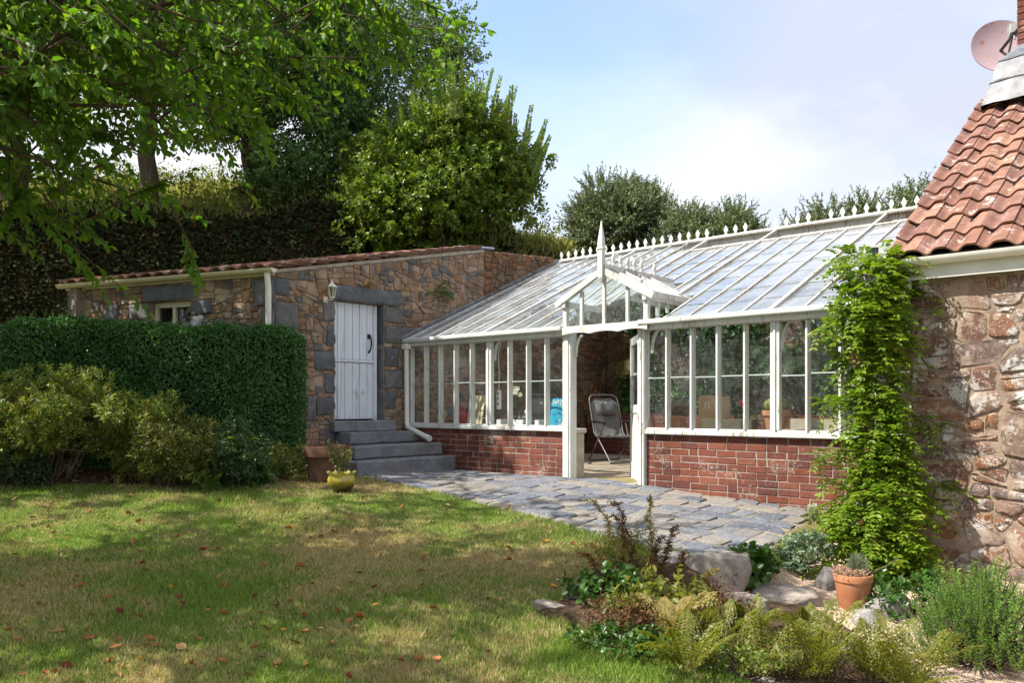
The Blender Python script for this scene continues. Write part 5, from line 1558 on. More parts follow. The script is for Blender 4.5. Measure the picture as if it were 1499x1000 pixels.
for (x, y, Y, w, dpt), (x2, y2, Y2, w2, d2) in zip(WP[:-1], WP[1:]):
    a = px(x, y, Y); b = px(x2, y2, Y2); seg = (b - a).length
    for _ in range(int(seg * 1250 * (w + w2))):
        u = r.random(); c = a.lerp(b, u); ww = w + (w2 - w) * u; dd = dpt + (d2 - dpt) * u
        th = r.uniform(-math.pi, .25); q = .35 + .65 * r.random() ** .7
        lob = 1 + .42 * math.sin(c.z * 6.0 + 2 * th) + .25 * math.sin(c.z * 13 + th)
        off = Vector((math.cos(th) * ww * q * lob, math.sin(th) * dd * q, r.normal() * .05))
        P0 = c + off
        out = Vector((math.cos(th) * .9 + r.normal() * .7, math.sin(th) * .9 + r.normal() * .6 - .1, .05 + r.normal() * .55)).normalized()
        L = r.uniform(.09, .27); n = 5 if L < .16 else 6; ls = r.uniform(.65, 1.3)
        u_ = np.linspace(.15, 1, n)[:, None]
        o_ = np.array(out); P_l = np.array(P0) + o_ * u_ * L - np.array([0,0,1]) * u_ ** 2 * L * .35
        sd_ = nrm(np.cross(o_, [0,0,1])); N = np.broadcast_to(np.cross(sd_, o_), (n, 3)) + r.normal(size=(n, 3)) * .28
        for s in (-1, 1):
            LV.add(P_l, sd_ * s + o_ * .55 + np.array([0,0,-.35]) + r.normal(size=(n,3)) * .15, N, .060 * ls * (1.1 - .3 * u_[:, 0]), .026 * ls, 'oval', .1)
        LV.add(P_l[-1:], o_[None] + [0,0,-.4], N[-1:], .055, .022, 'oval')
        if r.random() < .3: RC.append((P0, P0 + out * L * .6 - Vector((0,0,L * .12)), c))
for p0, p1, c in RC: mb.tube([c + Vector((0,.1,0)), p0, p1], [.004,.0025,.0015], 4)
# long side shoots over the eave and along the wall
for e in ((1205,480,7.1),(1210,590,7.0),(1395,450,7.0),(1410,715,6.9),(1205,670,6.9),(1370,620,7.0),(1225,380,7.1),(1335,380,7.0),(1200,830,6.6),(1360,800,6.6)):
    p1 = px(*e); p0 = path[min(range(len(path)), key=lambda i: abs(path[i].z - p1.z))]
    q = branch_path(p0, p1, r, .12, .1, 8); mb.tube(q, [.006 - .0006*i for i in range(8)], 5)
    for i in range(2, 8):
        for s in range(3):
            out = (q[i] - q[i-1]).normalized() + Vector(r.normal(size=3)) * .7; out.normalize(); L = .18
            n = 6; u_ = np.linspace(.15,1,n)[:,None]; o_ = np.array(out); P_l = np.array(q[i]) + o_*u_*L - np.array([0,0,1])*u_**2*L*.4
            sd_ = nrm(np.cross(o_, [0,0,1])); N = np.broadcast_to(np.cross(sd_, o_), (n,3)) + r.normal(size=(n,3))*.25
            for s2 in (-1,1): LV.add(P_l, sd_*s2 + o_*.5 + np.array([0,0,-.35]), N, .055, .022, 'oval')
mb.build('stems', M['oldstem'], wis, smooth=60); LV.build('foliage', M['lf_wist'], wis)
for i in range(22):
    LV = Leaves(); y_ = r.uniform(390, 830); k_ = min(WP, key=lambda w_: abs(w_[1] - y_)); c_ = np.array(px(k_[0], y_, k_[2])) + [r.uniform(-1, .6) * k_[3], -k_[4] * r.uniform(.7, 1.05), 0]
    n_ = 22; u_ = r.random(n_); L_ = r.uniform(.08, .2)
    LV.add(c_ - np.array([0,0,1]) * (u_ * L_)[:, None] + r.normal(size=(n_,3)) * .008, rdir(r, n_) * [.7,.7,.3] - [0,0,.9], rdir(r, n_), .030, .011, 'oval')
    LV.build('withered_raceme', M['lf_litter'], wis)

# plants along the right
def pbase(x, y): return gp(x, y)
def mound(name, label, x, y, rad, mat, n, k, L, Wd, seed, lift=.6, **kw):
    b = gp(x, y); return shrub(name, label, (b.x, b.y, b.z + rad[2] * lift), rad, mat, n, k, L, Wd, seed, **kw)
mound('spurge_plant', 'pale blue green leafy mound on the paving edge beside the wisteria', 1170, 838, (.26,.22,.17), M['lf_blue'], 230, 9, .040, .020, 72, cat='plant', TL=.07, up=.9, blobs=16, bs=(.25,.4))
mound('geranium_plant', 'low round leaved dark green plant between the edging stones', 1092, 852, (.20,.17,.10), M['lf_round'], 110, 4, .060, .052, 73, cat='plant', TL=.08, up=.9, lift=.8)
mound('thyme_clump', 'bronze green tuft beside the pale blue green mound', 1215, 775, (.18,.15,.12), M['lf_azalea'], 190, 7, .035, .014, 74, cat='plant', TL=.09, up=.6)
mound('columbine_plant', 'grey green plant against the brick base at its right end', 1218, 742, (.16,.13,.16), M['lf_blue'], 80, 6, .045, .032, 75, cat='plant', TL=.09, up=.5)
mound('ivy_patch', 'dark low leaves at the foot of the wisteria', 1335, 905, (.28,.22,.16), M['lf_round'], 190, 5, .048, .03, 76, cat='plant', TL=.1, up=.4)
mound('ivy_patch', 'trailing dark leaves along the cottage wall foot behind the rosemary', 1395, 895, (.22,.18,.16), M['lf_azalea'], 130, 5, .04, .02, 77, cat='plant', TL=.1, up=.4)
# mixed perennials in the bed
mound('cranesbill_plant', 'green lobed leaf plant at the left end of the bed', 890, 890, (.24,.17,.12), M['lf_round'], 130, 5, .050, .036, 78, cat='plant', TL=.1, up=.8)
mound('cranesbill_plant', 'yellow green leafy plant in the middle of the bed', 965, 905, (.24,.2,.14), M['lf_fern'], 170, 6, .045, .026, 79, cat='plant', TL=.1, up=.8)
mound('heather_plant', 'rusty brown dead looking clump at the front of the bed', 900, 925, (.22,.14,.09), M['lf_brown'], 320, 6, .034, .009, 80, cat='plant', TL=.1, up=.6, shape='lance')
mound('heather_plant', 'brown withered clump at the right of the bed behind the ferns', 1040, 905, (.26,.2,.12), M['lf_brown'], 380, 6, .034, .009, 81, cat='plant', TL=.1, up=.6, shape='lance')
mound('moss_plant', 'fine yellow green feathery plant behind the brown fronds', 930, 850, (.28,.2,.20), M['lf_fern'], 520, 8, .022, .007, 82, cat='plant', TL=.11, up=1.2, shape='lance')
mound('creeping_plant', 'low green creeper along the lawn side of the bed under the ferns', 985, 968, (.40,.10,.06), M['lf_round'], 170, 4, .03, .024, 86, cat='plant', TL=.05, up=.8)
mound('creeping_plant', 'straggly yellow green creeper at the lower right edge of the lawn', 1075, 990, (.30,.14,.07), M['lf_azalea'], 190, 5, .03, .014, 87, cat='plant', TL=.06, up=.7)
mound('lady_mantle', 'fresh green small leaves at the front foot of the bed', 905, 948, (.3,.08,.05), M['lf_round'], 120, 4, .034, .028, 83, cat='plant', TL=.05, up=.8)
r = np.random.default_rng(84)
SPK = [(935,868,868,735),(940,868,903,738),(925,872,905,760),(955,868,951,733),(960,866,985,775),(945,872,965,790),(915,880,868,800),(985,872,1000,812),(905,885,858,812),(1010,880,1040,838)]
for i, (x0, y0, x1, y1) in enumerate(SPK):
    b = gp(x0, y0); top = px(x1, y1, b.y + r.normal() * .08)
    t = thing('seedhead_stalk', b, 'withered plume of brown seeds on a tall curved stalk rising from the bed', 'plant', 'withered seedhead stalks in the bed')
    p = branch_path(b, top, r, .05, .12, 10); tip = (p[-1] - p[-3]).normalized()
    p.append(p[-1] + tip * .04 + Vector(((x1 - x0) * .0012, 0, -.02)))
    mb = MB(); mb.tube(p, [.004 - .0003 * k for k in range(len(p))], 5); mb.build('stalk', M['fernstalk'], t)
    LV = Leaves()
    for k in range(3, len(p)):
        n = 26; u = r.random(n)
        q = np.array(p[k-1])[None] * (1-u)[:, None] + np.array(p[k])[None] * u[:, None]
        w = (.02 + .05 * (1 - k / len(p)))
        d = rdir(r, n); LV.add(q, d + [0,0,.3], rdir(r, n), w * (.5 + r.random(n)), .010, 'lance')
        d = rdir(r, n); LV.add(q + d * w * .6, d, rdir(r, n), .012, .009, 'diamond')
    LV.build('seeds', M['lf_brown'] if i % 3 else M['lf_straw'], t)

# rosemary
r = np.random.default_rng(90)
rb = gp(1438, 975); ros = thing('rosemary_bush', rb, 'bushy green rosemary with upright needle stems at the cottage wall', 'bush')
mb = MB(); LV = Leaves()
for i in range(420):
    a = r.random() * 6.283; q = r.random() ** .6
    c = np.array(rb) + [.40 * q * math.cos(a), .30 * q * math.sin(a), .04 + .46 * (1 - q * q) * r.uniform(.5, 1)]
    d = nrm(np.array([.55 * q * math.cos(a) + r.normal() * .2, .55 * q * math.sin(a) + r.normal() * .2, 1.0]))
    L = r.uniform(.12, .22); n = int(L / .0045)
    u = np.linspace(0, 1, n)[:, None]; P = c + d * u * L + np.array([.03 * math.sin(a*5), .03 * math.cos(a*3), 0]) * u ** 2
    s = rdir(r, n); s = nrm(s - (s @ d)[:, None] * d)
    LV.add(P, s * .85 + d * .6, np.cross(s, d), .030 * (1.15 - .5 * u[:, 0]), .0062, 'lance', .1)
    mb.tube([Vector(rb) + (Vector(c) - Vector(rb)) * .3, Vector(c), Vector(c + d * L)], [.004, .003, .0015], 4)
mb.build('stems', M['twig'], ros); LV.build('foliage', M['lf_rose'], ros)

# ------------------------------------------------------------------ lawn grass
r = np.random.default_rng(100)
n = 330000
Y = 3.55 * (11.2 / 3.55) ** (r.random(n) ** 1.15); X = (r.random(n) * 1.36 - .68) * Y
ok = (sdf(TERR_POLY, X, Y) < -.004) & (sdf(BED_POLY, X, Y) < .02 + .10 * r.random(n) ** 2) & (sdf(LOWG, X, Y) < 0) & (sdf(LBED_POLY, X, Y) < .03)
d_ = (X - 1.505) * .662 + (Y - 9.4) * .749; ok &= (d_ < -.02) & ~((X > 2.3) & (Y > 5.5))
X, Y = X[ok], Y[ok]; n = len(X)
patch = np.sin(X * 2.1 + 1.3 * np.sin(Y * 1.7)) + np.sin(Y * 2.9 + X * 1.1) + .7 * np.sin(X * 6.3 - Y * 5.1)
hgt = (.016 + .016 * r.random(n) + .010 * np.clip(patch, 0, 2)) * (1 + .6 * (r.random(n) < .06))
edge = np.abs(sdf(TERR_POLY, X, Y)) < .06; hgt = hgt * np.where(edge, 1.5, 1)
Z = lawn_z(X, Y)
az = r.random(n) * 6.283; lean = r.normal(size=(n, 2)) * .45
w = .0021 + .0016 * r.random(n) + .0004 * Y
bx, by = np.cos(az) * w, np.sin(az) * w
v = np.stack([np.stack([X - bx, Y - by, Z - .004], 1), np.stack([X + bx, Y + by, Z - .004], 1), np.stack([X + lean[:, 0] * hgt, Y + lean[:, 1] * hgt, Z + hgt], 1)], 1).reshape(-1, 3)
m = NT('grass_blade', .6, .25); P_ = m.geo_pos()
dry = m.math('ADD', m.math('MULTIPLY', m.noise(P_, .55, 3, .55), .6), m.math('MULTIPLY', m.noise(P_, 2.6, 5, .65), .4))
dry = m.math('ADD', dry, m.math('MULTIPLY', m.math('SUBTRACT', m.island(), .5), .16))
g_ = m.ramp(m.island(), [(0, (.13,.23,.032)), (.5, (.19,.29,.048)), (1, (.25,.32,.07))])
s_ = m.ramp(m.island(), [(0, (.32,.25,.125)), (.5, (.44,.345,.18)), (1, (.52,.42,.24))])
c_ = m.mix(m.ramp(dry, [(.462, 0.0), (.56, 1.0)]), g_, s_)
m.col(c_)
tr = m.new('ShaderNodeBsdfTranslucent'); m.l.new(m.mix(1.0, c_, (1.4,1.5,.8), 'MULTIPLY'), tr.inputs['Color'])
mx = m.new('ShaderNodeMixShader'); mx.inputs[0].default_value = .35
m.l.new(m.b.outputs[0], mx.inputs[1]); m.l.new(tr.outputs[0], mx.inputs[2]); m.l.new(mx.outputs[0], m.out.inputs['Surface'])
nc = 9000; Yc = 3.6 * (9.5 / 3.6) ** r.random(nc); Xc = (r.random(nc) * 1.36 - .68) * Yc
cp = np.sin(Xc * 1.7 + 2.2 * np.sin(Yc * 1.3 + 1)) + np.sin(Yc * 2.3 - Xc * 1.9); kc = (cp > .5) & (sdf(TERR_POLY, Xc, Yc) < -.02) & (sdf(BED_POLY, Xc, Yc) < 0) & (sdf(LOWG, Xc, Yc) < 0) & (sdf(LBED_POLY, Xc, Yc) < 0) & ~((Xc > 2.3) & (Yc > 5.5))
Xc, Yc = Xc[kc], Yc[kc]; nc = len(Xc); Zc = lawn_z(Xc, Yc) + .008 + .014 * r.random(nc)
LV = Leaves()
for k in range(3):
    ph = r.random(nc) * 6.28 + k * 2.1
    LV.add(np.stack([Xc, Yc, Zc], 1), np.stack([np.cos(ph), np.sin(ph), .25 + 0 * ph], 1), np.tile([0, 0, 1.0], (nc, 1)) + r.normal(size=(nc, 3)) * .2, .013, .012, 'oval')
LV.build('clover', M['lf_round'], kind='stuff', loc=(0, 6, -1.3))
o = np_mesh('grass', v, np.arange(n * 3).reshape(-1, 3), m.m, loc=(0, 6, -1.3)); o['kind'] = 'stuff'
# ------------------------------------------------------------------ pots, stones, leaves on the grass
M['terra'] = None
def pot_mat(name, lo, hi, bloom, sc=6):
    m = NT(name, .85, .2); P = m.coords(); n = m.noise(P, sc, 6, .7)
    c = m.ramp(n, [(.3, lo), (.7, hi)])
    c = m.mix(m.ramp(m.noise(P, sc * 1.7, 5, .65), [(.55, 0.0), (.72, .6)]), c, bloom)
    m.col(c); m.bump(m.noise(P, 60, 4), .3, .003); return m.m
M['terra'] = pot_mat('terracotta', (.36,.15,.07), (.46,.21,.11), (.46,.32,.22))
M['oldterra'] = pot_mat('mossy_terracotta', (.10,.055,.038), (.16,.085,.058), (.17,.155,.13), 5)
M['compost'] = simple('compost', (.06,.042,.03), .95, .1, .5, 30, bump=.6)
b0 = gp(478, 703)
pt = thing('terracotta_pot', b0, 'large weathered terracotta pot with a thick rim at the foot of the granite steps', 'pot')
mb = MB(); mb.lathe(b0, [(.19,0),(.21,.01),(.24,.27),(.265,.275),(.282,.285),(.285,.395),(.278,.41),(.262,.41),(.255,.385),(.245,.34)], 40); mb.build('pot_body', M['oldterra'], pt, smooth=35)
mb = MB(); mb.lathe(b0 + Vector((0,0,.34)), [(.244,0),(.235,.012),(.1,.02),(.01,.022)], 24); mb.build('soil', M['compost'], pt)
b0 = gp(500, 719)
m = NT('amber_glaze', .18, .6); tc = m.new('ShaderNodeTexCoord'); sx = m.new('ShaderNodeSeparateXYZ'); m.l.new(tc.outputs['Generated'], sx.inputs[0])
f_ = m.math('ADD', sx.outputs['Z'], m.math('MULTIPLY', m.math('SUBTRACT', m.noise(m.coords((30,30,6)), 1.0, 3), .5), .3))
m.col(m.ramp(f_, [(.05, (.03,.018,.008)), (.30, (.13,.085,.015)), (.55, (.38,.30,.03)), (.9, (.52,.46,.09))]))
m.b.inputs['Coat Weight'].default_value = .5
yp = thing('glazed_pot', b0, 'small yellow and brown glazed pot with a frilled rim on the lawn edge', 'pot')
mb = MB()
def frill(a, i):
    if i in (6, 7, 8): return (1 + .05 * math.cos(9 * a), .012 * math.cos(9 * a))
    return (1 + (.025 * abs(math.cos(4.5 * a)) if 1 < i < 5 else 0), 0)
mb.lathe(b0, [(.085,0),(.10,.008),(.135,.05),(.152,.10),(.150,.14),(.135,.175),(.158,.205),(.168,.212),(.160,.21),(.128,.172),(.12,.15)], 72, frill); mb.build('pot_body', m.m, yp, smooth=40)
mb = MB(); mb.lathe(b0 + Vector((0,0,.155)), [(.122,0),(.09,.012),(.01,.016)], 24); mb.build('soil', M['compost'], yp)
r = np.random.default_rng(120)
pl = thing('potted_stonecrop', b0 + Vector((0,0,.15)), 'leggy pale green leaved plant growing in the yellow glazed pot', 'plant')
mb = MB(); LV = Leaves()
for i in range(11):
    a = r.random() * 6.28; H = r.uniform(.22, .42)
    e = Vector(b0) + Vector((.14 * math.cos(a), .11 * math.sin(a), .16 + H))
    p = branch_path(b0 + Vector((.03*math.cos(a), .03*math.sin(a), .16)), e, r, .03, .15, 7); mb.tube(p, .0035, 5)
    P = np.array([tuple(p[k].lerp(p[k-1], r.random())) for k in range(2, 7) for _ in range(9)]); n = len(P)
    LV.add(P, rdir(r, n) + [0,0,.5], rdir(r, n) + [0,0,.8], .034 * (.7 + .6*r.random(n)), .017, 'oval')
mb.build('stems', M['twig'], pl, smooth=60); LV.build('foliage', leafmat('stonecrop_leaf', [(.16,.19,.06),(.22,.24,.09),(.12,.14,.05),(.26,.25,.12)], .25), pl)
b0 = gp(1249, 893, .01)
tp_ = thing('terracotta_pot', b0, 'clean orange terracotta pot standing on the gravel by the wisteria', 'pot')
mb = MB(); mb.lathe(b0, [(.098,0),(.102,.005),(.128,.20),(.136,.205),(.140,.25),(.136,.256),(.126,.256),(.122,.235)], 44); mb.build('pot_body', M['terra'], tp_, smooth=40)
mb = MB(); mb.lathe(b0 + Vector((0,0,.228)), [(.123,0),(.06,.012),(.01,.015)], 24); mb.build('soil', M['compost'], tp_)
lv = thing('lavender_plant', b0 + Vector((0,0,.23)), 'grey lavender tuft and dry pinkish flowers in the orange terracotta pot', 'plant')
LV = Leaves(); c = np.array(b0) + [.045, .02, .25]; n = 1500
d = rdir(r, n); d[:, 2] = abs(d[:, 2]); P = c + d * [.075,.075,.13] * (.25 + .75 * r.random(n))[:, None]
LV.add(P, d * [.5,.5,1] + [0,0,.7], rdir(r, n), .045, .004, 'lance'); LV.build('tuft', M['lf_lav'], lv)
LV = Leaves(); n = 1300; a = r.random(n) * 6.28; q = .125 * r.random(n) ** .5
P = np.array(b0) + np.stack([q*np.cos(a) - .02, q*np.sin(a), .235 + .05 * r.random(n)], 1)
LV.add(P, rdir(r, n) + [0,0,.7], rdir(r, n), .030, .007, 'lance'); LV.build('dry_flowers', M['lf_dryfl'], lv)
mb = MB(); q = [Vector(b0) + Vector(v) for v in ((.12,0,.25),(.22,.05,.28),(.33,.12,.30),(.44,.2,.34))]; mb.tube(q, [.007,.007,.006,.004], 6); setp(mb.build('garden_cane', M['oldstem'], smooth=50), 'pale thin stick leaning out behind the orange terracotta pot', 'stick')

M['boulder'] = stone_mat('boulder_granite', [(.34,.32,.30),(.29,.28,.28),(.38,.34,.31)], lichen=(.60, (.48,.47,.44), .68), moss=(.68, (.10,.09,.04)))
def boulder(label, x, y, size, seed, rot=0.0, sink=.25, pw=3.2, cat='stone', lift=0.0, group=None, flat=False):
    r = np.random.default_rng(seed); b = gp(x, y)
    import bmesh
    bm = bmesh.new()
    for q in rdir(r, 26 if pw < 4 else 44):
        k = 1 / max((abs(q[0]) ** pw + abs(q[1]) ** pw + abs(q[2]) ** pw) ** (1 / pw), .01)
        bm.verts.new(Vector(q) * k * .52 * r.uniform(.86, 1.04))
    h_ = bmesh.ops.convex_hull(bm, input=bm.verts)
    bmesh.ops.delete(bm, geom=[g for g in h_['geom_interior'] if isinstance(g, bmesh.types.BMVert)], context='VERTS')
    bmesh.ops.bevel(bm, geom=list(bm.edges), offset=.035, segments=1, affect='EDGES', clamp_overlap=True)
    bmesh.ops.triangulate(bm, faces=bm.faces)
    bmesh.ops.subdivide_edges(bm, edges=list(bm.edges), cuts=3)
    bmesh.ops.triangulate(bm, faces=bm.faces)
    off = Vector(r.normal(size=3) * 7)
    for v in bm.verts:
        n_ = .05 * mnoise.noise(v.co * 3 + off) + .03 * mnoise.noise(v.co * 8 + off) + .015 * mnoise.noise(v.co * 20 + off)
        v.co = v.co * (1 + n_)
    me = bpy.data.meshes.new('boulder')
    bm.transform(Matrix.Translation((b.x, b.y, b.z + size[2] * (.5 - sink) + lift)) @ Matrix.Rotation(rot, 4, 'Z') @ Matrix.Diagonal((*size, 1)))
    bm.to_mesh(me); bm.free()
    me.polygons.foreach_set('use_smooth', [True] * len(me.polygons)); me.set_sharp_from_angle(angle=R(38))
    o = link_mesh('boulder', me, M['boulder'], None, b)
    return setp(o, label, cat, group)
SG = 'stones edging the bed and path'
for i, a in enumerate((('long squared edging block at the corner of the paving beside the round leaved plant', 1050, 850, (.50,.27,.30), -.35),
    ('flat pale stone slab in the gravel below the round leaved plant', 1148, 880, (.46,.32,.16), -.2),
    ('low flat stone at the front edge of the gravel landing', 1085, 898, (.40,.27,.18), .2),
    ('dark upright stone left of the orange terracotta pot', 1212, 865, (.22,.18,.26), .5),
    ('grey rounded stone behind the orange terracotta pot', 1218, 818, (.22,.17,.20), -.4),
    ('big rounded boulder right of the orange terracotta pot', 1300, 905, (.36,.27,.24), .2),
    ('smaller dark stone in front of the big boulder', 1268, 918, (.20,.20,.18), -.3),
    ('pale stone half buried in the gravel behind the largest fern', 1240, 958, (.18,.14,.12), .9),
    ('reddish rough stone at the foot of the brick base', 1212, 762, (.26,.16,.18), -.7),
    ('brown rough stone against the right end of the brick base', 1190, 752, (.14,.12,.14), .4),
    ('flat grey stone sunk in the grass at the left tip of the bed', 805, 893, (.24,.14,.09), -.5),
    ('thin flat stone at the left edge of the bed behind the cranesbill', 850, 866, (.26,.12,.07), -.3),
    ('thin flat stone further back on the left edge of the bed', 845, 880, (.22,.12,.07), -.3),
    ('small grey stone on the grass at the front of the bed', 1020, 975, (.12,.08,.05), .2),
    ('small stone at the bottom edge of the lawn near the ferns', 1118, 1002, (.16,.09,.06), .1),
    ('worn block at the paving edge behind the seedhead stalks', 985, 826, (.26,.14,.14), -.35))):
    boulder(a[0], a[1], a[2], a[3], 200 + i, a[4], .30, pw=7.0 if i in (0, 1, 2, 15) else 3.2, group=SG)

# fallen leaves: each one an object
def leaf_mat1(name, c): 
    m = NT(name, .75, .25); P = m.coords(); n = m.noise(P, 40, 4); rr = m.objrand()
    k = m.mix(n, tuple(x * .6 for x in c), tuple(min(1, x * 1.25) for x in c)); k = m.mix(rr, k, m.mix(1.0, k, (.8,.68,.55), 'MULTIPLY')); m.col(k); return m.m
KIND = [('dry mid brown curled leaf fallen on the lawn', (.38,.17,.065), 'brown'), ('dark reddish brown curled leaf fallen on the lawn', (.26,.085,.045), 'red'),
        ('pale tan shrivelled leaf fallen on the lawn', (.54,.35,.17), 'tan'), ('bright orange yellow leaf fallen on the lawn', (.65,.27,.03), 'orange')]
protos = []
def leaf_obj(mat, curl, L, seed):
    r = np.random.default_rng(seed); n, m_ = 9, 5; g = []
    for i in range(n):
        u = i / (n - 1); w = .36 * L * (math.sin(math.pi * u ** .85) ** .8) + .001; row = []
        for j in range(m_):
            s = (j / (m_ - 1) - .5)
            ang = s * curl
            row.append(((u - .5) * L, math.sin(ang) * w / max(curl * .5, .3), (1 - math.cos(ang)) * w * 1.1 + .18 * L * (u - .5) ** 2 * curl + r.normal() * .0015))
        g.append([Vector(p) for p in row])
    mb = MB(); mb.sheet(g); mb.tube([g[-1][2], g[-1][2] + Vector((L * .22, .004, .006))], .0012, 4)
    me_o = mb.build('fallen_leaf', mat, smooth=True, loc=(0, 0, 0)); return me_o
for ki, (lab, c, nm) in enumerate(KIND):
    mt = leaf_mat1('leaf_' + nm, c)
    for v in range(2):
        o = leaf_obj(mt, (3.0, 1.7)[v] if ki < 3 else (.9, 1.5)[v], .080 if ki != 3 else .07, 300 + ki * 5 + v)
        setp(o, lab, 'fallen leaf', 'fallen leaves on the lawn'); protos.append((ki, o, [False]))
r = np.random.default_rng(321)
spots = []
KNOWN = [(160,973,3),(415,930,3),(88,848,3),(768,965,3),(205,885,3),(800,795,3),(150,755,3),(95,790,3),(380,972,1),(60,975,0),(25,942,2),(220,940,0),(170,952,0),(950,970,1),(265,955,2),(620,862,0),(695,912,3),(300,860,0),(195,870,3),(240,770,0),(575,735,0),(745,745,1),(840,800,1),(845,830,1),(810,860,3),(470,790,1),(500,805,0),(580,800,0)]
for x, y, k in KNOWN: spots.append((x, y, k))
while len(spots) < 190:
    y = 715 + 285 * r.random() ** 1.1; x = r.random() * 1050
    if r.random() < .55: x = r.random() * 560
    q = gp(x, y)
    A1, A2 = np.array([q.x]), np.array([q.y])
    if sdf(TERR_POLY, A1, A2)[0] > -.05 or sdf(BED_POLY, A1, A2)[0] > 0 or sdf(LBED_POLY, A1, A2)[0] > .3 or sdf(LOWG, A1, A2)[0] > 0 or q.x > .3 * q.y: continue
    spots.append((x, y, int(r.choice(4, p=(.48, .22, .24, .06)))))
for x, y, k in spots:
    q = gp(x, y); cands = [p for p in protos if p[0] == k]; p = cands[int(r.integers(len(cands)))]
    if p[2][0]: o = p[1].copy(); COL.objects.link(o)
    else: o = p[1]; p[2][0] = True
    zz = float(lawn_z(np.array([q.x]), np.array([q.y]))[0])
    o.location = (q.x, q.y, zz + .02); s = r.uniform(.45, .95); o.scale = (s, s * r.uniform(.55, 1.05), s * r.uniform(.8, 1.4))
    o.rotation_euler = (r.normal() * .3, r.normal() * .25, r.random() * 6.28)
for p in protos:
    if not p[2][0]: bpy.data.objects.remove(p[1])

# daisies in the grass by the paving
for i, (x, y) in enumerate(((742,748),(765,750),(800,760),(737,770),(815,855),(870,770),(705,742))):
    q = gp(x, y, .0); zz = float(lawn_z(np.array([q.x]), np.array([q.y]))[0])
    t = thing('daisy', (q.x, q.y, zz), 'tiny white daisy flowering in the grass near the paving edge', 'flower', 'daisies in the lawn')
    mb = MB(); mb.tube([Vector((q.x, q.y, zz)), Vector((q.x + .004, q.y, zz + .04))], .0015, 4); mb.build('stalk', M['lf_round'], t)
    mb = MB()
    for k in range(11):
        a = k * 6.283 / 11; c = Vector((q.x + .004, q.y, zz + .041)); d1 = Vector((math.cos(a), math.sin(a), .15)); s1 = Vector((-math.sin(a), math.cos(a), 0))
        mb.add([c, c + d1 * .007 + s1 * .003, c + d1 * .013, c + d1 * .007 - s1 * .003], [(0,1,2,3)])
    mb.build('petals', M['plastic'], t)

# ------------------------------------------------------------------ inside the glasshouse
M['render'] = simple('lime_render', (.42,.36,.28), .9, .1, .25, 5, bump=.4)
M['slabtop'] = simple('concrete_slab', (.44,.41,.36), .85, .2, .2, 8)
bn = thing('potting_bench', G(-2.6,.5,-.93), 'rendered bench with a pale slab top behind the left hand panes', 'bench')
b = MB(); b.box(lambda a, z, c: G(a, c, z), -3.95, -1.085, -.36, -.30, .09, .40, bev=.008); b.build('bench_top', M['slabtop'], bn)
b = MB(); b.box(lambda a, z, c: G(a, c, z), -1.26, -1.10, -.95, -.362, .10, .37, bev=.01); b.build('bench_pier', M['render'], bn)
b = MB(); b.box(lambda a, z, c: G(a, c, z), -3.95, -3.8, -.95, -.362, .10, .38); b.build('bench_pier', M['render'], bn)
bn = thing('potting_bench', G(1.6,.5,-.93), 'wooden bench behind the right hand panes holding the cactus pot', 'bench')
b = MB(); b.box(lambda a, z, c: G(a, c, z), .10, 2.9, -.35, -.30, .22, 1.05, bev=.006); b.build('bench_top', simple('grey_timber', (.24,.20,.15), .8, .2, .3, 7), bn)
for t_ in (.2, 2.8):
    for d_ in (.26, .95): b = MB(); b.box(lambda a, z, c: G(a, c, z), t_, t_ + .07, -.95, -.352, d_, d_ + .06); b.build('leg', M['twig'], bn)
bb = thing('raised_bed', G(.9, 4.7, -.93), 'low brick fronted planting bed along the back wall of the glasshouse', 'raised bed')
b = MB(); bricks(b, lambda a, z, c: G(a, 4.40 - c, z), -4.0, 2.95, -.93, -.16, rng); b.build('brick_front', M['brick'], bb)
b = MB(); b.box(lambda a, z, c: G(a, c, z), -4.0, 2.95, -1.0, -.17, 4.405, 5.15); b.build('soil', M['compost'], bb)

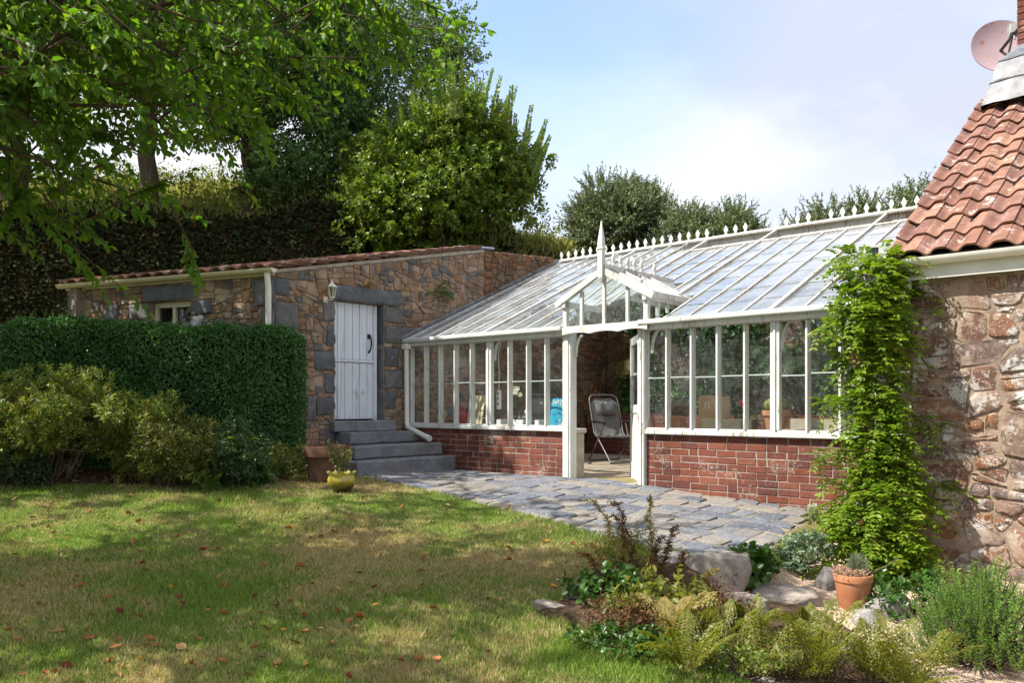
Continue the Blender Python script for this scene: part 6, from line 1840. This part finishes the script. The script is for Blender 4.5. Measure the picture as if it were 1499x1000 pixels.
def recliner(name, origin, yaw, label, fab, frm):
    """folding garden recliner; x right, y back, z up"""
    t = thing(name, origin, label, 'garden chair', 'reclining garden chairs in the glasshouse')
    cz, sz_ = math.cos(yaw), math.sin(yaw)
    def T(x, y, z): return Vector((origin[0] + x*cz - y*sz_, origin[1] + x*sz_ + y*cz, origin[2] + z))
    # fabric: seat then back, one sling
    prof = [(-.30,.42),(-.27,.445),(-.05,.425),(.12,.41),(.20,.45),(.26,.58),(.33,.78),(.39,.95),(.425,1.04)]
    mb = MB(); g = []
    for i, (y, z) in enumerate(prof):
        w = .235 if i < 7 else (.235, .19)[i - 7] if i == 7 else .17
        g.append([T(x, y + .015 * (1 - (x / w) ** 2), z - .018 * (1 - (x / w) ** 2) + (-.03 * (abs(x) / w) ** 4 if i == 8 else 0)) for x in np.linspace(-w, w, 9)])
    mb.sheet(g); mb.sheet([[p - Vector((0, 0, .014)) for p in row] for row in g]); mb.build('sling', fab, t, smooth=60)
    mb = MB(); g = []
    for i in range(7):
        u = i / 6; y = .30 + .10 * u; z = .76 + .22 * u; th = .055 * math.sin(math.pi * u) ** .5
        g.append([T(x, y - .01 - th * (1 - abs(x / .185) ** 3), z + .01 * abs(x / .185) ** 2) for x in np.linspace(-.185, .185, 11)])
    mb.sheet(g); mb.build('headrest', fab, t, smooth=60)
    mb = MB(); mb.box(lambda x, y, z: T(x, .322 + y, .945 + z), -.03, .02, -.008, 0, -.018, .022); mb.build('care_label', M['plastic'], t)
    for s in (-1, 1):
        x = s * .26
        mb = MB(); mb.tube([T(x,-.32,.42),T(x,.14,.41),T(x,.22,.47),T(x,.40,.97),T(x*.93,.43,1.04),T(x*.7,.445,1.08)], .012, 8); mb.build('side_rail', frm, t, smooth=60)
        mb = MB(); mb.tube([T(x*1.08,-.42,.012),T(x*1.08,.08,.42),T(x*1.08,.16,.62)], .012, 8); mb.build('leg', frm, t, smooth=60)
        mb = MB(); mb.tube([T(x*1.02,.40,.012),T(x*1.02,.0,.42),T(x*1.02,-.16,.62)], .012, 8); mb.build('leg', frm, t, smooth=60)
        mb = MB(); mb.tube([T(x*1.1,-.22,.615),T(x*1.1,-.16,.64),T(x*1.1,.12,.65),T(x*1.1,.26,.64)], [.018,.022,.022,.016], 8); mb.build('armrest', M['iron'], t, smooth=60)
    for p0, p1 in (((-.28,-.42,.014),(.28,-.42,.014)),((-.27,.40,.014),(.27,.40,.014)),((-.18,.445,1.08),(.18,.445,1.08)),((-.25,-.32,.42),(.25,-.32,.42))):
        mb = MB(); mb.tube([T(*p0), T(*p1)], .012, 8); mb.build('cross_rail', frm, t, smooth=60)
    return t
fab = simple('grey_sling_fabric', (.155,.145,.14), .8, .2, .15, 30); frm = simple('grey_tube', (.18,.17,.165), .4, .5, .1, metal=.4)
q = px(900, 676, 13.0); recliner('garden_recliner', (q.x, q.y, -.915), .35, 'grey fabric recliner chair with padded headrest standing inside the open doorway', fab, frm)
q = px(793, 640, 12.6); recliner('garden_recliner', (q.x - .02, q.y, -.915), -.1, 'second grey recliner, only its top showing through the panes left of the doorway', fab, frm)
# left bench items (bench top at -.30)
Z0 = -.299
def GB(t0, d0, yaw=0.0):
    c, s = math.cos(yaw), math.sin(yaw)
    return lambda a, z, e: G(t0 + a * c - e * s, d0 + a * s + e * c, Z0 + z)
red = simple('red_plastic', (.42,.03,.035), .4, .4, .15)
t = thing('fuel_can', G(-3.17,.26,Z0), 'red plastic can behind the panes left of the wide post', 'can')
b = MB(); T_ = GB(-3.19, .26); b.box(T_, -.085, .085, 0, .21, -.07, .07, bev=.025); b.build('can_body', red, t, smooth=50)
b = MB(); b.tube([T_(-.06,.20,0),T_(-.045,.255,0),T_(.035,.26,0),T_(.06,.20,0)], .014, 8); b.build('handle', red, t, smooth=50)
b = MB(); b.tube([T_(.06,.19,0),T_(.09,.26,0)], [.02,.013], 8); b.build('spout', M['iron'], t)
t = thing('slatted_panel', G(-3.0,.3,Z0), 'pale slatted wooden panel leaning beside the red can', 'panel')
for k in range(5):
    b = MB(); o_ = -3.06 + k * .062
    b.bar(G(o_ - .05, .36, Z0 + .43), G(o_ + .05, .18, Z0 + .005), .045, .016, tuple(VV)); b.build('slat', simple('pale_pine', (.50,.45,.30), .7, .2, .12) if k == 0 else bpy.data.materials['pale_pine'], t)
for k, u in enumerate((.25, .75)):
    b = MB(); a_ = G(-3.11,.36,Z0+.43).lerp(G(-3.01,.18,Z0+.005), u) + VV * .018; b.bar(a_ - VE * .02, a_ + VE * .30, .03, .014, (0,0,1)); b.build('batten', bpy.data.materials['pale_pine'], t)
t = thing('extension_lead', G(-2.36,.1,0), 'white hanging socket strip on its flex beside the wide post', 'socket strip')
b = MB(); T_ = lambda a, z, e: G(-2.36 + a, .12 + e, z); b.box(T_, -.03, .03, -.06, .20, -.02, .02, bev=.006); b.build('socket_box', M['plastic'], t)
b = MB()
for z in (0, .07, .14): b.box(T_, -.012, .012, z, z + .03, -.0215, -.0195)
b.build('sockets', M['iron'], t)
b = MB(); b.tube([T_(0,.20,0), T_(.005,.45,0), T_(-.01,.7,.0), T_(.02,.86,.02)], .005, 6); b.build('flex', M['plastic'], t)
# orchid
t = thing('orchid', G(-2.18,.28,Z0), 'white flowering orchid in a pot behind the left panes', 'orchid')
oc = G(-2.18,.28,Z0); b = MB(); b.lathe(oc, [(.05,0),(.065,.12),(.07,.13),(.06,.13)], 20); b.build('pot', M['iron'], t, smooth=40)
fl = px(757, 568, (G(-2.1,.3,0)).y); fl = Vector((fl.x, fl.y, fl.z))
b = MB(); b.tube(branch_path(oc + Vector((0,0,.1)), fl, np.random.default_rng(1), .25, .05, 8), .005, 6); b.build('stem', M['lf_round'], t)
LV = Leaves()
for k in range(6):
    c = np.array(fl) + np.random.default_rng(k + 5).normal(size=3) * [.035,.02,.035]; ph = np.arange(5) * 1.2566 + k
    d = np.stack([np.cos(ph), np.zeros(5) - .3, np.sin(ph)], 1); LV.add(np.repeat(c[None], 5, 0), d, np.tile([0,-1,.1], (5,1)), .042, .036, 'oval')
LV.build('petals', simple('orchid_white', (.80,.78,.62), .5, .3, .05), t)
LV = Leaves(); ph = np.arange(6) * 1.05; LV.add(np.repeat(np.array(oc)[None] + [0,0,.12], 6, 0), np.stack([np.cos(ph), np.sin(ph), .25 + 0*ph], 1), np.tile([0,0,1.], (6,1)), .18, .055, 'oval'); LV.build('leaves', M['lf_deep'], t)
# trays and small pots
wt = simple('white_tray', (.62,.63,.64), .5, .3, .1)
for k, (t_, d_, w_, lab) in enumerate(((-2.39,.25,.07,'small white tray by the wide post on the left bench'),(-2.08,.25,.10,'white box with crumpled tops behind the middle left pane'),(-1.71,.22,.04,'small pale card box beside the blue canvas'))):
    t = thing('tray', G(t_, d_, Z0), lab, 'tray'); T_ = GB(t_, d_)
    b = MB(); b.box(T_, -w_, w_, 0, .012, -.07, .07)
    for a0, a1, e0, e1 in ((-w_,-w_+.01,-.07,.07),(w_-.01,w_,-.07,.07),(-w_+.01,w_-.01,-.07,-.06),(-w_+.01,w_-.01,.06,.07)): b.box(T_, a0, a1, .012, .10, e0, e1)
    b.build('tray_body', wt, t)
    if k == 1:
        LV = Leaves(); n = 60; P = np.array([tuple(T_(x, z, e)) for x, z, e in zip(rv.uniform(-.08,.08,n), rv.uniform(.09,.15,n), rv.uniform(-.05,.05,n))]); LV.add(P, rdir(rv, n), rdir(rv, n), .05, .035, 'oval'); LV.build('contents', leafmat('crumpled_paper', [(.55,.52,.55),(.08,.06,.08),(.4,.38,.4)], .1), t)
t = thing('seed_trough', G(-1.83,.27,Z0), 'dark shallow trough on the left bench next to the second recliner', 'trough'); T_ = GB(-1.86, .27); b = MB(); b.box(T_, -.09, .09, 0, .09, -.06, .06, bev=.006); b.build('trough_body', M['iron'], t)
t = thing('glass_bottle', G(-1.97,.3,Z0), 'white capped bottle left of the second recliner', 'bottle'); c = G(-1.975,.28,Z0)
b = MB(); b.lathe(c, [(.035,0),(.04,.01),(.04,.11),(.015,.16),(.015,.2)], 20); b.build('bottle_body', M['iron'], t, smooth=40); b = MB(); b.lathe(c + Vector((0,0,.17)), [(.03,0),(.045,.02),(.045,.06),(.015,.085),(.012,.13)], 20); b.build('pump_top', M['plastic'], t, smooth=40)
# the blue painted canvas bag leaning in the corner
m = NT('blue_bag', .8, .2); P_ = m.coords((1,1,1))
n1 = m.noise(P_, 26, 3, .7); sp = m.noise(P_, 7, 3, .6)
k1 = m.mix(m.ramp(n1, [(.40, 0.0), (.44, 1.0)]), (.01,.07,.16), (.02,.26,.42)); m.col(m.mix(m.ramp(sp, [(.56, 0.0), (.60, 1.0)]), k1, (.42,.47,.40)))
t = thing('shopping_bag', G(-1.48,.28,Z0), 'blue printed bag with pale lettering leaning behind the pane beside the doorway', 'bag')
T_ = lambda a, z, e: G(-1.625 + a, .22 + e + .18 * z, Z0 + z)
b = MB(); b.sheet([[T_(x, z, -.03 * math.sin(math.pi * u) - .01 * math.sin(9 * x)) for u, x in zip(np.linspace(0, 1, 9), np.linspace(-.02, .30, 9))] for z in np.linspace(0.02, .385, 9)])
b.sheet([[T_(x, z, .05 + .03 * math.sin(math.pi * u)) for u, x in zip(np.linspace(0, 1, 9), np.linspace(-.02, .30, 9))] for z in np.linspace(0.02, .385, 9)])
for x in (-.02, .30): b.sheet([[T_(x, z, 0), T_(x, z, .05)] for z in np.linspace(.02, .385, 9)])
b.build('bag_body', m.m, t, smooth=60)
b = MB()
for k, x in enumerate((.10,.135,.165,.20,.235,.26)):
    b.box(lambda a, z, e: T_(a, z, e - .034), x, x + .009, .30 - .012 * (k % 3), .365, -.002, 0)
    if k % 2 == 0: b.box(lambda a, z, e: T_(a, z, e - .036), x, x + .03, .350, .362, -.002, 0)
b.box(lambda a, z, e: T_(a, z, e - .03), .0, .05, .285, .30, -.002, 0); b.box(lambda a, z, e: T_(a, z, e - .03), .0, .05, .335, .35, -.002, 0)
b.build('print', simple('bag_print', (.50,.55,.50), .7), t)
# right bench
card = simple('cardboard', (.42,.26,.14), .85, .1, .12, 6)
t = thing('cardboard_box', G(.52,.75,Z0), 'brown cardboard box with faded arrows on it behind the right hand panes', 'box')
T_ = lambda a, z, e: G(.41 + a, .58 + e, Z0 + z)
b = MB(); b.box(T_, 0, .215, 0, .40, 0, .38, bev=.004); b.build('carton', card, t)
b = MB(); b.box(T_, .02, .14, .401, .406, .02, .3); b.build('flap', M['plastic'], t)
b = MB()
for x in (.08, .13):
    b.box(T_, x, x + .012, .27, .315, -.002, -.0005); b.add([T_(x - .012, .312, -.0015), T_(x + .024, .312, -.0015), T_(x + .006, .332, -.0015)], [(0,1,2)])
b.box(T_, .06, .17, .258, .263, -.002, -.0005)
b.build('arrows_print', simple('print_white', (.6,.55,.48), .8), t)
def cactus_pot(t_, d_, s, lab, lab2, cactus=True):
    c = G(t_, d_, Z0); t = thing('terracotta_pot', c, lab, 'pot')
    b = MB(); b.lathe(c, [(.085*s,0),(.115*s,.16*s),(.13*s,.165*s),(.135*s,.215*s),(.12*s,.215*s),(.115*s,.19*s)], 32); b.build('pot_body', M['terra'], t, smooth=40)
    b = MB(); b.lathe(c + Vector((0,0,.185*s)), [(.115*s,0),(.01,.01)], 20); b.build('soil', M['compost'], t)
    c2 = c + Vector((0,0,.19*s))
    if cactus:
        q = thing('cactus', c2, lab2, 'cactus'); b = MB()
        b.lathe(c2, [(.06*s,0),(.095*s,.03*s),(.11*s,.08*s),(.09*s,.13*s),(.04*s,.155*s),(.008,.158*s)], 56, lambda a, i: (1 + .07 * math.cos(14 * a), 0)); b.build('body', simple('cactus_skin', (.15,.17,.045), .7, .2, .3, 30), q, smooth=60)
        LV = Leaves(); rr = np.random.default_rng(8); n = 900; a = np.round(rr.random(n) * 14) / 14 * 6.283; z = rr.random(n)
        rad = .11 * s * np.sin(np.pi * (.2 + .72 * z)) ; P = np.array(c2) + np.stack([rad*np.cos(a), rad*np.sin(a), z*.15*s], 1)
        LV.add(P, np.stack([np.cos(a), np.sin(a), .3 + z], 1) + rr.normal(size=(n,3)) * .4, rdir(rr, n), .024, .003, 'lance'); LV.build('spines', M['lf_straw'], q)
    else:
        q = thing('dry_plant', c2, lab2, 'plant'); LV = Leaves(); rr = np.random.default_rng(9); n = 1400
        d = rdir(rr, n); d[:,2] = abs(d[:,2]); LV.add(np.array(c2) + d * [.2*s,.15*s,.2*s] * (.3 + .7 * rr.random(n))[:, None], d + [0,0,.4], rdir(rr, n), .05, .008, 'lance'); LV.build('foliage', M['lf_brown'], q)
cactus_pot(1.39, .5, 1.12, 'terracotta pot holding the round cactus behind the right hand panes', 'round spiny green cactus in a terracotta pot')
cactus_pot(.16, .5, .80, 'terracotta pot with a dry plant behind the panes right of the doorway', 'reddish brown dry heathery plant behind the panes right of the doorway', False)
t = thing('planter_trough', G(1.2,.4,Z0), 'long dark trough on the bench in front of the cardboard box', 'trough')
b = MB(); b.box(lambda a, z, e: G(a, e, Z0 + z),   .62, 1.22, 0, .14, .27, .42, bev=.006); b.build('trough_body', simple('dark_wood', (.075,.065,.045), .85), t)
t = thing('timber_plank', G(1.9,.4,Z0), 'pale weathered boards lying on the right bench', 'plank')
b = MB(); b.box(lambda a, z, e: G(a, e, Z0 + z), 1.58, 2.6, .0, .15, .40, .44, bev=.004); b.box(lambda a, z, e: G(a, e, Z0 + z), 1.56, 2.62, .0, .04, .26, .38, bev=.004); b.build('boards', simple('weathered_board', (.34,.30,.25), .85, .1, .3, 5), t)
t = thing('red_flower', G(.8,.95,Z0), 'single round red flower behind the panes between box and cactus', 'flower')
c = G(.81, .9, .02); b = MB(); b.lathe(c + Vector((0,0,-.045)), [(.01,0),(.04,.02),(.05,.045),(.04,.07),(.01,.09)], 18); b.build('bloom', simple('red_petals', (.55,.02,.04), .6), t, smooth=60)
b = MB(); b.tube([G(.78,.95,-.34), G(.8,.92,-.15), c], .005, 6); b.build('stem', M['lf_round'], t)
LV = Leaves(); rr = np.random.default_rng(4); n = 40; LV.add(np.array(G(.80,.95,-.18)) + rr.normal(size=(n,3)) * [.06,.05,.06], rdir(rr, n), rdir(rr, n) + [0,0,1], .07, .06, 'oval'); LV.build('leaves', M['lf_round'], t)
# ------------------------------------------------------------------ camera, sun, sky
cam = bpy.data.cameras.new('camera'); co = bpy.data.objects.new('camera', cam); COL.objects.link(co)
co.location = (0, 0, 0); co.rotation_euler = (R(90), 0, 0)
cam.sensor_width = 36; cam.lens = F_PX / 1499 * 36; cam.shift_y = (HZ_Y - 500) / 1499; cam.shift_x = (749.5 - CX) / 1499
cam.clip_start = .05; cam.clip_end = 2000
SC.camera = co
SUN_DIR = Vector((-.97, -.22, 0)).normalized()          # towards the sun, level
EL = R(52)
sun = bpy.data.lights.new('sun', 'SUN'); sun.energy = 3.5; sun.angle = R(.53); sun.color = (1.0, .93, .82)
so = bpy.data.objects.new('sun', sun); COL.objects.link(so)
ds = SUN_DIR * math.cos(EL) + Vector((0, 0, math.sin(EL)))
so.rotation_euler = ds.to_track_quat('Z', 'Y').to_euler(); so.location = (-20, 5, 30)
w = bpy.data.worlds.new('World'); SC.world = w; w.use_nodes = True
nt = w.node_tree; bg = nt.nodes['Background']
sky = nt.nodes.new('ShaderNodeTexSky'); sky.sky_type = 'NISHITA'; sky.sun_disc = False
sky.sun_elevation = EL; sky.sun_rotation = math.atan2(SUN_DIR.x, SUN_DIR.y)
sky.air_density = 1.0; sky.dust_density = .6; sky.ozone_density = 1.2
tc = nt.nodes.new('ShaderNodeTexCoord'); mp = nt.nodes.new('ShaderNodeMapping')
mp.inputs['Location'].default_value = (.35, .1, 0.0); mp.inputs['Scale'].default_value = (1.0, 1.0, 2.0); nt.links.new(tc.outputs['Generated'], mp.inputs['Vector'])
nz = nt.nodes.new('ShaderNodeTexNoise'); nz.inputs['Scale'].default_value = 2.1; nz.inputs['Detail'].default_value = 7; nz.inputs['Roughness'].default_value = .5; nz.inputs['Distortion'].default_value = .25
nt.links.new(mp.outputs['Vector'], nz.inputs['Vector'])
rp_ = nt.nodes.new('ShaderNodeValToRGB'); rp_.color_ramp.elements[0].position = .36; rp_.color_ramp.elements[1].position = .58
rp_.color_ramp.elements[0].color = (.86,.86,.86,1); nt.links.new(nz.outputs['Fac'], rp_.inputs['Fac'])
nz2 = nt.nodes.new('ShaderNodeTexNoise'); nz2.inputs['Scale'].default_value = 3.2; nz2.inputs['Detail'].default_value = 6; nt.links.new(mp.outputs['Vector'], nz2.inputs['Vector'])
cr = nt.nodes.new('ShaderNodeValToRGB'); cr.color_ramp.elements[0].position = .40; cr.color_ramp.elements[0].color = (2.3,2.42,2.8,1); cr.color_ramp.elements[1].position = .60; cr.color_ramp.elements[1].color = (3.2,3.24,3.38,1)
nt.links.new(nz2.outputs['Fac'], cr.inputs['Fac'])
mx = nt.nodes.new('ShaderNodeMix'); mx.data_type = 'RGBA'
# a clearing in the cloud: high, a little left of the gable
dp_ = nt.nodes.new('ShaderNodeVectorMath'); dp_.operation = 'DOT_PRODUCT'; dp_.inputs[1].default_value = tuple(Vector((.05,.91,.47)).normalized())
nt.links.new(tc.outputs['Generated'], dp_.inputs[0])
nd_ = nt.nodes.new('ShaderNodeMath'); nd_.operation = 'ADD'; ns_ = nt.nodes.new('ShaderNodeMath'); ns_.operation = 'MULTIPLY'; ns_.inputs[1].default_value = .07
nt.links.new(nz.outputs['Fac'], ns_.inputs[0]); nt.links.new(dp_.outputs['Value'], nd_.inputs[0]); nt.links.new(ns_.outputs[0], nd_.inputs[1])
cl_ = nt.nodes.new('ShaderNodeMapRange'); cl_.inputs['From Min'].default_value = .992; cl_.inputs['From Max'].default_value = 1.04; cl_.inputs['To Min'].default_value = 1.0; cl_.inputs['To Max'].default_value = .12
nt.links.new(nd_.outputs[0], cl_.inputs['Value'])
mm_ = nt.nodes.new('ShaderNodeMath'); mm_.operation = 'MULTIPLY'; nt.links.new(rp_.outputs['Color'], mm_.inputs[0]); nt.links.new(cl_.outputs[0], mm_.inputs[1])
nt.links.new(mm_.outputs[0], mx.inputs[0]); nt.links.new(sky.outputs['Color'], mx.inputs[6]); nt.links.new(cr.outputs['Color'], mx.inputs[7])
nt.links.new(mx.outputs[2], bg.inputs['Color']); bg.inputs['Strength'].default_value = .12
SC.view_settings.view_transform = 'Standard'; SC.view_settings.look = 'None'; SC.view_settings.gamma = 1; SC.view_settings.exposure = 1.5
SC.view_settings.use_curve_mapping = False
SC.render.engine = 'CYCLES'
cy = SC.cycles
cy.max_bounces = 8; cy.transparent_max_bounces = 24; cy.diffuse_bounces = 4; cy.glossy_bounces = 4; cy.transmission_bounces = 6
cy.caustics_reflective = False; cy.caustics_refractive = False
cy.use_denoising = True; cy.use_adaptive_sampling = True; cy.adaptive_threshold = .015
